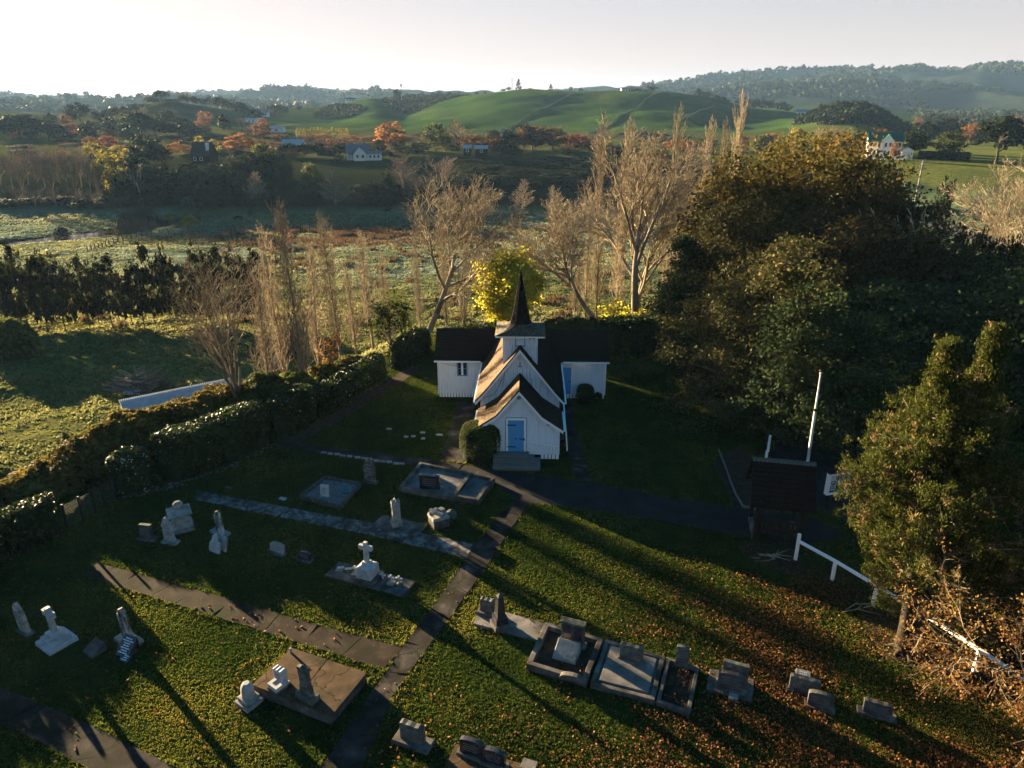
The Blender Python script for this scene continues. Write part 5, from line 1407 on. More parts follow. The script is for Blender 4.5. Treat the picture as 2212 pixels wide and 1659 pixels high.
nx, ny = G(1800, 1100)
g = thing('notice_board', 'white framed glazed notice board with posters on dark posts', 'notice board', (nx, ny, 0), R(14))
for x in (-.42, .42): MB().box(x - .05, x + .05, .06, .15, 0, 1.0).build('post', 'dark_wood', g)
zb, zt, w = .95, 2.2, .62
MB().box(-w, w, .0, .16, zb, zt).build('case', 'notice_back', g)
fr = MB().box(-w - .02, -w + .1, -.06, .0, zb, zt).box(w - .1, w + .02, -.06, .0, zb, zt).box(-w + .101, w - .101, -.06, .0, zb, zb + .11).box(-w + .101, w - .101, -.06, .0, zt - .13, zt).box(-w - .02, -w - .001, 0.001, .17, zb, zt).box(w + .001, w + .02, .001, .17, zb, zt).build('frame', 'white_trim', g)
MB().box(-w - .07, w + .07, -.1, .24, zt + .002, zt + .06).build('cap', 'asphalt', g)
p1 = MB().box(-.47, -.11, -.012, -.004, 1.18, 2.02).build('poster', 'paper', g)
MB().box(-.02, .34, -.012, -.004, 1.42, 2.0).build('poster', 'paper', g)
mb = MB()
mb.add(*(lambda q: (q.v, q.f))(MB().slab([(-.29 + .15 * math.cos(t), 1.62 + .13 * math.sin(t)) for t in np.linspace(R(20), R(330), 14)] + [(-.29 + .10 * math.cos(t), 1.62 + .085 * math.sin(t)) for t in np.linspace(R(330), R(20), 14)], -.020, -.0125)))
mb.box(-.34, -.18, -.02, -.0125, 1.555, 1.60)
mb.box(-.44, -.40, -.02, -.0125, 1.22, 1.44).box(-.40, -.30, -.02, -.0125, 1.40, 1.44).box(-.26, -.22, -.02, -.0125, 1.26, 1.44).box(-.22, -.15, -.02, -.0125, 1.26, 1.30).box(-.36, -.30, -.02, -.0125, 1.28, 1.33)
mb.build('print', 'notice_print', p1)
MB().box(-.36, -.22, -.02, -.0125, 1.47, 1.53).build('print', 'notice_green', p1)
MB().box(-w + .102, w - .102, -.03, -.024, zb + .112, zt - .132).build('pane', 'clear_glass', g)
rail_px = [(1718, 1209, 1.42), (1797, 1254, .98), (1885, 1309, .98), (1985, 1372, .98), (2103, 1452, .98), (2215, 1528, .98), (2340, 1610, .98)]
pts = [(*G(p[0], p[1]), p[2]) for p in rail_px]
g = thing('rail_fence', 'white post and rail fence with wire mesh running from the lychgate', 'fence', (pts[0][0], pts[0][1], 0))
ox, oy = pts[0][0], pts[0][1]
for (x, y, h) in pts:
    MB().box(x - ox - .065, x - ox + .065, y - oy - .065, y - oy + .065, 0, h).build('post', 'white_trim', g, bev=.008)
for q0, q1 in zip(pts[:-1], pts[1:]):
    MB().bar((q0[0] - ox, q0[1] - oy - .0, 1.03), (q1[0] - ox, q1[1] - oy, 1.03), .13, .10).build('rail', 'white_trim', g)
mb = MB()
for q0, q1 in zip(pts[:-1], pts[1:]):
    for z in (.2, .4, .6, .8): mb.tube((q0[0] - ox, q0[1] - oy, z), (q1[0] - ox, q1[1] - oy, z), .006, n=3, cap=False)
mb.build('wire_mesh', 'wire', g)
# second piece of white fence beyond the gate
q0 = G(1652, 1010); q1 = G(1659, 975)
g = thing('rail_fence', 'short white boarded fence half hidden behind the lychgate roof', 'fence', (q0[0], q0[1], 0))
mb = MB().bar((0, 0, .5), (q1[0] - q0[0], q1[1] - q0[1], .5), .05, .9); mb.build('board', 'white_trim', g)
for t in (0, 1): MB().box((q1[0] - q0[0]) * t - .06, (q1[0] - q0[0]) * t + .06, (q1[1] - q0[1]) * t - .06, (q1[1] - q0[1]) * t + .06, 0, 1.1).build('post', 'white_trim', g)
# garden bed edging, white painted timbers, by the lychgate
ed = [G(*p) for p in [(1552, 974), (1567, 1010), (1580, 1048), (1588, 1068), (1604, 1096), (1632, 1102)]]
g = thing('bed_edging', 'pale timber edging boards round the garden bed by the lychgate', 'edging', (*ed[0], 0))
for p, q in zip(ed[:-1], ed[1:]):
    MB().bar((p[0] - ed[0][0], p[1] - ed[0][1], .08), (q[0] - ed[0][0], q[1] - ed[0][1], .08), .05, .14).build('board', 'weathered_wood', g)
# bench and its sign
bx, by = G(1897, 822)
g = thing('garden_bench', 'slatted wooden bench under the trees with a white sign behind', 'bench', (bx, by, 0), R(-24))
for k in range(4): MB().bar((-.95, -.28 + .14 * k, .45), (.95, -.28 + .14 * k, .45), .11, .03).build('seat_slat', 'pale_wood', g)
for k in range(12): MB().box(-.88 + .16 * k - .035, -.88 + .16 * k + .035, .24, .27, .5, .95).build('back_slat', 'pale_wood', g)
MB().bar((-.95, .255, .98), (.95, .255, .98), .05, .07).build('top_rail', 'pale_wood', g)
for sx in (-1, 1):
    for y, h in ((-.3, .66), (.26, 1.0)): MB().box(sx * .95 - .035, sx * .95 + .035, y - .035, y + .035, 0, h).build('leg', 'pale_wood', g)
    MB().bar((sx * .95, -.34, .67), (sx * .95, .24, .67), .08, .03).build('armrest', 'pale_wood', g)
sx, sy = G(1902, 806)
g = thing('small_sign', 'small white square sign on a post behind the bench', 'sign', (sx, sy, 0), R(-24))
MB().box(-.03, .03, .011, .06, 0, 1.3).build('post', 'dark_wood', g)
MB().box(-.24, .24, -.01, .01, .85, 1.35).build('panel', 'marble_clean', g)
lines(g, .3, .95, 1.25, -.011, 4, 'grey_stone', seed=3)
# ------------------------------------------------------------------ plants: generators
def grow(rng, p, d, L, r, spec, lv, out):
    sp = spec[lv]
    n = sp['n']; step = L / n
    p = Vector(p); d = Vector(d).normalized()
    pts = [(p.copy(), r)]
    tip = sp.get('tip', 0.25)
    for k in range(n):
        d = (d + Vector((rng.gauss(0, 1), rng.gauss(0, 1), rng.gauss(0, 1))) * sp['wob'] + Vector((0, 0, sp['up']))).normalized()
        q = p + d * step
        r1 = r * (1 - (1 - tip) * (k + 1) / n)
        out.append((lv, p.x, p.y, p.z, q.x, q.y, q.z, pts[-1][1], r1))
        p = q; pts.append((p.copy(), r1))
    if lv + 1 >= len(spec): return
    kids = sp['kids']; a0, a1 = sp['ang']; l0, l1 = sp['ratio']; ks = sp['start']
    roll = rng.uniform(0, 2 * PI)
    for k in range(kids):
        t = ks + (1 - ks) * ((k + rng.uniform(0.1, 0.9)) / kids)
        f = t * n; i = min(n - 1, int(f)); u = f - i
        b = pts[i][0].lerp(pts[i + 1][0], u); br = pts[i][1] * (1 - u) + pts[i + 1][1] * u
        dd = (pts[i + 1][0] - pts[i][0]).normalized()
        ax = dd.orthogonal().normalized()
        roll += 2.4 + rng.uniform(-.5, .5)
        ax.rotate(Matrix.Rotation(roll, 3, dd))
        nd = dd.copy(); nd.rotate(Matrix.Rotation(rng.uniform(a0, a1), 3, ax))
        sh = sp.get('taperlen', 0.5)
        grow(rng, b, nd, L * rng.uniform(l0, l1) * (1 - sh * (t - ks) / (1 - ks + 1e-6)), max(sp.get('rmin', 0.0), br * sp['rr']), spec, lv + 1, out)

def split_tree(out, trunk_levels, name, bark, twig, seed=1, rmin=0.0):
    A = np.array([s[1:] for s in out if s[0] <= trunk_levels]); B = np.array([s[1:] for s in out if s[0] > trunk_levels])
    if rmin: B[:, 6] = np.maximum(B[:, 6], rmin); B[:, 7] = np.maximum(B[:, 7], rmin * .6)
    rg = np.random.default_rng(seed)
    return segs_mesh(name + '_trunk', A, bark, 6, rg), segs_mesh(name + '_branches', B, twig, 3, rg)

def crown_points(rng, kind, ncl, per, cs, lobes=0.0):
    """clump centres and leaf positions in a unit tree: height 1, radius .5"""
    n = ncl
    a = rng.random(n) * 2 * PI
    if kind == 'round':
        v = rng.normal(size=(n, 3)); v /= np.linalg.norm(v, axis=1, keepdims=True)
        rad = 0.55 + 0.45 * rng.random(n) ** .6
        C = v * rad[:, None] * np.array([.40, .40, .38]) + np.array([0, 0, .58]); ctr = np.array([0, 0, .5])
    elif kind == 'bush':
        v = rng.normal(size=(n, 3)); v /= np.linalg.norm(v, axis=1, keepdims=True); v[:, 2] = np.abs(v[:, 2])
        rad = 0.6 + 0.4 * rng.random(n) ** .6
        C = v * rad[:, None] * np.array([.42, .42, .86]) + np.array([0, 0, .04]); ctr = np.array([0, 0, .2])
    elif kind == 'dome':
        v = rng.normal(size=(n, 3)); v /= np.linalg.norm(v, axis=1, keepdims=True); v[:, 2] = np.abs(v[:, 2]) * .9 - .18
        rad = 0.65 + 0.35 * rng.random(n) ** .6
        C = v * rad[:, None] * np.array([.44, .44, .52]) + np.array([0, 0, .46]); ctr = np.array([0, 0, .35])
    elif kind == 'cone':
        u = rng.random(n) ** 1.25
        rr = (.44 * (1 - u) ** .85 + .02) * np.sqrt(.35 + .65 * rng.random(n))
        C = np.stack([rr * np.cos(a), rr * np.sin(a), .07 + .88 * u], 1); ctr = np.array([0, 0, .3])
    elif kind == 'column':
        u = rng.random(n)
        rr = .40 * np.sin(PI * np.clip(u * .9 + .1, 0, 1)) ** .6 * np.sqrt(.3 + .7 * rng.random(n))
        C = np.stack([rr * np.cos(a), rr * np.sin(a), .10 + .86 * u], 1); ctr = np.array([0, 0, .5])
    elif kind == 'none': pass
    elif kind == 'ragged':                        # narrow, gappy, trunk showing low down
        u = rng.random(n)
        rr = (.46 * (1 - .65 * u)) * np.sqrt(rng.random(n))
        C = np.stack([rr * np.cos(a), rr * np.sin(a), .20 + .78 * u], 1); ctr = np.array([0, 0, .5])
    if lobes:                                     # bulging limbs with hollows between them
        D = C - ctr; D /= (np.linalg.norm(D, axis=1, keepdims=True) + 1e-6)
        ph = rng.random() * 40
        f_ = 1 - lobes + 2 * lobes * fbm(D[:, 0] * 2.7 + D[:, 2] * 1.9 + ph, D[:, 1] * 2.7 - D[:, 2] * 1.9 + ph, 2, 3)
        C = ctr + (C - ctr) * np.clip(f_, .40, 1.28)[:, None]
        C[:, 2] = np.clip(C[:, 2], .02, 1)
    clr = rng.random(n)
    idx = np.repeat(np.arange(n), per)
    off = rng.normal(size=(n * per, 3)) * cs * np.array([1, 1, .62])
    P = C[idx] + off
    rnd = np.clip(.55 * clr[idx] + .45 * rng.random(n * per), 0, 1)
    o = P - ctr; o /= (np.linalg.norm(o, axis=1, keepdims=True) + 1e-6)
    return P, rnd, o, C

def tree_proto(seed, kind, mat, ncl=70, per=24, cs=.06, leaf=.03, bark='bark_dark', trunk_to=.6, tr=.022, aspect=1.0, up=0.25, limbs=14):
    """returns (trunk mesh, crown mesh) for a unit tree; aspect = leaf stretch for tall narrow trees"""
    rng = np.random.default_rng(seed)
    P, rnd, o, C = crown_points(rng, kind, ncl, per, cs)
    V, Q = cards(rng, P, leaf, up=up, out=o * .7)
    crown = np_mesh('crown', V, Q, mat, rnd)
    S = []
    z = 0; x = y = 0; n = 6
    for k in range(n):
        x1, y1 = x + rng.normal() * .008, y + rng.normal() * .008
        S.append((x, y, trunk_to * k / n, x1, y1, trunk_to * (k + 1) / n, tr * (1 - .65 * k / n), tr * (1 - .65 * (k + 1) / n)))
        x, y = x1, y1
    for k in range(limbs):
        c = C[rng.integers(len(C))]
        z0 = min(trunk_to * .97, max(.12, c[2] - .12 - .25 * math.hypot(c[0], c[1])))
        m = np.array([c[0] * .5, c[1] * .5, z0 + (c[2] - z0) * .62])
        S.append((0, 0, z0, *m, tr * .42, tr * .28)); S.append((*m, *c, tr * .28, tr * .10))
    return segs_mesh('trunk', S, bark, 6, rng), crown

def set_tree(name, label, loc, h, w, proto, cat='tree', group=None, rz=None, names=('trunk', 'crown'), sink=.15):
    rz = random.uniform(0, 2 * PI) if rz is None else rz
    t = thing(name, label, cat, (loc[0], loc[1], loc[2] - sink), rz, group)
    t.scale = (w, w, h)
    for nmn, me in zip(names, proto):
        if me is not None: link(nmn, me, t)
    return t

random.seed(11)
# ------------------------------------------------------------------ lawn, leaves, tussocks
def polymask(x, y, polys):
    m = np.zeros(len(x), bool)
    for p in polys: m |= inside(x, y, p)
    return m

def blades(name, X, Y, Z, h, w, rnd, mat, per=3, seed=0, splay=.7):
    rng = np.random.default_rng(seed)
    n = len(X)
    V = np.empty((n * per, 3, 3)); rr = np.empty(n * per)
    for k in range(per):
        a = rng.random(n) * 2 * PI; b = rng.random(n) * 2 * PI
        hh = h * (.6 + .8 * rng.random(n)); sp = splay * hh * rng.random(n)
        ox = rng.normal(size=n) * w * 1.2; oy = rng.normal(size=n) * w * 1.2
        dx, dy = np.cos(a) * w, np.sin(a) * w
        s = slice(k * n, (k + 1) * n)
        V[s, 0] = np.stack([X + ox - dx, Y + oy - dy, Z - .01], 1)
        V[s, 1] = np.stack([X + ox + dx, Y + oy + dy, Z - .01], 1)
        V[s, 2] = np.stack([X + ox + np.cos(b) * sp, Y + oy + np.sin(b) * sp, Z + hh], 1)
        rr[s] = np.clip(rnd + rng.normal(size=n) * .18, 0, 1)
    Q = np.arange(n * per * 3).reshape(-1, 3)
    return np_mesh(name, V.reshape(-1, 3), Q, mat, rr)

def lawn():
    rng = np.random.default_rng(5)
    # denser near the camera
    n = 420000
    y = 13 + 52 * rng.random(n) ** 1.35
    x = (rng.random(n) * 2 - 1) * (y * 0.80 + 6)
    k = inside(x, y, YARD) & (seg_dist(x, y, YARD) > .15) & ~polymask(x, y, EXCL)
    x, y = x[k], y[k]
    rnd = np.clip(.45 + .8 * (fbm(x / 8, y / 8, 3, 50) - .5) + 1.1 * (fbm(x / 2.2, y / 2.2, 4, 3) - .5), 0, 1)
    h = .034 + .035 * np.clip(fbm(x / 1.3, y / 1.3, 3, 12) - .35, 0, 1)
    # rank grass along path edges
    ed = np.full(len(x), 1e9)
    for p in EXCL: ed = np.minimum(ed, seg_dist(x, y, p))
    h = np.where((ed < .16) & (fbm(x / .5, y / .5, 2, 40) > .45), h * 2.1, h)
    me = blades('grass', x, y, np.zeros(len(x)), h, .011 + .00038 * y, rnd, 'grass_blade', 3, 6)
    tag(link('lawn_grass', me), kind='stuff')
lawn()

def leaf_litter():
    rng = np.random.default_rng(8)
    n = 260000
    y = 12 + 24 * rng.random(n); x = -4 + 32 * rng.random(n)
    # thick towards the oak on the right, thinning to the main path and beyond
    px = (x * math.cos(.3) + (26 - y) * math.sin(.9)) 
    dens = np.clip(.02 + .95 * sstep(2, 20, x + .8 * (26 - y)) ** 1.2, 0, 1)
    dens *= sstep(34.2, 30, y + .26 * x) * .9 + .03
    dens *= np.clip(3.2 * (fbm(x / 2.4, y / 2.4, 5, 6) - .30), .06, 1)
    dens = np.clip(dens * 1.7, 0, 1)
    leftp = x < np.interp(y, [12, 20, 27, 34], [-4.6, -3.0, -.8, 1.2])
    dens *= np.where(leftp, .06, 1)
    k = rng.random(n) < dens
    paths = polymask(x, y, EXCL[:9])
    k &= ~paths | (rng.random(n) < .1)
    x, y = x[k], y[k]
    C = np.stack([x, y, .045 + .05 * rng.random(len(x))], 1)
    C[:, 2] += np.where(polymask(x, y, EXCL[10:]), .05, 0)
    V, Q = cards(rng, C, .036, up=1.3, asp=.75, jit=.5)
    tag(link('fallen_leaves', np_mesh('fallen_leaves', V, Q, 'fallen_leaf', rng.random(len(C)) ** 1.3)), kind='stuff')
    # a thin scatter on the left lawns and the leafy path
    n = 2600
    y = 17 + 20 * rng.random(n); x = -24 + 22 * rng.random(n)
    k = fbm(x / 2.5, y / 2.5, 3, 17) > .5
    C = np.stack([x[k], y[k], np.full(k.sum(), .06)], 1)
    V, Q = cards(rng, C, .05, up=1.2, asp=.75)
    tag(link('scattered_leaves', np_mesh('scattered_leaves', V, Q, 'fallen_leaf', rng.random(len(C)))), kind='stuff')
    # petals dropped under the camellias
    pts = [G(*p) for p in [(250, 1078), (330, 1062), (420, 1035), (500, 1005), (560, 978), (585, 962)]]
    n = 420; t = rng.random(n)
    X = np.array([lerp2(pts, k) for k in t]) + rng.normal(size=(n, 2)) * np.array([.28, .22])
    C = np.stack([X[:, 0], X[:, 1], np.full(n, .05)], 1)
    V, Q = cards(rng, C, .05, up=1.6, asp=.8)
    tag(link('fallen_petals', np_mesh('fallen_petals', V, Q, 'petal_fallen', rng.random(n))), kind='stuff')
leaf_litter()

def tussocks():
    rng = np.random.default_rng(15)
    n = 170000
    r = 38 + 185 * rng.random(n) ** 1.15; a = np.radians(-46 + 74 * rng.random(n)); r = np.where(a < 0, r / np.cos(a), r)
    x, y = r * np.sin(a), r * np.cos(a)
    d = seg_dist(x, y, YARD)
    k = ~inside(x, y, YARD) & (d > .6) & (seg_dist(x, y, BROOK, False) > 4.5)
    lump = fbm(x / 2.6, y / 2.6, 3, 44)
    k &= rng.random(n) < np.clip((lump - .22) * 3.2, .06, 1)
    x, y, r, lump = x[k], y[k], r[k], lump[k]
    z = H(x, y)
    rnd = np.clip(.45 + 1.2 * (fbm(x / 14, y / 14, 3, 9) - .5) + .8 * (lump - .5), 0, 1)
    h = .08 + .30 * np.clip(lump - .4, 0, .5) + .0004 * r
    fr = rng.random(len(x)) < sstep(100, 150, y) * np.clip(.3 + 1.5 * (fbm(x / 22, y / 22, 4, 21) - .3), 0, 1)
    for nm_, k, mt_ in (('meadow_tussocks', ~fr, 'tussock'), ('frosted_tussocks', fr, 'tussock_frost')):
        tag(link(nm_, blades(nm_, x[k], y[k], z[k], h[k], (.05 + .0010 * r)[k], rnd[k], mt_, 3, 16, 1.1)), kind='stuff')
    # rushes: the brown patch in the meadow and clumps scattered about it
    n = 9000
    x = RUSH[0] + rng.normal(size=n) * 16; y = RUSH[1] + rng.normal(size=n) * 8
    k = fbm(x / 5, y / 5, 3, 4) > .42; x, y = x[k], y[k]
    tag(link('rush_bed', blades('rush_bed', x, y, H(x, y), .7, .10, rng.random(len(x)), 'rush', 3, 19, .6)), kind='stuff')
    n = 260
    cx = -70 + 120 * rng.random(n); cy = 90 + 110 * rng.random(n)
    k = ~inside(cx, cy, YARD); cx, cy = cx[k], cy[k]
    x = np.repeat(cx, 22) + rng.normal(size=len(cx) * 22) * .5; y = np.repeat(cy, 22) + rng.normal(size=len(cx) * 22) * .5
    tag(link('rush_clumps', blades('rush_clumps', x, y, H(x, y), .75, .08, rng.random(len(x)), 'rush', 3, 23, .5)), kind='stuff')
tussocks()

# ------------------------------------------------------------------ clipped bushes, hedges, gorse
def leafy_shell(rng, n, shape, size, up=.2, lump=.18, seed=0, thick=.22, axis=None):
    """leaf cards through the outer layer of a rounded body; shape(s, t) -> points and outward directions"""
    s = rng.random(n); t = rng.random(n)
    P, o = shape(s, t)
    lum = (fbm(P[:, 0] * 1.3 + P[:, 2], P[:, 1] * 1.3 + P[:, 2] * .7, 3, seed) - .5) * 2 * lump
    dep = thick * rng.random(n) ** 1.6
    P = P + o * (lum - dep)[:, None]
    V, Q = cards(rng, P, size, up=up, out=o * .9, axis=axis)
    return P, o, V, Q

def hedge_shape(pts, w, h):
    pts = np.array(pts, float)
    L = np.r_[0, np.cumsum(np.linalg.norm(np.diff(pts[:, :2], axis=0), axis=1))]
    def f(s, t):
        q = s * L[-1]
        x = np.interp(q, L, pts[:, 0]); y = np.interp(q, L, pts[:, 1]); z = np.interp(q, L, pts[:, 2])
        x2 = np.interp(np.minimum(q + .2, L[-1]), L, pts[:, 0]); y2 = np.interp(np.minimum(q + .2, L[-1]), L, pts[:, 1])
        x1 = np.interp(np.maximum(q - .2, 0), L, pts[:, 0]); y1 = np.interp(np.maximum(q - .2, 0), L, pts[:, 1])
        tx, ty = x2 - x1, y2 - y1; n_ = np.hypot(tx, ty) + 1e-9; nx, ny = -ty / n_, tx / n_
        ed = np.minimum(q, L[-1] - q)
        en = np.sqrt(np.clip(ed / (w * .5), .02, 1))
        th = (t * 1.2 - .1) * PI
        c = np.sign(np.cos(th)) * np.abs(np.cos(th)) ** .55; sn = np.abs(np.sin(th)) ** .55 * np.sign(np.sin(th))
        hz = h * (.9 + .1 * en)
        P = np.stack([x + nx * c * w / 2 * en, y + ny * c * w / 2 * en, z + np.maximum(.02, sn) * hz], 1)
        o = np.stack([nx * c, ny * c, np.maximum(0, sn) * 1.0], 1); o /= (np.linalg.norm(o, axis=1, keepdims=True) + 1e-6)
        return P, o
    return f, L[-1]

def hedge(name, label, pts, w, h, leaf, mat, dens=150, flower=None, nfl=0, seed=0, group=None, cat='hedge', lump=.2, flsize=.06, fl_mat='petal_white', thick=.3):
    rng = np.random.default_rng(seed)
    o0 = np.array([pts[0][0], pts[0][1], 0])
    pts = [(p[0] - o0[0], p[1] - o0[1], p[2] if len(p) > 2 else 0) for p in pts]
    f, L = hedge_shape(pts, w, h)
    g = thing(name, label, cat, tuple(o0), 0, group)
    n = int(L * (2 * h + w) * dens)
    P, o, V, Q = leafy_shell(rng, n, f, leaf, seed=seed, lump=lump, thick=thick)
    r = np.clip(.4 + .9 * (fbm(P[:, 0] * 1.1, P[:, 1] * 1.1 + P[:, 2], 3, seed + 5) - .5) + .35 * (rng.random(n) - .5), 0, 1)
    link('foliage', np_mesh('foliage', V, Q, mat, r), g)
    # inner growth: a solid dark core added to block light
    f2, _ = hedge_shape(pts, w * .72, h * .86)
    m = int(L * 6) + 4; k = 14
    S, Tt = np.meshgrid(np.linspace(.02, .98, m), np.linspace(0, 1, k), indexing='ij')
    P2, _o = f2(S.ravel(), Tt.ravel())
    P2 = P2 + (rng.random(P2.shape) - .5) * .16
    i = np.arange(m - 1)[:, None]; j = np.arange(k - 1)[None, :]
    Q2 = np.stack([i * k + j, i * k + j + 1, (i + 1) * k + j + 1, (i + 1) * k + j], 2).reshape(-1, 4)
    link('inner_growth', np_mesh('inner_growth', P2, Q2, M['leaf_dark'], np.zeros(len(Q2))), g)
    nfl = int(nfl * .55); flsize = flsize * .75
    if nfl:
        P, o, V, Q = leafy_shell(rng, nfl, f, flsize, seed=seed, lump=lump, thick=.02, up=.1)
        tag(link('flowers', np_mesh('flowers', V + np.repeat(o, 4, 0) * .05, Q, fl_mat, rng.random(nfl)), g), kind='stuff')
    return g

def bush(name, label, x, y, z, rx, ry, h, leaf, mat, n, seed=0, cat='bush', group=None, power=.75, lump=.12, flowers=0, fl_mat='petal_white', up=.2, thick=.25, core=True, flsize=.06):
    rng = np.random.default_rng(seed)
    def f(s, t):
        a = s * 2 * PI; b = (t ** .8) * PI * .5
        c = np.cos(b) ** power; sn = np.sin(b) ** power
        P = np.stack([rx * c * np.cos(a), ry * c * np.sin(a), h * sn], 1)
        o = np.stack([c * np.cos(a), c * np.sin(a), sn], 1); o /= np.linalg.norm(o, axis=1, keepdims=True) + 1e-6
        return P, o
    g = thing(name, label, cat, (x, y, z), 0, group)
    P, o, V, Q = leafy_shell(rng, n, f, leaf, seed=seed, lump=lump, up=up, thick=thick)
    r = np.clip(.4 + .9 * (fbm(P[:, 0] * 1.4, P[:, 1] * 1.4 + P[:, 2], 3, seed + 5) - .5) + .4 * (rng.random(n) - .5), 0, 1)
    link('foliage', np_mesh('foliage', V, Q, mat, r), g)
    if core:  # dark core added inside so light does not pass through the leaves
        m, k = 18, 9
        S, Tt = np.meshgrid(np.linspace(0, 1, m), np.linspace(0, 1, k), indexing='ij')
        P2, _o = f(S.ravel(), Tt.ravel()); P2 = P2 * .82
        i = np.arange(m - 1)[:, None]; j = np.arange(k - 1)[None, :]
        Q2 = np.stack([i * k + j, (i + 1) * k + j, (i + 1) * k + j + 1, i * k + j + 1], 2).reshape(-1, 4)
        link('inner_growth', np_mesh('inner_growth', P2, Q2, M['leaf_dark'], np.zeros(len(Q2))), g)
    if flowers:
        P, o, V, Q = leafy_shell(rng, flowers, f, flsize, seed=seed, lump=lump, thick=.02, up=.1)
        link('flowers', np_mesh('flowers', V + np.repeat(o, 4, 0) * .05, Q, fl_mat, rng.random(flowers)), g)
    return g

# the big clipped dome by the church steps, and the one at the right wing
bx, by = G(1036, 990)
bush('clipped_bush', 'big clipped round bush left of the church steps', bx + .05, by + .05, 0, 1.27, 1.2, 2.3, .042, 'leaf_box', 16000, 3, power=.42, lump=.06, thick=.12)
x, y = cw(4.6, 9.0)
bush('clipped_bush', 'small dark clipped bush in front of the right wing wall', x, y, 0, .66, .6, 1.35, .05, 'leaf_camellia', 4000, 4, power=.5, lump=.06, thick=.12)
bush('garden_plant', 'loose leafy plant against the right wing wall', *cw(5.5, 9.3), 0, .4, .35, .6, .06, 'leaf_green', 500, 6, core=False, cat='plant')
bush('garden_plant', 'leafy plant by the porch right hand corner', *cw(2.75, 1.0), 0, .3, .6, .8, .06, 'leaf_green', 600, 7, core=False, cat='plant')
# camellia hedge sections along the left boundary
def hp(*pp): return [(*G(*p), 0) for p in pp]
def offs(pts, d):
    """shift a line outward (to the left of its direction)"""
    out = []
    for i, p in enumerate(pts):
        a = pts[max(0, i - 1)]; b = pts[min(len(pts) - 1, i + 1)]
        t = Vector((b[0] - a[0], b[1] - a[1])).normalized()
        out.append((p[0] - t.y * d, p[1] + t.x * d, p[2]))
    return out
hedge('camellia_hedge', 'low camellia hedge with pink and white flowers left of the wire fence gap', offs(hp((-190, 1335), (-60, 1262), (40, 1200), (150, 1150)), .9), 1.9, 2.05, .085, 'leaf_camellia', 170, nfl=200, seed=21, fl_mat='petal_pink')
hedge('camellia_hedge', 'camellia covered with white flowers right of the wire fence gap', offs(hp((258, 1084), (300, 1070), (345, 1054)), .9), 1.9, 2.3, .085, 'leaf_camellia', 190, nfl=260, seed=22, flsize=.075)
hedge('camellia_hedge', 'tall dark camellia hedge, the longest section, above the petal strip', offs(hp((355, 1052), (430, 1030), (510, 1000), (590, 960), (600, 955)), 1.1), 2.3, 2.9, .085, 'leaf_camellia', 150, nfl=168, seed=23)
hedge('camellia_hedge', 'rounded dark camellia at the corner where the upper path meets the hedge', offs(hp((612, 950), (650, 930), (700, 908)), 1.0), 2.2, 2.6, .085, 'leaf_camellia', 160, nfl=132, seed=24)
hedge('camellia_hedge', 'flowering camellia hedge beside the church lawn', offs(hp((712, 898), (760, 868), (800, 842), (850, 812)), 1.0), 2.0, 1.9, .085, 'leaf_camellia', 160, nfl=208, seed=25)
hedge('dark_hedge', 'dark shrubs closing the gap between hedge and left wing', offs(hp((868, 800), (900, 775), (935, 755)), .6), 2.2, 2.2, .09, 'leaf_camellia', 140, nfl=8, seed=26)
hedge('dark_hedge', 'dark leafy shrubs behind the left half of the church', [(-6.0, 56.5, 0), (-2.5, 57.5, 0), (.5, 58, 0)], 2.4, 2.9, .1, 'leaf_camellia', 110, seed=27, nfl=12, fl_mat='petal_pink')
hedge('dark_hedge', 'dark leafy shrubs behind the right half of the church', [(2.5, 58, 0), (6.5, 58.5, 0), (10.5, 59, 0), (14, 60, 0)], 2.6, 3.1, .1, 'leaf_camellia', 110, seed=28, nfl=12)
# wire fence in the gap
wp = [G(*p) for p in [(146, 1140), (180, 1122), (207, 1107), (228, 1094), (252, 1080)]]
g = thing('wire_fence', 'green wire mesh fence across the gap between the hedges', 'fence', (*wp[0], 0))
for p in wp: MB().box(p[0] - wp[0][0] - .045, p[0] - wp[0][0] + .045, p[1] - wp[0][1] - .045, p[1] - wp[0][1] + .045, 0, 1.35).build('post', 'iron', g)
mb = MB()
for p, q in zip(wp[:-1], wp[1:]):
    for k in range(14):
        z = .06 + k * .09
        mb.tube((p[0] - wp[0][0], p[1] - wp[0][1], z), (q[0] - wp[0][0], q[1] - wp[0][1], z), .006, n=3, cap=False)
    L = math.hypot(q[0] - p[0], q[1] - p[1]); m = int(L / .1)
    for k in range(m):
        t = (k + .5) / m; xx, yy = p[0] + (q[0] - p[0]) * t - wp[0][0], p[1] + (q[1] - p[1]) * t - wp[0][1]
        mb.tube((xx, yy, .05), (xx, yy, 1.25), .005, n=3, cap=False)
mb.build('mesh', 'wire', g)
# gorse and scrub on the slope outside the hedge
rg = random.Random(77)
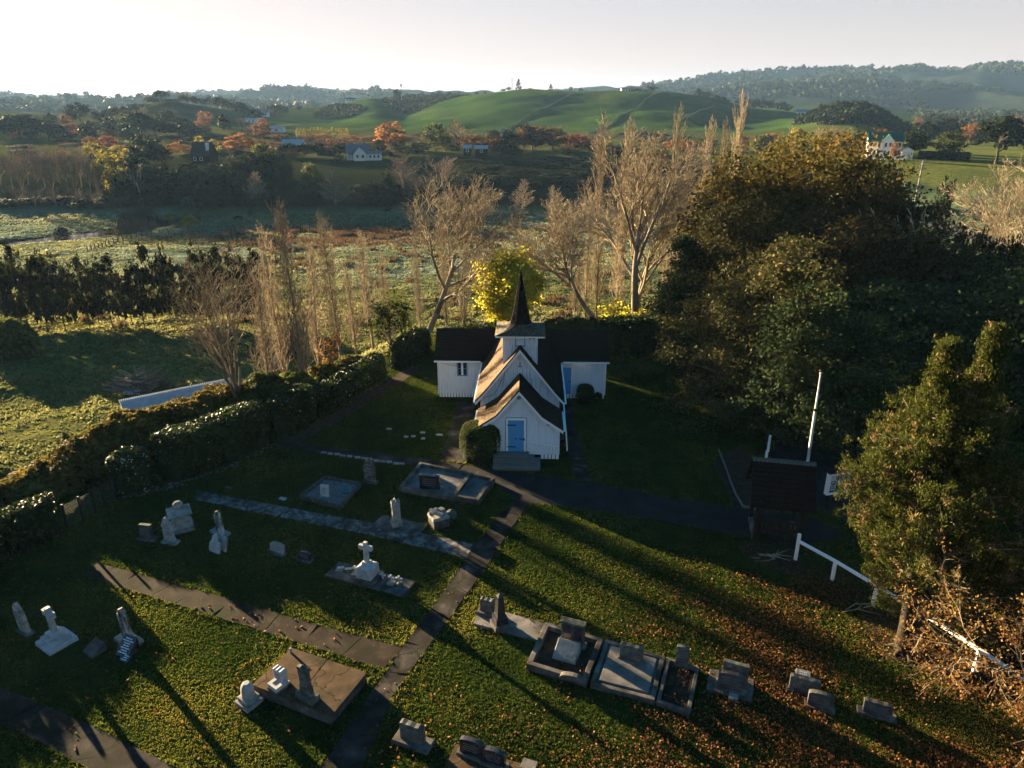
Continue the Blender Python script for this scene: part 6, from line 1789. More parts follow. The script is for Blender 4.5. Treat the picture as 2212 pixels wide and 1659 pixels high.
# (px, metres beyond the boundary, radius, height above the churchyard level, material)
GO = [(150, 1115, 5.5, 2.0, 1.2, 'g'), (60, 1145, 5.0, 1.7, 1.2, 'g'), (-30, 1180, 5.0, 2.0, 1.2, 's'), (200, 1078, 5.0, 2.0, 1.6, 'g'), (255, 1050, 4.2, 2.2, 2.2, 'g'), (310, 1030, 4.0, 2.2, 2.6, 'g'), (360, 1010, 4.2, 2.3, 2.9, 'g'),
      (410, 990, 4.4, 2.3, 2.7, 'g'), (300, 1035, 7.0, 2.0, 1.5, 's'), (400, 1000, 6.4, 2.2, 1.2, 's'), (465, 975, 4.3, 2.2, 2.6, 'g'), (520, 955, 4.2, 2.2, 2.6, 'g'), (575, 935, 4.0, 2.0, 2.8, 'g'), (630, 915, 3.8, 2.0, 3.1, 's'), (690, 885, 3.6, 1.9, 2.3, 's'),
      (60, 1150, 8.5, 1.8, .8, 's'), (-20, 1185, 9, 1.9, .8, 'g'), (140, 1120, 9.0, 1.8, .8, 's'), (745, 855, 3.4, 1.8, 2.0, 'g'), (800, 830, 3.2, 1.7, 1.8, 's'), (500, 960, 6.0, 2.0, 1.4, 'g'), (600, 925, 6.2, 2.2, 2.2, 'g')]
for k, (px, py, off, rad, top, kind) in enumerate(GO):
    x0, y0 = G(px, py)
    # outward normal of the boundary is towards (-0.9, 0.45)
    x, y = x0 - .86 * (off - 1.5), y0 + .5 * (off - 1.5)
    z = float(H(x, y)) - .1
    hh = max(1.3, top - z)
    if kind == 'g':
        bush('gorse_bush', 'brown spiky gorse bush in the mass outside the churchyard hedge', x, y, z, rad, rad, hh, .13, 'leaf_gorse', int(3600 * rad * (hh + 1) / 6), 100 + k, group='gorse outside the hedge', lump=.45, power=.8, up=.6, thick=.6)
    else:
        bush('scrub_bush', 'pale green leafy shrub among the gorse outside the hedge', x, y, z, rad, rad, hh, .12, 'leaf_scrub', int(3600 * rad * (hh + 1) / 6), 100 + k, group='scrub outside the hedge', lump=.4, power=.8, up=.4, thick=.6)
# ------------------------------------------------------------------ near trees
def wh(px, ytop, r): return elev_z(px, ytop, rdist(px, r))

# golden ginkgo behind the spire
def big_leaf_tree(name, label, x, y, z, h, w, kind, mat, ncl, per, leaf, seed, bark='bark_dark', cs=.06, tr=.02, trunk_to=.62, up=.25, limbs=26, cat='tree', lobes=.85):
    rng = np.random.default_rng(seed)
    P, rnd, o, C = crown_points(rng, kind, ncl, per, cs, lobes)
    sc = np.array([w, w, h])
    V, Q = cards(rng, P * sc, leaf, up=up, out=o * .7)
    t = thing(name, label, cat, (x, y, z - .1), rng.random() * 6)
    link('crown', np_mesh('crown', V, Q, mat, rnd), t)
    S = []
    for k in range(6):
        S.append((0, 0, trunk_to * h * k / 6, 0.0, 0.0, trunk_to * h * (k + 1) / 6, tr * h * (1 - .65 * k / 6), tr * h * (1 - .65 * (k + 1) / 6)))
    for k in range(limbs):
        c = C[rng.integers(len(C))]
        z0 = min(trunk_to * .97, max(.10, c[2] - .1 - .3 * math.hypot(c[0], c[1])))
        m = np.array([c[0] * .5, c[1] * .5, z0 + (c[2] - z0) * .62]) + rng.normal(size=3) * .02
        S.append((0, 0, z0 * h, *(m * sc), tr * h * .42, tr * h * .28)); S.append((*(m * sc), *(c * sc), tr * h * .28, tr * h * .08))
    link('trunk', segs_mesh('trunk', S, bark, 7, rng), t)
    return t
gx, gy = T(1100, 63.5, 640)[:2]
big_leaf_tree('ginkgo_tree', 'bright golden yellow tree directly behind the spire', gx, gy, float(H(gx, gy)), wh(1098, 536, 63.5) - float(H(gx, gy)), 7.0, 'round', 'leaf_gold', 260, 70, .12, 5, cs=.048, bark='bark_brown', lobes=.42)

# bare fan-crowned trees behind the church
FAN = [dict(n=6, wob=.05, up=.02, kids=7, ang=(.40, .85), ratio=(.95, 1.35), start=.45, rr=.62, tip=.55, taperlen=.25),
       dict(n=6, wob=.11, up=.05, kids=9, ang=(.4, .85), ratio=(.45, .65), start=.25, rr=.6, tip=.3, taperlen=.4),
       dict(n=4, wob=.11, up=.08, kids=9, ang=(.35, .75), ratio=(.4, .6), start=.2, rr=.6, tip=.35, taperlen=.4),
       dict(n=3, wob=.13, up=.06, kids=7, ang=(.35, .8), ratio=(.45, .65), start=.15, rr=.65, tip=.5, taperlen=.4),
       dict(n=2, wob=.15, up=.05, tip=.6)]
def fan_tree(name, label, x, y, z, lean, L, r, seed, bark='bark_pale', twig='twig_pale', spec=FAN, tl=1, rmin=.021, group=None):
    rng = random.Random(seed); out = []
    grow(rng, (0, 0, 0), lean, L, r, spec, 0, out)
    a, b = split_tree(out, tl, name, bark, twig, seed, rmin)
    t = thing(name, label, 'tree', (x, y, z - .2), 0, group)
    link('trunk', a, t); link('branches', b, t)
    return t
def wt(px, py, z):
    x, y = G(px, py, z); return x, y
x, y, z = T(925, 66, 735)
fan_tree('bare_tree', 'large bare tree with a leaning trunk behind the left wing', x, y, z, (.42, .1, 1), 7.2, .36, 41)
x, y, z = T(1292, 69, 690)
fan_tree('bare_tree', 'bare tree leaning left over the golden tree', x, y, z, (-.75, .1, 1), 6.6, .29, 47)
x, y, z = T(1372, 72, 690)
fan_tree('bare_tree', 'tallest bare tree, twin limbs rising right of the spire', x, y, z, (-.06, .05, 1), 9.0, .42, 45)
x, y, z = T(1375, 78, 690)
fan_tree('bare_tree', 'bare pale tree close behind the tallest bare tree', x, y, z, (-.05, .1, 1), 9.0, .32, 49)

# slender poplars
POP = [dict(n=12, wob=.02, up=.05, kids=50, ang=(.30, .6), ratio=(.20, .30), start=.12, rr=.38, tip=.10, taperlen=.55),
       dict(n=4, wob=.08, up=.22, kids=8, ang=(.3, .6), ratio=(.35, .55), start=.15, rr=.55, tip=.3, taperlen=.4),
       dict(n=3, wob=.10, up=.18, kids=4, ang=(.3, .6), ratio=(.4, .6), start=.15, rr=.6, tip=.5, taperlen=.3),
       dict(n=2, wob=.12, up=.1, tip=.6)]
def poplar_mesh(seed, bark, twig, rmin=.0011):
    rng = random.Random(seed); out = []
    grow(rng, (0, 0, 0), (rng.uniform(-.03, .03), rng.uniform(-.03, .03), 1), 1.0, .012, POP, 0, out)
    return split_tree(out, 0, 'poplar', bark, twig, seed, rmin)
PB = [poplar_mesh(s, 'bark_brown', 'twig_brown') for s in (61, 62)]
PPALE = [poplar_mesh(s, 'bark_pale', 'twig_pale', .0012) for s in (63, 64)]
def poplar(label, px, py, r, ytop, w, protos, k, group, name='bare_poplar'):
    x, y, z = T(px, r, py)
    return set_tree(name, label, (x, y, z), wh(px, ytop, r) - z, w * 1.3, protos[k % len(protos)], group=group, names=('trunk', 'branches'))
LP = [(655, 815, 50, 478, 9, 'tallest bare poplar of the clump behind the camellia hedge'), (618, 800, 52, 520, 8, 'bare poplar leaning close on the left of the tallest'), (690, 790, 55, 540, 7, 'thin bare poplar just right of the tallest of the clump'),
      (736, 765, 58, 490, 8, 'bare poplar with a forked top in the middle of the row'), (770, 760, 60, 590, 6, 'short bare poplar between the forked one and the brown column'), (806, 740, 64, 520, 8, 'bare brown poplar nearest the leafy sapling'),
      (575, 815, 49, 600, 8, 'short bushy bare poplar left of the clump'), (840, 700, 72, 560, 6, 'small bare poplar standing in the meadow beyond the row')]
for k, (px, py, r, yt, w, lab) in enumerate(LP): poplar(lab, px, py, r, yt, w, PB, k, 'bare poplars behind the camellia hedge')
VASE = [dict(n=5, wob=.05, up=.05, kids=8, ang=(.15, .42), ratio=(1.3, 1.9), start=.3, rr=.6, tip=.6, taperlen=.2)] + [dict(FAN[1], up=.08, kids=7, ang=(.3, .6)), dict(FAN[2], kids=6), dict(FAN[3], kids=4)] + [FAN[4]]
x, y, z = T(520, 46.5, 845)
fan_tree('bare_tree', 'multi stemmed bare tree at the end of the iron roof', x, y, z, (-.12, .05, 1), 4.6, .17, 52, 'bark_brown', 'twig_brown', VASE, 1, .010)
RP = [(1290, 660, 84, 330, 9, 'bare poplar left of the tallest bare tree'), (1265, 650, 88, 440, 8, 'shorter bare poplar behind the leaning tree'), (1330, 650, 90, 300, 9, 'pale bare poplar rising through the tallest tree crown'),
      (1440, 600, 92, 280, 9, 'pale bare poplar just left of the autumn plane'), (1500, 560, 96, 300, 10, 'wide pale poplar beside the autumn plane crown'), (1572, 520, 100, 250, 10, 'tall spired poplar rising above the autumn plane'),
      (1545, 520, 104, 300, 8, 'poplar hidden low behind the spired poplar'), (1480, 560, 88, 360, 7, 'short poplar in front of the wide pale poplar'), (1000, 640, 80, 470, 7, 'bare poplar behind the large leaning tree'), (905, 640, 84, 520, 6, 'slim bare poplar left of the large leaning tree'),
      (965, 690, 70, 500, 7, 'bare thin poplar in front of the large leaning tree'), (1240, 690, 72, 560, 6, 'small bare poplar right of the golden tree'), (1330, 690, 74, 480, 8, 'bare poplar low between leaning and tallest trees')]
for k, (px, py, r, yt, w, lab) in enumerate(RP): poplar(lab, px, py, r, yt, w, PPALE, k, 'pale bare poplars behind the church')

# autumn planes, totara and other big trees right of the church
def at(px, r, y=600):
    x, y_, z = T(px, r, y); return x, y_, z
x, y, z = at(1625, 74, 380); big_leaf_tree('plane_tree', 'orange brown autumn plane tree, front left of the big grove', x, y, z, wh(1625, 318, 74) - z, 14.5, 'round', 'leaf_plane', 260, 100, .17, 201, 'bark_brown', .05)
x, y, z = at(1790, 80, 380); big_leaf_tree('plane_tree', 'orange brown autumn plane with the highest crown of the grove', x, y, z, wh(1790, 298, 80) - z, 17, 'round', 'leaf_plane', 300, 100, .17, 202, 'bark_brown', .05)
x, y, z = at(1900, 76, 460); big_leaf_tree('plane_tree', 'dull brown thinning plane at the right of the grove', x, y, z, wh(1900, 392, 76) - z, 13, 'round', 'leaf_plane_dull', 260, 80, .16, 203, 'bark_brown', .05)
x, y, z = at(1800, 66, 560); big_leaf_tree('plane_tree', 'dark olive plane with yellowing leaves behind the totara', x, y, z, wh(1800, 470, 66) - z, 13, 'round', 'leaf_plane_dull', 240, 80, .15, 204, 'bark_dark', .05)
x, y, z = at(2040, 68, 560); big_leaf_tree('broadleaf_tree', 'dark broadleaf tree between the dull plane and the cypress tops', x, y, z, wh(2040, 500, 68) - z, 14, 'round', 'leaf_plane_dull', 240, 80, .16, 205, 'bark_dark', .06)
x, y, z = at(1655, 51, 760); big_leaf_tree('totara_tree', 'huge dark evergreen with drooping olive sprays right of the church', x, y, z, wh(1655, 482, 51) - z, 14.0, 'bush', 'leaf_totara', 460, 130, .105, 206, 'bark_brown', .034, .03, .7, limbs=50)
x, y, z = at(1760, 47, 800); big_leaf_tree('totara_tree', 'darker evergreen joined to the huge totara on its right', x, y, z, wh(1760, 620, 47) - z, 11.0, 'bush', 'leaf_dark', 300, 110, .105, 207, 'bark_dark', .036, .03, .7, limbs=40)
x, y, z = at(1470, 63, 640); big_leaf_tree('layered_conifer', 'dark layered conifer by the rear of the right wing', x, y, z, wh(1470, 520, 63) - z, 7.0, 'cone', 'leaf_dark', 190, 110, .115, 208, 'bark_dark', .05, limbs=30)
x, y, z = at(1585, 64, 560); big_leaf_tree('layered_conifer', 'dark green conifer poking up in front of the orange plane', x, y, z, wh(1585, 432, 64) - z, 8.0, 'round', 'leaf_totara', 150, 110, .115, 209, 'bark_dark', .05)
x, y, z = at(1500, 56, 740); big_leaf_tree('evergreen_shrub', 'leafy evergreen shrub at the foot of the layered conifer', x, y, z, 4.0, 5.0, 'bush', 'leaf_dark', 90, 50, .12, 210, 'bark_dark', .06)
x, y, z = at(2150, 62, 560); big_leaf_tree('broadleaf_tree', 'very dark tree behind the right cypress top', x, y, z, wh(2150, 520, 62) - z, 13, 'bush', 'leaf_dark', 240, 80, .15, 211, 'bark_dark', .05)
x, y, z = at(2270, 60, 560); big_leaf_tree('broadleaf_tree', 'very dark tree at the right edge below the far field', x, y, z, wh(2270, 480, 60) - z, 13, 'bush', 'leaf_dark', 240, 80, .15, 212, 'bark_dark', .05)
x, y, z = at(1960, 60, 700); big_leaf_tree('broadleaf_tree', 'dark tree sheltering the bench', x, y, z, wh(1960, 590, 60) - z, 12, 'dome', 'leaf_dark', 220, 80, .15, 213, 'bark_dark', .05)
CT = tree_proto(214, 'cone', 'leaf_totara', 60, 30, .045, .02, limbs=10)
for k, (px, yt) in enumerate([(2070, 470), (2105, 478), (2135, 492), (2165, 500), (2195, 486), (2225, 500)]):
    x, y, z = at(px, 66 + 1.5 * (k % 2), 560)
    set_tree('young_conifer', ORD[k] + ' from the left of the young conifers with sunlit tips right of the grove', (x, y, z), wh(px, yt, 66) - z, 4.2, CT, group='sunlit conifer tips at the right')
# dead antler branches of a bare tree beyond the grove
ANT = [dict(n=5, wob=.06, up=.03, kids=5, ang=(.3, .6), ratio=(.7, 1.0), start=.5, rr=.6, tip=.6, taperlen=.2),
       dict(n=5, wob=.14, up=.10, kids=5, ang=(.4, .8), ratio=(.35, .55), start=.3, rr=.6, tip=.35, taperlen=.3), dict(n=3, wob=.15, up=.1, tip=.4)]
for k, (px, yt, lab) in enumerate([(1925, 395, 'dead branching tree top, left of two, above the dull plane'), (2020, 372, 'dead branching tree top, right of two, above the dull plane')]):
    x, y, z = at(px, 70, 470)
    fan_tree('dead_tree', lab, x, y, z, (.05, 0, 1), (wh(px, yt, 70) - z) * .52, .26, 90 + k, 'twig_pale', 'twig_pale', ANT, 0, .05)
# big pale twiggy tree at the right edge
BALL = [dict(n=4, wob=.05, up=.03, kids=15, ang=(.4, 1.0), ratio=(1.5, 2.0), start=.35, rr=.5, tip=.6, taperlen=.1),
        dict(n=5, wob=.08, up=.04, kids=11, ang=(.3, .7), ratio=(.4, .6), start=.25, rr=.55, tip=.3, taperlen=.3),
        dict(n=4, wob=.10, up=.04, kids=8, ang=(.3, .7), ratio=(.4, .55), start=.2, rr=.6, tip=.4, taperlen=.3),
        dict(n=2, wob=.12, up=.03, kids=5, ang=(.3, .7), ratio=(.5, .7), start=.2, rr=.7, tip=.5), dict(n=2, wob=.12, up=.02, tip=.6)]
x, y, z = at(2225, 118, 420)
fan_tree('twiggy_tree', 'broad pale bare tree filling the right edge', x, y, z, (0, 0, 1), 5.8, .34, 95, 'bark_pale', 'twig_pale', BALL, 1, .022)

# leafy sapling and shrubs by the hedge end
x, y, z = T(845, 58, 760)
big_leaf_tree('leafy_sapling', 'slender green leafed sapling at the far end of the camellia hedge', x, y, z, 6.2, 4.2, 'dome', 'leaf_green', 46, 40, .12, 220, 'bark_brown', .06)
x, y, z = T(1340, 66, 690)
big_leaf_tree('yellow_shrub', 'yellow leafed shrub behind the right end of the church', x, y, z, wh(1340, 640, 66) - z, 5.5, 'bush', 'leaf_gold', 60, 40, .12, 221, 'bark_brown', .06)
x, y, z = T(720, 53, 800)
big_leaf_tree('yellow_shrub', 'small orange leafed shrub between the poplars', x, y, z, 4.2, 2.8, 'ragged', 'leaf_orange', 30, 22, .08, 222, 'bark_brown', .06)

# ------------------------------------------------------------------ foreground cypress and oak
def cypress():
    rng = np.random.default_rng(300)
    bx_, by_ = G(1955, 1405)
    t = thing('cypress_tree', 'big sunlit two topped cypress with a pale stringy trunk, right foreground', 'tree', (bx_, by_, 0))
    tops = [(-.9, .2, elev_z(2058, 735, 26.8), .62), (.75, .5, elev_z(2140, 705, 28.1), 1.0)]
    S = []
    C = []; A = []
    # trunks
    for (tx, ty, tz, q) in tops:
        p = np.array([0.0, 0.0, -.1])
        for k in range(10):
            f = (k + 1) / 10
            n_ = np.array([tx * f ** .8, ty * f, tz * f * .98]) + rng.normal(size=3) * .05
            S.append((*p, *n_, .34 * (1 - .9 * k / 10) * (1 if k else 1.25), .34 * (1 - .9 * f))); p = n_
    for a in np.linspace(0, 2 * PI, 8)[:-1]:
        S.append((0, 0, .25, .75 * math.cos(a), .75 * math.sin(a), -.05, .16, .05))
    # drooping sprays of branches from each leader
    nb = 330
    SB = []
    for k in range(nb):
        tx, ty, tz, q = tops[k % 2]
        u = rng.random() ** .8
        a = rng.random() * 2 * PI
        zm = 1.1 if math.cos(a) > .25 else 2.6
        z0 = zm + (tz - zm - .05) * u
        f = z0 / tz
        b = np.array([tx * f ** .8, ty * f, z0])
        # profile: broad below, narrowing to the top
        R0 = np.interp(u, [0, .1, .28, .42, .55, .7, .84, .94, 1], [2.2, 3.8, 4.2, 3.5, 2.4, 1.35, .5, .2, .03]) * rng.uniform(.72, 1.08)
        bump = .62 + .72 * vnoise(np.array([a * 2.2 + 20]), np.array([z0 * .9]), 7)[0]
        R0 *= bump * (1 if math.cos(a) > -.2 else .84)
        if math.cos(a) < 0 and math.sin(a) > -.3 and 3.2 < z0 < 7.5: R0 *= .80
        rise = rng.uniform(.05, .5) * R0
        e = b + np.array([math.cos(a) * R0, math.sin(a) * R0, rise])
        m = b + (e - b) * .5 + np.array([0, 0, -.1 * R0])
        SB.append((*b, *m, .035 + .012 * R0, .03)); SB.append((*m, *e, .03, .01))
        nl = int(46 * max(.35, R0 / 2.6))
        for c in range(int(5 + 3.6 * R0)):
            w = rng.uniform(.45, 1.03)
            q0 = b + (e - b) * w + rng.normal(size=3) * np.array([.32, .32, .22]) * min(1, .4 + R0 * .3)
            dry = rng.random() < (.20 if z0 < 5 else .09)
            C.append(q0 + rng.normal(size=(56, 3)) * np.array([.095, .095, .10]))
            A.append(np.clip((.86 if dry else .36) + rng.normal(size=56) * .17, 0, 1))
            if rng.random() < .18: SB.append((*(b + (e - b) * w * .7), *q0, .014, .005))
    C = np.concatenate(C); A = np.concatenate(A)
    ax = C - np.array([.8, .3, 3]); ax /= np.linalg.norm(ax, axis=1, keepdims=True); ax[:, 2] += .7
    V, Q = cards(rng, C, .062, up=.1, out=ax * .35, asp=.24, axis=ax)
    link('crown', np_mesh('crown', V, Q, 'leaf_cypress', A), t)
    link('trunk', segs_mesh('trunk', S, 'bark_dark', 9, rng), t)
    link('branches', segs_mesh('branches', SB, 'twig_brown', 5, rng), t)
cypress()

def oak():
    rng = random.Random(17)
    OAK = [dict(n=5, wob=.05, up=.02, kids=9, ang=(.7, 1.25), ratio=(.95, 1.35), start=.3, rr=.5, tip=.5, taperlen=.3),
           dict(n=7, wob=.12, up=.03, kids=10, ang=(.4, .9), ratio=(.35, .55), start=.22, rr=.5, tip=.25, taperlen=.4),
           dict(n=5, wob=.16, up=.03, kids=8, ang=(.4, .9), ratio=(.35, .55), start=.15, rr=.55, tip=.3, taperlen=.3),
           dict(n=3, wob=.18, up=.03, kids=4, ang=(.4, .9), ratio=(.4, .6), start=.2, rr=.6, tip=.4),
           dict(n=2, wob=.15, up=.03, tip=.5)]
    x, y = 20.3, 18.6
    out = []
    grow(rng, (0, 0, 0), (-.14, 0, 1), 6.0, .26, OAK, 0, out)
    a, b = split_tree(out, 0, 'oak', 'bark_brown', 'twig_brown', 17, .007)
    t = thing('oak_tree', 'half bare oak with dry orange leaves at the lower right corner', 'tree', (x, y, -.1))
    link('trunk', a, t); link('branches', b, t)
    r2 = np.random.default_rng(18)
    tips = np.array([s[4:7] for s in out if s[0] >= 3])
    wgt = np.clip(1.7 - (tips[:, 2]) / 5.2, .10, 1) * np.clip(.3 + 1.4 * (fbm(tips[:, 0] * .9, tips[:, 1] * .9 + tips[:, 2], 3, 5) - .3), .05, 1)
    k = r2.random(len(tips)) < wgt
    P = np.repeat(tips[k], 15, 0); P = P + r2.normal(size=P.shape) * .13
    V, Q = cards(r2, P, .042, up=.2, asp=.6)
    link('leaves', np_mesh('leaves', V, Q, 'oak_leaf', r2.random(len(P))), t)
    # low leafy suckers and a second small oak beside it
    x2, y2 = 18.3, 14.2
    out = []
    grow(random.Random(23), (0, 0, 0), (-.1, .1, 1), 3.3, .14, OAK, 0, out)
    a, b = split_tree(out, 0, 'oak', 'bark_brown', 'twig_brown', 19, .006)
    t = thing('oak_tree', 'smaller leafy oak below the half bare oak, in the bottom corner', 'tree', (x2, y2, -.1))
    link('trunk', a, t); link('branches', b, t)
    tips = np.array([s[4:7] for s in out if s[0] >= 3])
    P = np.repeat(tips, 13, 0); P = P + r2.normal(size=P.shape) * .14
    V, Q = cards(r2, P, .042, up=.2, asp=.6)
    link('leaves', np_mesh('leaves', V, Q, 'oak_leaf', r2.random(len(P))), t)
oak()
# fallen twigs by the lychgate
for k, (px, py, n, lab) in enumerate([(1655, 1205, 12, 'pale fallen branches lying on bare earth below the lychgate'), (1850, 1310, 7, 'few dead twigs on the earth near the cypress trunk')]):
    x, y = G(px, py); rng = random.Random(k + 5); S = []
    for i in range(n):
        a = rng.uniform(-.6, .9) + (PI if rng.random() < .4 else 0); L = rng.uniform(.4, 1.1)
        p = (rng.uniform(-.4, .4), rng.uniform(-.3, .3), .05)
        S.append((*p, p[0] + math.cos(a) * L, p[1] + math.sin(a) * L, .05 + rng.uniform(0, .12), .028, .008))
    me = segs_mesh('fallen_branches', S, 'twig_pale', 5)
    o = link('fallen_branches', me); o.location = (x, y, 0); tag(o, lab, 'branches')
# ------------------------------------------------------------------ meadow
RAG = [tree_proto(s, 'ragged', 'leaf_shelter', 54, 24, .045, .034, 'bark_dark', .9, .013, up=.3, limbs=22) for s in (401, 402, 403)]
SB = [(-8, 540, 96), (14, 538, 93), (40, 545, 97), (58, 524, 94), (78, 560, 97), (98, 529, 93), (122, 548, 96), (137, 540, 93), (160, 565, 97), (190, 550, 94), (212, 556, 96), (240, 545, 93), (258, 546, 97), (285, 570, 95), (309, 550, 93),
      (333, 526, 95), (368, 521, 94), (392, 550, 97), (420, 575, 96), (445, 509, 93), (468, 540, 96), (483, 529, 94), (523, 522, 94), (545, 545, 97), (562, 540, 95)]
for k, (px, yt, r) in enumerate(SB):
    x, y, z = T(px, r, 690)
    set_tree('shelter_tree', ORD[k] + ' dark narrow tree from the left end of the meadow shelter row', (x, y, z), wh(px, yt, r) - z, 3.7 + (k * 37 % 10) * .14, RAG[k % 3], group='shelter row across the meadow')
x, y, z = land(22, 770)
bush('meadow_bush', 'grey green bush in the meadow at the left edge', x, y, z, 3.4, 3.0, 4.2, .2, 'leaf_scrub', 3000, 410, lump=.5, thick=.7)
for k, (px, py, s, lab) in enumerate([(408, 445, 2.2, 'silver leaved shrub at the foot of the palm'), (135, 512, 1.8, 'bare brown shrub on the brook bank'), (410, 492, 2.4, 'yellow olive shrub on the far meadow bank'), (368, 478, 1.5, 'thin yellow sapling beside the muddy brook')]):
    x, y, z = land(px, py)
    bush('meadow_shrub', lab, x, y, z, s, s, s * 1.2, .28, ('leaf_silver', 'twig_grey', 'leaf_yellow', 'leaf_yellow')[k], 500, 411 + k, lump=.4, core=False, thick=.8)
# brush heap and a sheet of iron
x, y, z = land(300, 842)
rng_ = np.random.default_rng(6); S = []
for i in range(260):
    a = rng_.random() * 2 * PI; rr = 1.8 * math.sqrt(rng_.random()); h = max(0, 1.7 * (1 - rr / 2.0)) * rng_.random()
    L = rng_.uniform(1.0, 2.3); b = rng_.random() * 2 * PI
    p = (rr * math.cos(a), rr * math.sin(a), .1 + h)
    S.append((*p, p[0] + math.cos(b) * L * .8, p[1] + math.sin(b) * L * .8, .15 + h + L * rng_.uniform(-.05, .5), .085, .035))
o = link('brush_heap', segs_mesh('brush_heap', S, 'bark_pale', 5)); o.location = (x, y, z); tag(o, 'heap of cut grey branches lying in the meadow', 'brush heap')
x, y, z = land(286, 853)
o = MB().box(-.75, .75, -.45, .45, 0, .06).build('metal_sheet', 'marble_clean'); o.location = (x, y, z + .25); o.rotation_euler = (.14, .1, .3)
tag(o, 'white sheet lying beside the brush heap', 'sheet')
# long iron roofed shed beyond the gorse
ra, rb = Vector(G3(268, 893, -.9)), Vector(G3(510, 842, -.9))
ax = (rb - ra); Ls = ax.length; ax.normalize(); nrm_ = Vector((-ax.y, ax.x, 0))
g = thing('iron_shed', 'long low shed with pale corrugated iron roof beyond the gorse', 'shed', (ra.x, ra.y, float(H(ra.x, ra.y))), math.atan2(ax.y, ax.x))
zb = -.9 - g.location.z
V = []; Q = []; nx_ = 220; W = 1.9
for i in range(nx_ + 1):
    xx = Ls * i / nx_; zc = .022 * math.sin(i * PI / 2.0)
    V += [(xx, -.12, zb + zc), (xx, W, zb + .42 + zc)]
Q = [(2 * i, 2 * i + 2, 2 * i + 3, 2 * i + 1) for i in range(nx_)]
link('roof', np_mesh('roof', V, Q, 'iron_roof'), g)
MB().box(0, Ls, W - .1, W - .02, -.3, zb + .36).box(0, .08, 0, W - .11, -.3, zb + .0).box(Ls - .08, Ls, 0, W - .11, -.3, zb).build('wall', 'dark_wood', g)
for k in range(6): MB().box(Ls * k / 5 - (.1 if k == 5 else 0) + .09 * (k == 0), Ls * k / 5 + .1 - (.1 if k == 5 else 0) + .09 * (k == 0), .0, .1, -.3, zb - .04).build('post', 'dark_wood', g)

def line_fence(label, pts, n, h, mat='pale_wood', rails=3, name='post_fence', wire=True):
    L = [land(*p) for p in pts]
    P2 = [(p[0], p[1]) for p in L]
    g = thing(name, label, 'fence', L[0])
    prev = None; mb = MB()
    me = MB().box(-.09, .09, -.09, .09, -.2, h).mesh('post', M[mat])
    for k in range(n):
        q = lerp2(P2, k / (n - 1)); z = float(H(*q)); q = (q[0] - L[0][0], q[1] - L[0][1], z - L[0][2])
        link('post', me, g).location = q
        if prev is not None:
            for i in range(rails):
                zz = h * (i + .8) / rails * .95
                mb.tube((prev[0], prev[1], prev[2] + zz), (q[0], q[1], q[2] + zz), .025, n=3, cap=False)
        prev = q
    mb.build('rails', mat, g)
line_fence('post fence along the brook in the meadow', [(190, 544), (238, 528), (287, 516), (328, 507), (367, 503), (400, 484), (430, 464)], 34, 1.25, 'dark_wood')
line_fence('post fence crossing the far meadow behind the shelter row', [(330, 585), (430, 578), (520, 570), (640, 560)], 26, 1.2, 'dark_wood', 3)

def cow(label, px, py, L, rz, head_down=True):
    x, y, z = land(px, py)
    g = thing('cow', label, 'cow', (x, y, z), rz)
    sk = [(-.75, 0, 1.0), (-.35, 0, 1.05), (.15, 0, 1.03), (.6, 0, 1.08), (.9, 0, .95), (1.1, 0, .45), (1.25, 0, .16)]
    rad = [.30, .40, .42, .36, .22, .16, .10]
    if not head_down: sk[4:] = [(.95, 0, 1.25), (1.2, 0, 1.38), (1.45, 0, 1.25)]
    me = bpy.data.meshes.new('body'); bmq = bmesh.new()
    vs_ = [bmq.verts.new(p) for p in sk]; R_ = list(rad)
    for a, b in zip(vs_[:-1], vs_[1:]): bmq.edges.new((a, b))
    for (i, xx, hind) in ((0, -.72, True), (3, .55, False)):
        for s in (-1, 1):
            a = bmq.verts.new((xx, s * .22, .72)); k = bmq.verts.new((xx + (-.10 if hind else .03), s * .23, .42)); f = bmq.verts.new((xx + (.0 if hind else .02), s * .23, .02))
            bmq.edges.new((vs_[i], a)); bmq.edges.new((a, k)); bmq.edges.new((k, f)); R_ += [.17, .085, .06]
    tl = bmq.verts.new((-1.0, 0, 1.0)); te = bmq.verts.new((-1.08, 0, .45)); bmq.edges.new((vs_[0], tl)); bmq.edges.new((tl, te)); R_ += [.05, .035]
    for s in (-1, 1):
        e = bmq.verts.new((sk[5][0] - .02, s * .26, sk[5][2] + .08)); bmq.edges.new((vs_[5], e)); R_ += [.05]
    bmq.to_mesh(me); bmq.free()
    o = link('body', me, g); me.materials.append(M['hide_black'])
    o.modifiers.new('skin', 'SKIN')
    for v, r in zip(me.skin_vertices[0].data, R_): v.radius = (r, r)
    me.skin_vertices[0].data[2].use_root = True
    sb = o.modifiers.new('sub', 'SUBSURF'); sb.levels = sb.render_levels = 1
    g.scale = (L / 2.2,) * 3
cow('black cow grazing broadside, nearest of the cows in the far meadow', 515, 478, 2.2, .4)
cow('black cow grazing beside a rush clump in the far meadow', 541, 465, 2.2, 2.4)
cow('black cow by the wood edge, farthest left of the cows', 612, 457, 2.1, 1.2)
cow('black cow standing alone left of the bare trees', 838, 462, 2.2, .2, False)

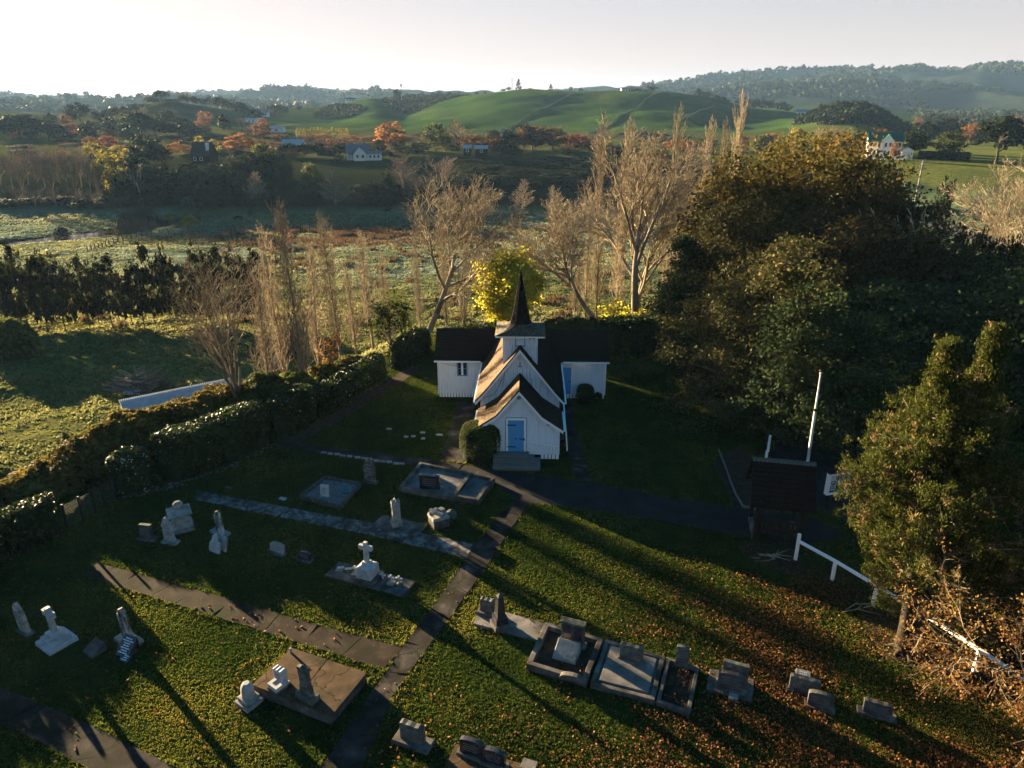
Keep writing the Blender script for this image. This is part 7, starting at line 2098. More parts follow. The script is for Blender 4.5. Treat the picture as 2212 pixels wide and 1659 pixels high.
# ------------------------------------------------------------------ woods on the far bank
RDK = [tree_proto(s, 'round', 'leaf_bank', 60, 22, .06, .040) for s in (501, 502, 503)]
RGN = [tree_proto(s, 'round', 'leaf_green', 60, 22, .06, .040) for s in (504, 505)]
ROR = [tree_proto(s, 'round', 'leaf_orange', 70, 24, .05, .034, 'bark_brown') for s in (506, 507)]
RRD = [tree_proto(s, 'round', 'leaf_red', 70, 24, .05, .034, 'bark_brown') for s in (508,)]
RRU = [tree_proto(s, 'round', 'leaf_rust', 70, 20, .05, .034, 'bark_brown') for s in (509, 510)]
RYE = [tree_proto(s, 'column', 'leaf_yellow', 50, 24, .06, .04, 'bark_brown') for s in (511,)] + [tree_proto(512, 'round', 'leaf_yellow', 60, 22, .055, .036, 'bark_brown')]
DOM = [tree_proto(s, 'dome', 'leaf_bank', 70, 26, .05, .034, 'bark_dark', .5, .03) for s in (513, 514)]
BSH = [tree_proto(s, 'bush', 'leaf_bank', 50, 24, .07, .05) for s in (515, 516)]
CON = [tree_proto(517, 'cone', 'leaf_bank', 50, 22, .05, .04)]
COL_ = [tree_proto(518, 'column', 'leaf_bank', 50, 22, .05, .04)]
FDK = [tree_proto(s, 'round', 'leaf_far', 36, 16, .07, .055) for s in (519, 520)]
FBS = [tree_proto(s, 'bush', 'leaf_far', 30, 16, .08, .06) for s in (521,)]
MB1 = [dict(n=4, wob=.05, up=.05, kids=9, ang=(.25, .6), ratio=(1.0, 1.5), start=.3, rr=.55, tip=.5, taperlen=.35),
       dict(n=4, wob=.08, up=.12, kids=8, ang=(.3, .7), ratio=(.35, .55), start=.15, rr=.6, tip=.3, taperlen=.4),
       dict(n=3, wob=.10, up=.10, kids=7, ang=(.3, .7), ratio=(.4, .6), start=.15, rr=.65, tip=.5), dict(n=2, wob=.12, up=.08, tip=.6)]
CB1 = [dict(n=8, wob=.02, up=.05, kids=40, ang=(.55, .95), ratio=(.30, .42), start=.08, rr=.35, tip=.10, taperlen=.85),
       dict(n=3, wob=.08, up=.08, kids=8, ang=(.3, .7), ratio=(.35, .6), start=.1, rr=.6, tip=.3, taperlen=.4),
       dict(n=2, wob=.10, up=.08, kids=4, ang=(.3, .7), ratio=(.4, .6), start=.1, rr=.7, tip=.6), dict(n=1, wob=.1, up=.1, tip=.6)]
def unit_bare(spec, seed, L, r, bark, twig, rmin):
    out = []; grow(random.Random(seed), (0, 0, 0), (0, 0, 1), L, r, spec, 0, out)
    A = np.array([s[1:] for s in out])
    zmx = A[:, 5].max(); rmx = np.percentile(np.hypot(A[:, 3], A[:, 4]), 97)
    k = np.array([.5 / rmx, .5 / rmx, 1 / zmx])
    out = [(s[0], s[1] * k[0], s[2] * k[1], s[3] * k[2], s[4] * k[0], s[5] * k[1], s[6] * k[2], s[7], s[8]) for s in out]
    return split_tree(out, 0, 'bare', bark, twig, seed, rmin)
BGR = [unit_bare(MB1, s, .45, .022, 'bark_pale', 'twig_grey', .0028) for s in (530, 531, 532)]
BRU = [unit_bare(CB1, s, 1.0, .02, 'bark_brown', 'twig_brown', .0045) for s in (533, 534)]
BPA = [unit_bare(MB1, s, .45, .022, 'bark_pale', 'twig_pale', .0035) for s in (535,)]

def mt(protos, px, r, yt, wpx, label, name='tree', cat='tree', group=None, k=None, y=340, names=('trunk', 'crown'), base=None):
    x, yy, z = T(px, r, y)
    w = wpx * r / 1600.0 * (1.22 if 235 < r < 500 and px < 1560 else 1)
    return set_tree(name, label, (x, yy, z), max(1.5, wh(px, yt, r) - z), w, protos[(int(px) * 7 + int(yt)) % len(protos)], cat, group, names=names)

# bare poplars at the left
for k, (px, yt, r) in enumerate([(-12, 330, 246), (12, 318, 250), (30, 335, 240), (48, 310, 255), (64, 322, 244), (84, 302, 252), (100, 318, 240), (116, 300, 256), (132, 312, 246), (148, 322, 240), (164, 306, 252), (182, 325, 244), (196, 345, 238)]):
    mt(BGR, px, r, yt, 44, ORD[k] + ' grey bare tree from the left in the leafless stand at far left', 'bare_tree', group='leafless stand at the far left', names=('trunk', 'branches'))
for k, (px, yt, r) in enumerate([(15, 395, 233), (52, 405, 234), (98, 400, 232), (150, 400, 233), (182, 405, 232), (240, 420, 232), (290, 425, 233)]):
    mt(BGR, px, r, yt, 50, ORD[k] + ' low bare tree from the left along the brook edge', 'bare_tree', group='low bare trees along the brook edge', names=('trunk', 'branches'))
# dark understorey all along the bank
rr_ = random.Random(12)
for k in range(46):
    px = -20 + k * 19 + rr_.uniform(-6, 6)
    if 640 < px < 800 and k % 2: continue
    mt(BSH, px, rr_.uniform(231, 240), rr_.uniform(398, 436) if px > 200 else rr_.uniform(424, 440), rr_.uniform(34, 60), 'dark shrub in the undergrowth along the far meadow edge', 'bank_shrub', 'shrub', 'undergrowth along the far meadow edge')
# dark wood between the leafless stand and the lawn of the white cottage
for (px, yt, r, w) in [(205, 330, 262, 50), (225, 345, 250, 56), (262, 345, 255, 54), (290, 330, 262, 60), (310, 355, 248, 56), (345, 350, 252, 60), (375, 360, 247, 60), (405, 352, 255, 52), (470, 350, 250, 60), (500, 340, 256, 60), (525, 330, 262, 64), (505, 372, 244, 56),
                       (550, 325, 258, 64), (580, 330, 262, 60), (600, 345, 255, 56), (575, 372, 245, 60), (612, 380, 248, 44), (462, 375, 246, 46), (340, 390, 242, 50), (268, 385, 243, 50), (240, 380, 243, 40)]:
    mt(RDK, px, r, yt, w, 'dark evergreen in the wood between the leafless stand and the cottage lawn', 'wood_tree', group='dark wood left of the cottage lawn')
mt(RYE[1:], 231, 241, 322, 62, 'tall yellow green tree at the edge of the dark wood', 'wood_tree')
mt(RDK, 316, 285, 288, 62, 'tall dark tree top rising from the wood, left of centre', 'wood_tree'); mt(RDK, 345, 285, 300, 56, 'dark tree top just right of the tall one in the wood', 'wood_tree')
mt(RGN, 570, 268, 305, 58, 'green tree top catching light above the dark wood', 'wood_tree')
x, y, z = T(302, 236, 400)
fan_tree('dead_tree', 'white dead trunk standing in front of the dark wood', x, y, z, (-.18, 0, 1), 7, .24, 93, 'twig_pale', 'twig_pale', ANT, 0, .07)
for (px, yt, w, lab) in [(544, 368, 54, 'purple brown bare tree standing before the dark wood'), (717, 366, 76, 'broad rust brown bare tree at the foot of the cottage lawn')]:
    mt(BRU, px, 233, yt, w, lab, 'bare_tree', names=('trunk', 'branches'))
mt(RGN, 668, 238, 350, 44, 'grey green tree left of the broad rust brown bare tree', 'wood_tree')
# phoenix palm
x, y, z = T(432, 236, 420)
g = thing('palm_tree', 'round headed palm at the far meadow edge', 'palm', (x, y, z))
MB().tube((0, 0, 0), (0, 0, 4.6), .5, .42, 9).build('trunk', 'bark_dark' if False else M['dark_wood'], g)
rg2 = np.random.default_rng(44); V = []; Q = []; RN = []
for k in range(90):
    a = rg2.random() * 2 * PI; el = rg2.uniform(-.7, 1.35); L = rg2.uniform(3.6, 4.8)
    p = np.array([0, 0, 4.6]); d = np.array([math.cos(a) * math.cos(el), math.sin(a) * math.cos(el), math.sin(el)])
    pr_ = p; side = np.array([-math.sin(a), math.cos(a), 0]); wv = .55
    for s in range(5):
        d2 = d + np.array([0, 0, -.28 * s]); d2 /= np.linalg.norm(d2)
        q = pr_ + d2 * L / 5; w0 = wv * (1 - s / 6); w1 = wv * (1 - (s + 1) / 5.2)
        b = len(V); V += [pr_ - side * w0, pr_ + side * w0, q + side * w1, q - side * w1]; Q.append((b, b + 1, b + 2, b + 3)); RN.append(rg2.random()); pr_ = q
link('fronds', np_mesh('fronds', V, Q, 'leaf_bank', RN), g)
# dark scrub bank right of centre
for k in range(44):
    px = 1000 + (k * 53 % 285) + rr_.uniform(-5, 5); r = 250 + (k * 29 % 55)
    yt = np.interp(r, [250, 305], [385, 336]) + rr_.uniform(-8, 8)
    mt(RDK if k % 3 else BSH, px, r, yt, rr_.uniform(44, 70), 'dark evergreen in the dense bank behind the bare trees', 'wood_tree', group='dense dark bank behind the bare trees')
for (px, yt, w) in [(830, 365, 40), (800, 385, 44), (770, 395, 44), (850, 395, 50), (905, 400, 50), (940, 398, 50), (985, 390, 50)]:
    mt(BSH, px, 240, yt, w, 'dark shrub on the slope below the white cottage', 'bank_shrub', 'shrub', 'shrubs on the cottage slope')
for (px, yt, w, lab) in [(871, 334, 78, 'wide bare grey tree on the slope right of the white cottage'), (958, 330, 80, 'wide bare grey tree left of the tin sheds'), (900, 372, 60, 'lower bare grey tree between the two wide ones')]:
    mt(BGR, px, 241, yt, w, lab, 'bare_tree', names=('trunk', 'branches'))
for (px, r, yt, w, lab) in [(1129, 226, 384, 58, 'brown cone shaped bare tree, larger of two, in the shaded meadow'), (1197, 222, 398, 42, 'brown cone shaped bare tree, smaller of two, in the shaded meadow')]:
    mt(BRU, px, r, yt, w, lab, 'bare_tree', names=('trunk', 'branches'))
for (px, yt, w) in [(1290, 345, 60), (1320, 350, 60), (1360, 348, 60), (1420, 340, 60), (1470, 345, 50), (1510, 350, 50), (1300, 395, 60), (1250, 402, 50), (1390, 380, 60), (1450, 385, 60)]:
    mt(RDK, px, 285 if yt < 360 else 262, yt, w, 'dark tree in the bank seen through the tallest bare tree', 'wood_tree', group='dark bank behind the tallest bare tree')
# autumn colour on the terrace
for (pr, px, r, yt, w, lab) in [
    (ROR, 524, 335, 286, 62, 'red orange tree blazing in the middle of the left terrace'), (RRD, 506, 340, 300, 36, 'small red tree at the left foot of the blazing orange one'),
    (RYE[:1], 435, 325, 294, 26, 'yellow green upright tree, left of the pair by the black roof'), (RYE[:1], 465, 328, 300, 26, 'yellow green upright tree, right of the pair by the black roof'),
    (ROR, 385, 320, 305, 40, 'ochre tree left of the black roofed house'), (RRU, 410, 325, 318, 32, 'rusty small tree against the black roofed house'), (RRD, 240, 345, 290, 34, 'dull red tree behind the dark wood at left'), (RRU, 200, 345, 292, 26, 'rusty tree at the left behind the leafless stand'),
    (RYE[1:], 206, 300, 305, 40, 'yellow tree behind the leafless stand'), (RYE[1:], 256, 298, 312, 40, 'yellow leafy tree above the tall yellow green one'),
    (ROR, 846, 345, 262, 64, 'large orange tree right of the white cottage'), (RGN, 942, 340, 264, 48, 'olive upright tree right of the large orange one'), (RYE[1:], 960, 338, 285, 36, 'yellowing tree leaning on the olive upright one'),
    (ROR, 1027, 335, 289, 66, 'round orange tree above the tin sheds'), (RRD, 1068, 345, 296, 34, 'small dull red tree right of the round orange one'),
    (RRU, 1150, 350, 268, 70, 'broad rusty tree left of the reddest one'), (RRU, 1195, 345, 272, 70, 'broad brown orange tree in the middle of the terrace'), (RRD, 1242, 350, 285, 52, 'deep red tree left of the tallest bare tree'), (RRD, 1275, 355, 292, 40, 'deep red smaller tree by the tallest bare tree'),
    (RGN, 1279, 335, 300, 36, 'olive tree below the deep red pair'), (ROR, 1480, 340, 300, 40, 'orange tree seen between the pale poplars'), (ROR, 1450, 345, 302, 30, 'orange tree behind the left pale poplar'), (RGN, 1100, 340, 308, 44, 'olive tree between orange and rusty crowns'),
    (RGN, 1520, 345, 296, 50, 'green tree behind the spired poplar'), (RRU, 700, 390, 288, 30, 'rusty tree behind the pine row'), (RRU, 660, 395, 292, 34, 'rusty tree left behind the pine row'), (RRU, 760, 385, 290, 40, 'rusty low tree behind the cottage')]:
    mt(pr, px, r, yt, w, lab, 'autumn_tree')
mt(BRU, 997, 345, 255, 62, 'tall brown bare tree behind the round orange tree', 'bare_tree', names=('trunk', 'branches'))
mt(BPA, 1715, 330, 270, 44, 'pale bare tree left of the pale poplar clump', 'bare_tree', names=('trunk', 'branches'))
for (px, yt, w) in [(570, 300, 26), (600, 305, 30), (640, 300, 40), (680, 300, 36), (720, 298, 30), (780, 300, 36), (815, 305, 30), (900, 300, 36), (1010, 310, 40), (1060, 318, 40), (1130, 308, 40), (1220, 312, 36)]:
    mt(BRU if w > 35 else RRU, px, 372, yt, w, 'low rusty tree in the hedgerow behind the terrace houses', 'autumn_tree', group='rusty hedgerow behind the terrace', names=('trunk', 'crown'))
for (px, yt, w) in [(858, 288, 38), (820, 300, 30), (980, 288, 44), (905, 305, 40), (1085, 300, 40), (1133, 264, 46), (1105, 275, 40), (1070, 278, 36), (1155, 282, 40), (880, 315, 40), (1230, 318, 40)]:
    mt(RDK, px, 352 if yt < 300 else 318, yt, w, 'dark tree among the autumn crowns of the terrace', 'wood_tree', group='dark trees among the autumn crowns')
# the terrace is well wooded: fill between the named crowns
for k in range(165):
    px = -25 + (k * 137.5 % 1560); r = 306 + (k * 71.3 % 150)
    if px < 190 and k % 2 or 725 < px < 830 and r < 330 or 420 < px < 450 and r < 320 or 995 < px < 1060 and r < 320: continue
    yt = np.interp(r, [306, 456], [330, 288]) + rr_.uniform(-12, 8)
    pr = (RDK, RDK, RRU, RDK, RGN, RDK, ROR, BGR, RDK, RRU, BRU)[k % 11]
    bare = pr in (BGR, BRU)
    mt(pr, px, r, yt, rr_.uniform(34, 56), ('dark evergreen filling the terrace between the autumn trees', 'rust and orange tree filling the terrace between dark evergreens', 'leafless tree among the terrace trees', 'olive tree among the terrace trees')[2 if bare else 3 if pr is RGN else 0 if pr is RDK else 1],
       'terrace_tree', group=('dark terrace trees', 'rusty terrace trees', 'leafless terrace trees', 'olive terrace trees')[2 if bare else 3 if pr is RGN else 0 if pr is RDK else 1], names=('trunk', 'branches' if bare else 'crown'))
# flat topped pines with bare trunks
PIN = tree_proto(540, 'dome', 'leaf_bank', 36, 26, .06, .045, 'bark_dark', .8, .03)
for k, (px, yt) in enumerate([(612, 303), (626, 300), (642, 304), (658, 301), (674, 303), (690, 299)]):
    mt([PIN], px, 312, yt, 24, ORD[k] + ' flat topped pine from the left in the row with bare trunks', 'pine_tree', group='row of flat topped pines')
for k, (px, yt, w, lab) in enumerate([(731, 304, 26, 'tufted palm left of the white cottage'), (745, 308, 20, 'smaller tufted palm beside the cottage roof'), (838, 320, 20, 'tufted palm right of the white cottage')]):
    mt([PIN], px, 305, yt, w, lab, 'palm_tree', 'palm')
mt(COL_, 729, 296, 330, 18, 'dark clipped conifer in front of the white cottage', 'conifer'); mt(COL_, 812, 305, 314, 24, 'dark column conifer at the right end of the cottage', 'conifer')
# far big spreading trees
for (px, r, yt, w, lab) in [(60, 430, 236, 120, 'huge dark spreading tree at the left edge'), (115, 410, 258, 70, 'dark spreading tree right of the huge one'), (10, 420, 250, 60, 'dark spreading tree cut by the left edge'), (312, 440, 231, 66, 'dark spreading tree, left of two behind the wood'),
                            (345, 430, 250, 70, 'dark sloping crown between the two spreading trees'), (398, 425, 261, 74, 'dark spreading tree, right of two behind the wood'), (370, 700, 190, 34, 'umbrella shaped tree crowning the left knoll'), (2153, 262, 234, 96, 'big old spreading conifer near the right edge')]:
    mt(DOM, px, r, yt, w, lab, 'spreading_tree')
for (px, yt, w, r) in [(190, 220, 44, 620), (175, 226, 26, 620), (350, 208, 40, 690), (385, 212, 40, 690), (395, 218, 34, 680), (335, 222, 40, 670), (410, 204, 14, 720), (424, 201, 18, 720), (436, 206, 16, 720), (450, 212, 30, 710), (470, 210, 34, 720), (492, 208, 34, 720), (512, 213, 36, 720), (530, 220, 36, 710), (545, 226, 26, 705),
                       (600, 226, 26, 740), (612, 224, 24, 740), (625, 228, 20, 740), (657, 224, 14, 760), (310, 224, 34, 650), (290, 228, 30, 640), (270, 232, 30, 620), (250, 236, 26, 600), (228, 240, 30, 600), (565, 232, 30, 700)]:
    mt(FDK, px, r, yt, w, 'dark tree on the wooded left knoll', 'hill_tree', group='trees on the left knoll')
for k in range(52):
    px = -20 + (k * 83 % 620); r = 400 + (k * 61 % 190)
    z_ = T(px, r)[2]; x_, y_, _ = T(px, r)
    h = rr_.uniform(5, 10)
    set_tree('hill_tree', 'smaller tree on the slopes below the left knoll', (x_, y_, z_), h, h * rr_.uniform(.9, 1.5), (FDK + RRU + BGR[:1] + FBS)[k % 5 if k % 3 else 0], group='trees below the left knoll')
for k in range(15):
    mt(RYE[:1], 648 + k * 7.5, 430, 277 + rr_.uniform(-3, 3), 8, ORD[k] + ' small yellow green poplar from the left in the straight young row', 'young_poplar', group='young poplar row')
# trees on the central hill
for (px, yt, w, lab) in [(1120, 170, 15, 'tall pine pair on the central hilltop beside the mast'), (1086, 191, 14, 'small tree left of the hilltop mast'), (1098, 187, 12, 'second small tree left of the hilltop mast'), (1190, 181, 12, 'pointed conifer on the ridge right of the mast'),
                         (1233, 187, 10, 'little umbrella tree on the ridge'), (1255, 188, 12, 'round bush on the ridge right of the umbrella tree'), (1146, 190, 10, 'small ridge tree just right of the hilltop')]:
    mt(CON if 'conifer' in lab or 'pine' in lab else FDK, px, 850, yt, w, lab, 'ridge_tree', y=190)
mt(FBS, 1425, 760, 200, 24, 'round brown bush alone on the green hillside', 'hill_tree'); mt(FDK, 858, 850, 192, 20, 'dark tree beside the tall mast', 'ridge_tree', y=200)
mt(FDK, 1410, 850, 183, 26, 'dark tree right of the ridge house', 'ridge_tree', y=190); mt(FBS, 1385, 845, 190, 60, 'dark shrubs below the ridge house', 'ridge_tree', y=190)
for (px, yt, w) in [(950, 196, 18), (970, 197, 20), (990, 198, 20), (1010, 199, 22), (1030, 197, 20), (935, 198, 18), (1048, 196, 16), (912, 197, 10)]:
    mt(FBS, px, 930, yt, w, 'dark shrub along the skyline left of the hilltop', 'ridge_tree', y=200, group='skyline shrubs')
for k, (px, yt, w) in enumerate([(1506, 190, 16), (1516, 196, 20), (1530, 196, 16), (1545, 204, 22), (1560, 208, 20), (1570, 214, 18), (1596, 214, 22), (1612, 212, 24), (1630, 213, 24), (1650, 214, 26), (1670, 213, 24), (1690, 218, 26), (1705, 224, 20)]):
    mt(FDK, px, 880, yt, w, 'dark tree in the line behind the green hill, right', 'ridge_tree', y=215, group='dark tree line behind the green hill')
# right valley
for (pr, px, r, yt, w, lab) in [(ROR, 1895, 300, 277, 40, 'orange tree left of the white villa'), (RDK, 1962, 285, 276, 58, 'dark green tree right of the white villa'), (RGN, 2046, 272, 284, 64, 'spreading green tree before the dark clipped hedge'), (RDK, 1985, 300, 290, 40, 'dark tree between villa and green tree'),
                           (RDK, 2055, 165, 378, 42, 'round dark bush beside the road'), (DOM, 1938, 180, 345, 46, 'dark umbrella tree in front of the lit paddock'), (RYE[1:], 1716, 300, 272, 46, 'yellow green bushy tree left of the pale poplar clump'),
                           (RGN, 1640, 320, 290, 50, 'green tree left of the red roofed house'), (RGN, 1690, 310, 292, 44, 'green tree right of the red roofed house'), (RDK, 1850, 290, 280, 50, 'dark tree right of the pale poplar clump'), (RGN, 1830, 280, 296, 40, 'green tree in front of the pale poplar clump'),
                           (RRU, 1600, 330, 288, 40, 'rusty tree behind the spired poplar'), (RYE[:1], 1875, 285, 288, 18, 'slim yellow tree left of the villa'), (RDK, 1770, 290, 296, 50, 'dark tree under the pale poplar clump'), (RRU, 1660, 340, 284, 40, 'rusty tree behind the red roofed house'), (RRU, 1930, 262, 305, 22, 'small bare tree against the villa front'), (BSH, 1900, 190, 350, 60, 'dark shrub at the near edge of the lit paddock')]:
    mt(pr, px, r, yt, w, lab, 'valley_tree')
for k in range(7):
    mt(BPA, 1765 + 9 * k, 330, 268 + (k * 5 % 9), 22, ORD[k] + ' pale leafless poplar from the left in the clump below the bush hill', 'bare_poplar', group='pale poplar clump', names=('trunk', 'branches'))
for k in range(34):
    px = 1975 + (k * 71 % 260); r = 420 + (k * 97 % 420)
    x_, y_, z_ = T(px, r); h = rr_.uniform(6, 11)
    set_tree('valley_tree', 'tree on the flat valley floor beyond the villa', (x_, y_, z_), h, h * rr_.uniform(.9, 1.6), (FDK + RRU + BPA + ROR + FBS)[(k * 3) % 8 if k % 2 else 0], group='trees on the valley floor')

# bush covered hill, scrub patches and distant forest: masses no one could count
def mass(name, pts, hs, ws, per, leaf, mat, seed, cs=.32):
    rng = np.random.default_rng(seed)
    n = len(pts); pts = np.asarray(pts)
    idx = np.repeat(np.arange(n), per)
    v = rng.normal(size=(n * per, 3)); v /= np.linalg.norm(v, axis=1, keepdims=True); v[:, 2] = np.abs(v[:, 2])
    P = pts[idx] + v * np.stack([ws[idx] * .5, ws[idx] * .5, hs[idx]], 1) * (.7 + .3 * rng.random((n * per, 1)))
    V, Q = cards(rng, P, leaf, up=.3, out=v * .8, asp=.8)
    r = np.clip(.55 * rng.random(n)[idx] + .45 * rng.random(n * per), 0, 1)
    tag(link(name, np_mesh(name, V, Q, mat, r)), kind='stuff')
rng = np.random.default_rng(70)
n = 900; px = 1715 + 260 * rng.random(n); r = 500 + 115 * rng.random(n)
keep = np.abs(px - 1845) / 130 + np.abs(r - 552) / 85 < 1.15
pts = np.array([T(a, b) for a, b in zip(px[keep], r[keep])])
mass('bush_on_hill', pts, 3 + 3.5 * rng.random(len(pts)), 5 + 3 * rng.random(len(pts)), 34, .85, 'leaf_far', 71)
n = 700; px = 835 + 190 * rng.random(n); yy_ = rng.random(n)
r = 700 + 240 * rng.random(n)
keep = (px - 835) / 190 * 150 + 690 > 0
ok = (r > np.interp(px, [835, 900, 980, 1025], [760, 740, 800, 880])) & (r < 945)
pts = np.array([T(a, b) for a, b in zip(px[ok], r[ok])])
mass('scrub_patch', pts, 2.0 + 1.5 * rng.random(len(pts)), 5 + 3 * rng.random(len(pts)), 26, .9, 'leaf_far', 72)
n = 420; px = 690 + 105 * rng.random(n); r = 690 + 110 * rng.random(n)
ok = np.abs(px - 735) / 60 + np.abs(r - 740) / 60 < 1.2
pts = np.array([T(a, b) for a, b in zip(px[ok], r[ok])])
mass('scrub_patch', pts, 1.5 + rng.random(len(pts)), 4 + 3 * rng.random(len(pts)), 24, .9, 'leaf_far', 73)
n = 5200; px = 1380 + 1000 * rng.random(n); r = 1450 + 1750 * rng.random(n) ** .8
x_ = np.array([az_of(a, 220) for a in px]); X_ = r * np.sin(x_); Y_ = r * np.cos(x_)
ok = fbm(X_ / 260, Y_ / 260, 3, 31) > .47
pts = np.stack([X_, Y_, H(X_, Y_)], 1)[ok]
mass('forest_on_hills', pts, 6 + 7 * rng.random(len(pts)), 15 + 18 * rng.random(len(pts)), 14, 4.6, 'leaf_far', 74)
n = 1500; px = -150 + 1000 * rng.random(n); r = 1200 + 1900 * rng.random(n)
x_ = np.array([az_of(a, 220) for a in px]); X_ = r * np.sin(x_); Y_ = r * np.cos(x_)
pts = np.stack([X_, Y_, H(X_, Y_)], 1)
mass('forest_on_ridge', pts, 4 + 6 * rng.random(n), 12 + 14 * rng.random(n), 12, 4.2, 'leaf_far', 75)
n = 150; t_ = rng.random(n); px = 1960 + 260 * rng.random(n); r = 900 + 350 * rng.random(n)
pts = np.array([T(a, b) for a, b in zip(px, r)])
mass('valley_wood', pts, 5 + 6 * rng.random(n), 9 + 9 * rng.random(n), 26, 1.6, 'leaf_far', 76)
# ------------------------------------------------------------------ buildings and poles in the distance
M['wall_cream'] = noise_mat('wall_cream', [(0.3, (0.55, 0.53, 0.48)), (0.7, (0.66, 0.64, 0.58))], 2, 0.7)
M['wall_white'] = noise_mat('wall_white', [(0.3, (0.70, 0.69, 0.66)), (0.7, (0.8, 0.79, 0.76))], 2, 0.6)
M['roof_green'] = noise_mat('roof_green', [(0.3, (0.012, 0.075, 0.055)), (0.7, (0.02, 0.10, 0.075))], 2, 0.5)
M['roof_black'] = noise_mat('roof_black', [(0.3, (0.018, 0.018, 0.02)), (0.7, (0.035, 0.035, 0.038))], 2, 0.6)
M['roof_grey'] = noise_mat('roof_grey', [(0.3, (0.10, 0.10, 0.115)), (0.7, (0.16, 0.16, 0.18))], 2, 0.6)
M['roof_red'] = noise_mat('roof_red', [(0.3, (0.16, 0.055, 0.035)), (0.7, (0.22, 0.08, 0.05))], 2, 0.7)
M['wall_rust'] = noise_mat('wall_rust', [(0.3, (0.20, 0.10, 0.06)), (0.7, (0.28, 0.15, 0.09))], 2, 0.7)

def gable(g, x0, x1, y0, y1, zb, ze, zr, axis, wall, roof, over=.4):
    """block with a gabled roof; ridge along axis"""
    if axis == 'x':
        pr = [(y0, zb), (y1, zb), (y1, ze), ((y0 + y1) / 2, zr), (y0, ze)]
        mb = MB().slab(pr, x0, x1); mb.v = [(q[1], q[0], q[2]) for q in mb.v]; mb.f = [f[::-1] for f in mb.f]
        mb.build('wall', wall, g)
        ym = (y0 + y1) / 2; k = (zr - ze) / (ym - y0)
        for s, ye in ((-1, y0), (1, y1)):
            e = ye + s * over; z = ze - k * over
            MB().add([(x0 - over, e, z + .03), (x1 + over, e, z + .03), (x1 + over, ym, zr + .03), (x0 - over, ym, zr + .03), (x0 - over, e, z + .2), (x1 + over, e, z + .2), (x1 + over, ym, zr + .2), (x0 - over, ym, zr + .2)],
                     [(3, 2, 1, 0), (4, 5, 6, 7), (0, 1, 5, 4), (1, 2, 6, 5), (2, 3, 7, 6), (3, 0, 4, 7)]).build('roof', roof, g)
    else:
        pr = [(x0, zb), (x1, zb), (x1, ze), ((x0 + x1) / 2, zr), (x0, ze)]
        MB().slab(pr, y0, y1).build('wall', wall, g)
        xm = (x0 + x1) / 2; k = (zr - ze) / (xm - x0)
        for s, xe in ((-1, x0), (1, x1)):
            e = xe + s * over; z = ze - k * over
            MB().add([(e, y0 - over, z + .03), (e, y1 + over, z + .03), (xm, y1 + over, zr + .03), (xm, y0 - over, zr + .03), (e, y0 - over, z + .2), (e, y1 + over, z + .2), (xm, y1 + over, zr + .2), (xm, y0 - over, zr + .2)],
                     [(3, 2, 1, 0), (4, 5, 6, 7), (0, 1, 5, 4), (1, 2, 6, 5), (2, 3, 7, 6), (3, 0, 4, 7)]).build('roof', roof, g)
def windows(g, xs, y, z0, z1, w, frame='wall_white'):
    for x in xs:
        f = MB().box(x - w / 2 - .09, x + w / 2 + .09, y - .06, y - .001, z0 - .09, z0).box(x - w / 2 - .09, x + w / 2 + .09, y - .06, y - .001, z1, z1 + .09).box(x - w / 2 - .09, x - w / 2, y - .06, y - .001, z0 + .001, z1 - .001).box(x + w / 2, x + w / 2 + .09, y - .06, y - .001, z0 + .001, z1 - .001).build('window', frame, g)
        MB().box(x - w / 2 + .001, x + w / 2 - .001, y - .03, y - .002, z0 + .001, z1 - .001).build('pane', 'glass', f)
def house(name, label, px, r, rz, y=345):
    x, yy, z = T(px, r, y)
    return thing(name, label, 'house', (x, yy, z), rz)

# white cottage with grey hipped roof
g = house('cottage', 'low white cottage with grey gabled roof on the far terrace', 780, 300, R(8))
gable(g, -5.5, 3.0, 0, 7, -.6, 2.8, 6.0, 'x', 'wall_cream', 'roof_grey')
gable(g, -2.6, 2.2, -2.4, 2.0, -.6, 2.75, 5.2, 'y', 'wall_cream', 'roof_grey')
gable(g, 2.4, 8.2, -1.6, 3.4, -.6, 2.5, 3.3, 'x', 'wall_cream', 'roof_grey')
windows(g, [-1.2, .9], -2.4, 1.0, 2.2, .9); windows(g, [3.8, 5.4, 7.0], -1.6, .9, 2.0, .8)
MB().box(-4.6, -2.9, -1.8, -.02, 2.3, 2.42).box(-4.5, -4.38, -1.75, -1.63, -.6, 2.3).box(-3.2, -3.08, -1.75, -1.63, -.6, 2.3).build('porch', 'dark_wood', g)
for x in (-4.0, 1.6): MB().box(x - .4, x + .4, 3.1, 3.9, 4.5, 7.0).build('chimney', 'wall_rust', g)
# black roofed house, its dark slope to us
g = house('black_roofed_house', 'house with steep black roof and pale chimney among dark trees', 432, 292, R(-4))
gable(g, -3.4, 3.6, 0, 8, -.5, 3.0, 7.6, 'x', 'dark_wood', 'roof_black')
MB().box(2.3, 3.3, 1.2, 2.2, 2.5, 7.4).build('chimney', 'wall_cream', g); windows(g, [-2, 0.5], 0, 1.0, 2.2, 1.0)
g = house('pink_house', 'pale pink house half seen behind the pine row', 634, 345, R(5))
gable(g, -4.5, 5, 0, 7, -.5, 2.7, 4.6, 'x', 'wall_cream', 'iron_roof'); windows(g, [-2.5, 0, 2.5], 0, .9, 2.0, 1.0)
g = house('dark_shed', 'low dark shed right of the pine row', 707, 318, R(3))
gable(g, -4, 3.4, 0, 4, -.5, 2.2, 2.9, 'x', 'dark_wood', 'roof_black'); MB().box(-1, 1, -.06, -.005, -.3, 1.9).build('door', 'roof_black', g)
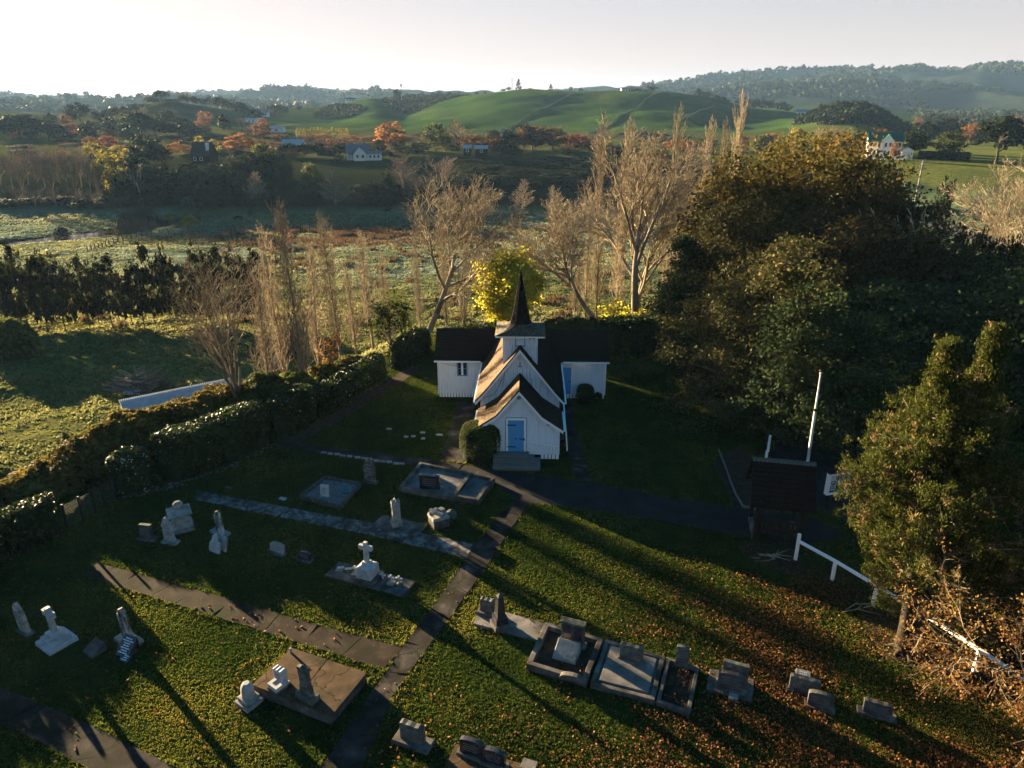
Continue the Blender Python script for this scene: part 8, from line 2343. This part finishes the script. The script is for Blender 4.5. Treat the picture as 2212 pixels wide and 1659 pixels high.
for (px, w, lab) in [(1010, 3.0, 'small tin roofed shed, left of two in the dark bank'), (1040, 4.8, 'longer tin roofed shed, right of two in the dark bank')]:
    g = house('tin_shed', lab, px, 300, R(2)); gable(g, -w / 2, w / 2, 0, 4, -.5, 2.4, 3.4, 'x', 'dark_wood', 'iron_roof'); windows(g, [0], 0, 1, 1.8, .9)
    g.location.z += 2.2 if px < 1020 else 2.0
g = house('red_roofed_house', 'brown house with red roof behind the autumn plane', 1660, 330, R(-10), 300)
gable(g, -4.5, 5, 0, 7, -.5, 3.0, 5.2, 'x', 'wall_rust', 'roof_red'); windows(g, [-2.5, 0.5, 3], 0, 1, 2.1, 1.1); MB().box(-.5, .4, 2, 2.8, 4.2, 6.2).build('chimney', 'wall_rust', g)
g.location.z += 1.5
g = house('ridge_house', 'long flat pale house on the central ridge', 1364, 850, R(2), 190)
g.location.z += .2
gable(g, -10.5, 11, 0, 8, -2, 2.6, 3.5, 'x', 'wall_cream', 'roof_grey'); windows(g, [-8, -5, -2, 1, 4, 7], 0, .6, 2.1, 1.9)
g = house('hill_house', 'white house on the left shoulder of the first green hill', 758, 860, R(10), 215)
gable(g, -6, 5, 0, 7, -2, 2.8, 4.4, 'x', 'wall_white', 'roof_grey'); windows(g, [-4, -1, 2], 0, .7, 2.2, 1.5)
g = house('hill_house', 'low white house right of the knoll trees', 565, 720, R(4), 240)
gable(g, -5, 5, 0, 7, -1, 2.8, 5.4, 'x', 'wall_white', 'roof_grey'); windows(g, [-3, 0, 3], 0, .7, 2.2, 1.3)
g = house('hill_house', 'long white farm building left below the knoll', 545, 640, R(4), 250)
gable(g, -6, 6, 0, 5, -1, 2.4, 3.6, 'x', 'wall_white', 'iron_roof'); windows(g, [-3, 0, 3], 0, .7, 1.8, 1.3)
g = house('farm_shed', 'long blue roofed farm shed on the left flats', 585, 470, R(0), 300)
gable(g, -7, 8, 0, 6, -.5, 2.2, 3.0, 'x', 'wall_cream', 'iron_roof'); windows(g, [-4, 0, 4], 0, .6, 1.6, 1.6)
g = house('farm_house', 'pale house behind the small ridge trees by the far right hill', 1740, 860, R(0), 240)
gable(g, -9, 9, 0, 8, -1, 3, 5.2, 'x', 'wall_cream', 'roof_grey'); windows(g, [-6, -2, 2, 6], 0, .8, 2.2, 1.5)
for (px, w, lab) in [(1093, 6, 'small white house left of two among the rusty trees below the hill'), (1130, 5, 'small white and blue house right of two below the hill')]:
    g = house('farm_house', lab, px, 420, R(3), 300); gable(g, -w / 2, w / 2, 0, 6, -.5, 2.8, 4.6, 'x', 'wall_white', 'roof_grey'); windows(g, [-1, 1.2], 0, .8, 2, 1.0); g.location.z += 1

# white two storey villa with green roof and verandah
g = house('villa', 'white two storey villa with green roof, front gable and verandah', 1910, 272, R(-20), 322); g.scale = (.76, .76, .80)
gable(g, -6.5, 6.5, 0, 8, -.5, 6.0, 9.0, 'x', 'wall_white', 'roof_green')
gable(g, -1.3, 3.3, -2.2, 3.0, -.5, 5.95, 8.4, 'y', 'wall_white', 'roof_green', .3)
windows(g, [0.1, 1.9], -2.2, .8, 2.4, .9); windows(g, [0.1, 1.9], -2.2, 3.8, 5.4, .9); windows(g, [-5.2, -3.6, -2.2], 0, .8, 2.4, .9); windows(g, [-5.2, -3.6, -2.2], 0, 3.8, 5.3, .9); windows(g, [4.4, 5.7], 0, .8, 2.4, .8); windows(g, [4.4, 5.7], 0, 3.8, 5.3, .8)
vr = MB().box(-6.5, -1.31, -2.2, -.01, 2.9, 3.1).box(-6.5, -1.31, -2.2, -.01, .1, .28).build('verandah', 'wall_white', g)
MB().add([(-6.8, -2.5, 5.5), (-1.31, -2.5, 5.5), (-1.31, -.01, 6.3), (-6.8, -.01, 6.3), (-6.8, -2.5, 5.62), (-1.31, -2.5, 5.62), (-1.31, -.01, 6.42), (-6.8, -.01, 6.42)], [(3, 2, 1, 0), (4, 5, 6, 7), (0, 1, 5, 4), (1, 2, 6, 5), (2, 3, 7, 6), (3, 0, 4, 7)]).build('verandah_roof', 'roof_green', g)
for x in (-6.4, -4.7, -3.0, -1.5): MB().box(x - .08, x + .08, -2.18, -2.02, .28, 5.5).build('post', 'wall_white', vr)
MB().box(-6.5, -1.31, -2.16, -2.1, 3.85, 3.95).box(-6.5, -1.31, -2.16, -2.1, 3.3, 3.38).build('railing', 'wall_white', vr)
x, y, z = T(1962, 262, 325)
g = thing('picket_fence', 'white fence in front of the villa', 'fence', (*T(1905, 262, 330)[:2], T(1905, 262, 330)[2]), R(-18))
for k in range(16): MB().box(-8 + k, -7.9 + k, 0, .1, 0, 1.0).build('post', 'wall_white', g)
MB().box(-8, 7.1, .101, .14, .7, .85).box(-8, 7.1, .101, .14, .3, .45).build('rails', 'wall_white', g)
# parked vehicle-sized shed, hedge, road, poles
g = house('garage', 'small white garage right of the villa', 1962, 268, R(-22), 322)
gable(g, -1.6, 1.6, 0, 4, -.5, 2.4, 3.3, 'y', 'wall_white', 'roof_grey', .2); MB().box(-1.2, 1.2, -.06, -.005, 0, 2.0).build('door', 'wall_cream', g)
g = house('pump_shed', 'tiny white shed beside the road', 1952, 175, R(-20), 372)
gable(g, -1.4, 1.4, 0, 2.2, -.5, 1.7, 2.3, 'x', 'wall_white', 'iron_roof', .15); MB().box(-.4, .4, -.05, -.005, 0, 1.4).build('door', 'dark_wood', g)
hx = [T(px, 268, 325) for px in (1985, 2015, 2045, 2075, 2100)]
hedge('clipped_hedge', 'long dark clipped hedge right of the villa', [(p[0], p[1], p[2] - hx[0][2]) for p in hx], 2.0, 2.4, .3, 'leaf_bank', 14, seed=600, lump=.1)
_h = [o for o in COL.objects if o.get('label', '').startswith('long dark clipped hedge')][0]; _h.location.z = hx[0][2]
L = [T(px, r, 395) for px, r in ((1990, 176), (2040, 172), (2100, 166), (2160, 160), (2250, 152), (2400, 146))]
mb = MB()
for p, q in zip(L[:-1], L[1:]):
    t = Vector((q[0] - p[0], q[1] - p[1])).normalized(); n2 = Vector((-t.y, t.x)) * 2.6
    mb.add([(p[0] - n2.x, p[1] - n2.y, p[2] + .25), (q[0] - n2.x, q[1] - n2.y, q[2] + .25), (q[0] + n2.x, q[1] + n2.y, q[2] + .25), (p[0] + n2.x, p[1] + n2.y, p[2] + .25)], [(0, 1, 2, 3)])
tag(mb.build('road', 'path_mottled' if False else 'concrete'), kind='structure')
def pole(label, px, r, yt, cross, rad=.12, y=360, name='utility_pole', mat='pale_wood'):
    x, yy, z = T(px, r, y); h = wh(px, yt, r) - z
    g = thing(name, label, 'pole', (x, yy, z), R(25))
    MB().tube((0, 0, -.3), (0, 0, h), rad * 1.2, rad, 8).build('pole', mat, g)
    for (zz, w) in cross: MB().box(-w / 2, w / 2, -rad - .09, -rad - .0, h - zz - .07, h - zz + .07).build('crossarm', mat, g)
pole('pale power pole with three crossarms by the road', 1992, 168, 347, [(.25, 2.4), (.9, 2.0), (1.6, 2.6)], .15)
pole('thin power pole left of the white villa', 1921 - 2 - 1, 262, 300, [(.3, 1.6)], .1)
pole('slim pole in the small trees left of the villa', 1866, 268, 306, [], .1)
def mast(label, px, r, yt, top):
    x, yy, z = T(px, r, 200); h = wh(px, yt, r) - z
    g = thing('radio_mast', label, 'mast', (x, yy, z))
    MB().tube((0, 0, -1), (0, 0, h), .32, .2, 8).build('pole', 'grey_stone', g)
    if top:
        for a in range(3): MB().box(.35, .85, -.3, .3, h - 2.6, h - .3).build('antenna', 'grey_stone', g).rotation_euler = (0, 0, a * 2.1)
        MB().lathe([(.3, h - 3.2), (.9, h - 3.1), (.9, h - 2.9), (.3, h - 2.8)], 10).build('platform', 'grey_stone', g)
    else:
        for zz in (.6, 2.0): MB().box(-.9, .9, -.1, .1, h - zz - .1, h - zz + .1).build('antenna', 'grey_stone', g)
mast('tall mast with antenna drum beside the scrub hill', 867, 850, 181, True)
mast('thin mast on top of the central hill', 1106, 848, 168, False)
# wire fences running up the green hill
def hill_fence(label, pts, n):
    L = [land(*p) for p in pts]; P2 = [(p[0], p[1]) for p in L]
    g = thing('hill_fence', label, 'fence', L[0]); prev = None; mb = MB()
    me = MB().box(-.12, .12, -.12, .12, -.2, 1.3).mesh('post', M['pale_wood'])
    for k in range(n):
        q = lerp2(P2, k / (n - 1)); q = (q[0] - L[0][0], q[1] - L[0][1], float(H(*q)) - L[0][2])
        link('post', me, g).location = q
        if prev: mb.bar((prev[0], prev[1], prev[2] + .6), (q[0], q[1], q[2] + .6), .1, .9)
        prev = q
    mb.build('wires', 'wire_fence_far', g)
M['wire_fence_far'] = noise_mat('wire_fence_far', [(.3, (.14, .15, .10)), (.7, (.19, .2, .13))], 2, .9)
hill_fence('pale fence line climbing the green hill, left of two', [(1085, 285), (1130, 258), (1190, 228), (1240, 202)], 40)
hill_fence('pale fence line climbing the green hill, right of two', [(1270, 290), (1330, 258), (1390, 222), (1425, 200)], 40)
hill_fence('pale fence line on the shaded slope behind the poplars', [(1470, 262), (1510, 240), (1540, 232)], 20)
# air between here and the hills
def haze():
    m, n, l = nm('air')
    out = n.new('ShaderNodeOutputMaterial'); v = n.new('ShaderNodeVolumePrincipled')
    v.inputs['Color'].default_value = (.33, .58, 1.0, 1)
    v.inputs['Density'].default_value = HAZE
    v.inputs['Anisotropy'].default_value = .1
    l.new(v.outputs[0], out.inputs['Volume'])
    zb = float(TZ.min()) - 2; zt = max(float(TZ.max()), 60) + 22
    o = MB().box(-3900, 3900, -3900, 3900, zb, zt).build('haze', m)
    tag(o, kind='stuff')
HAZE = 0.00006
haze()
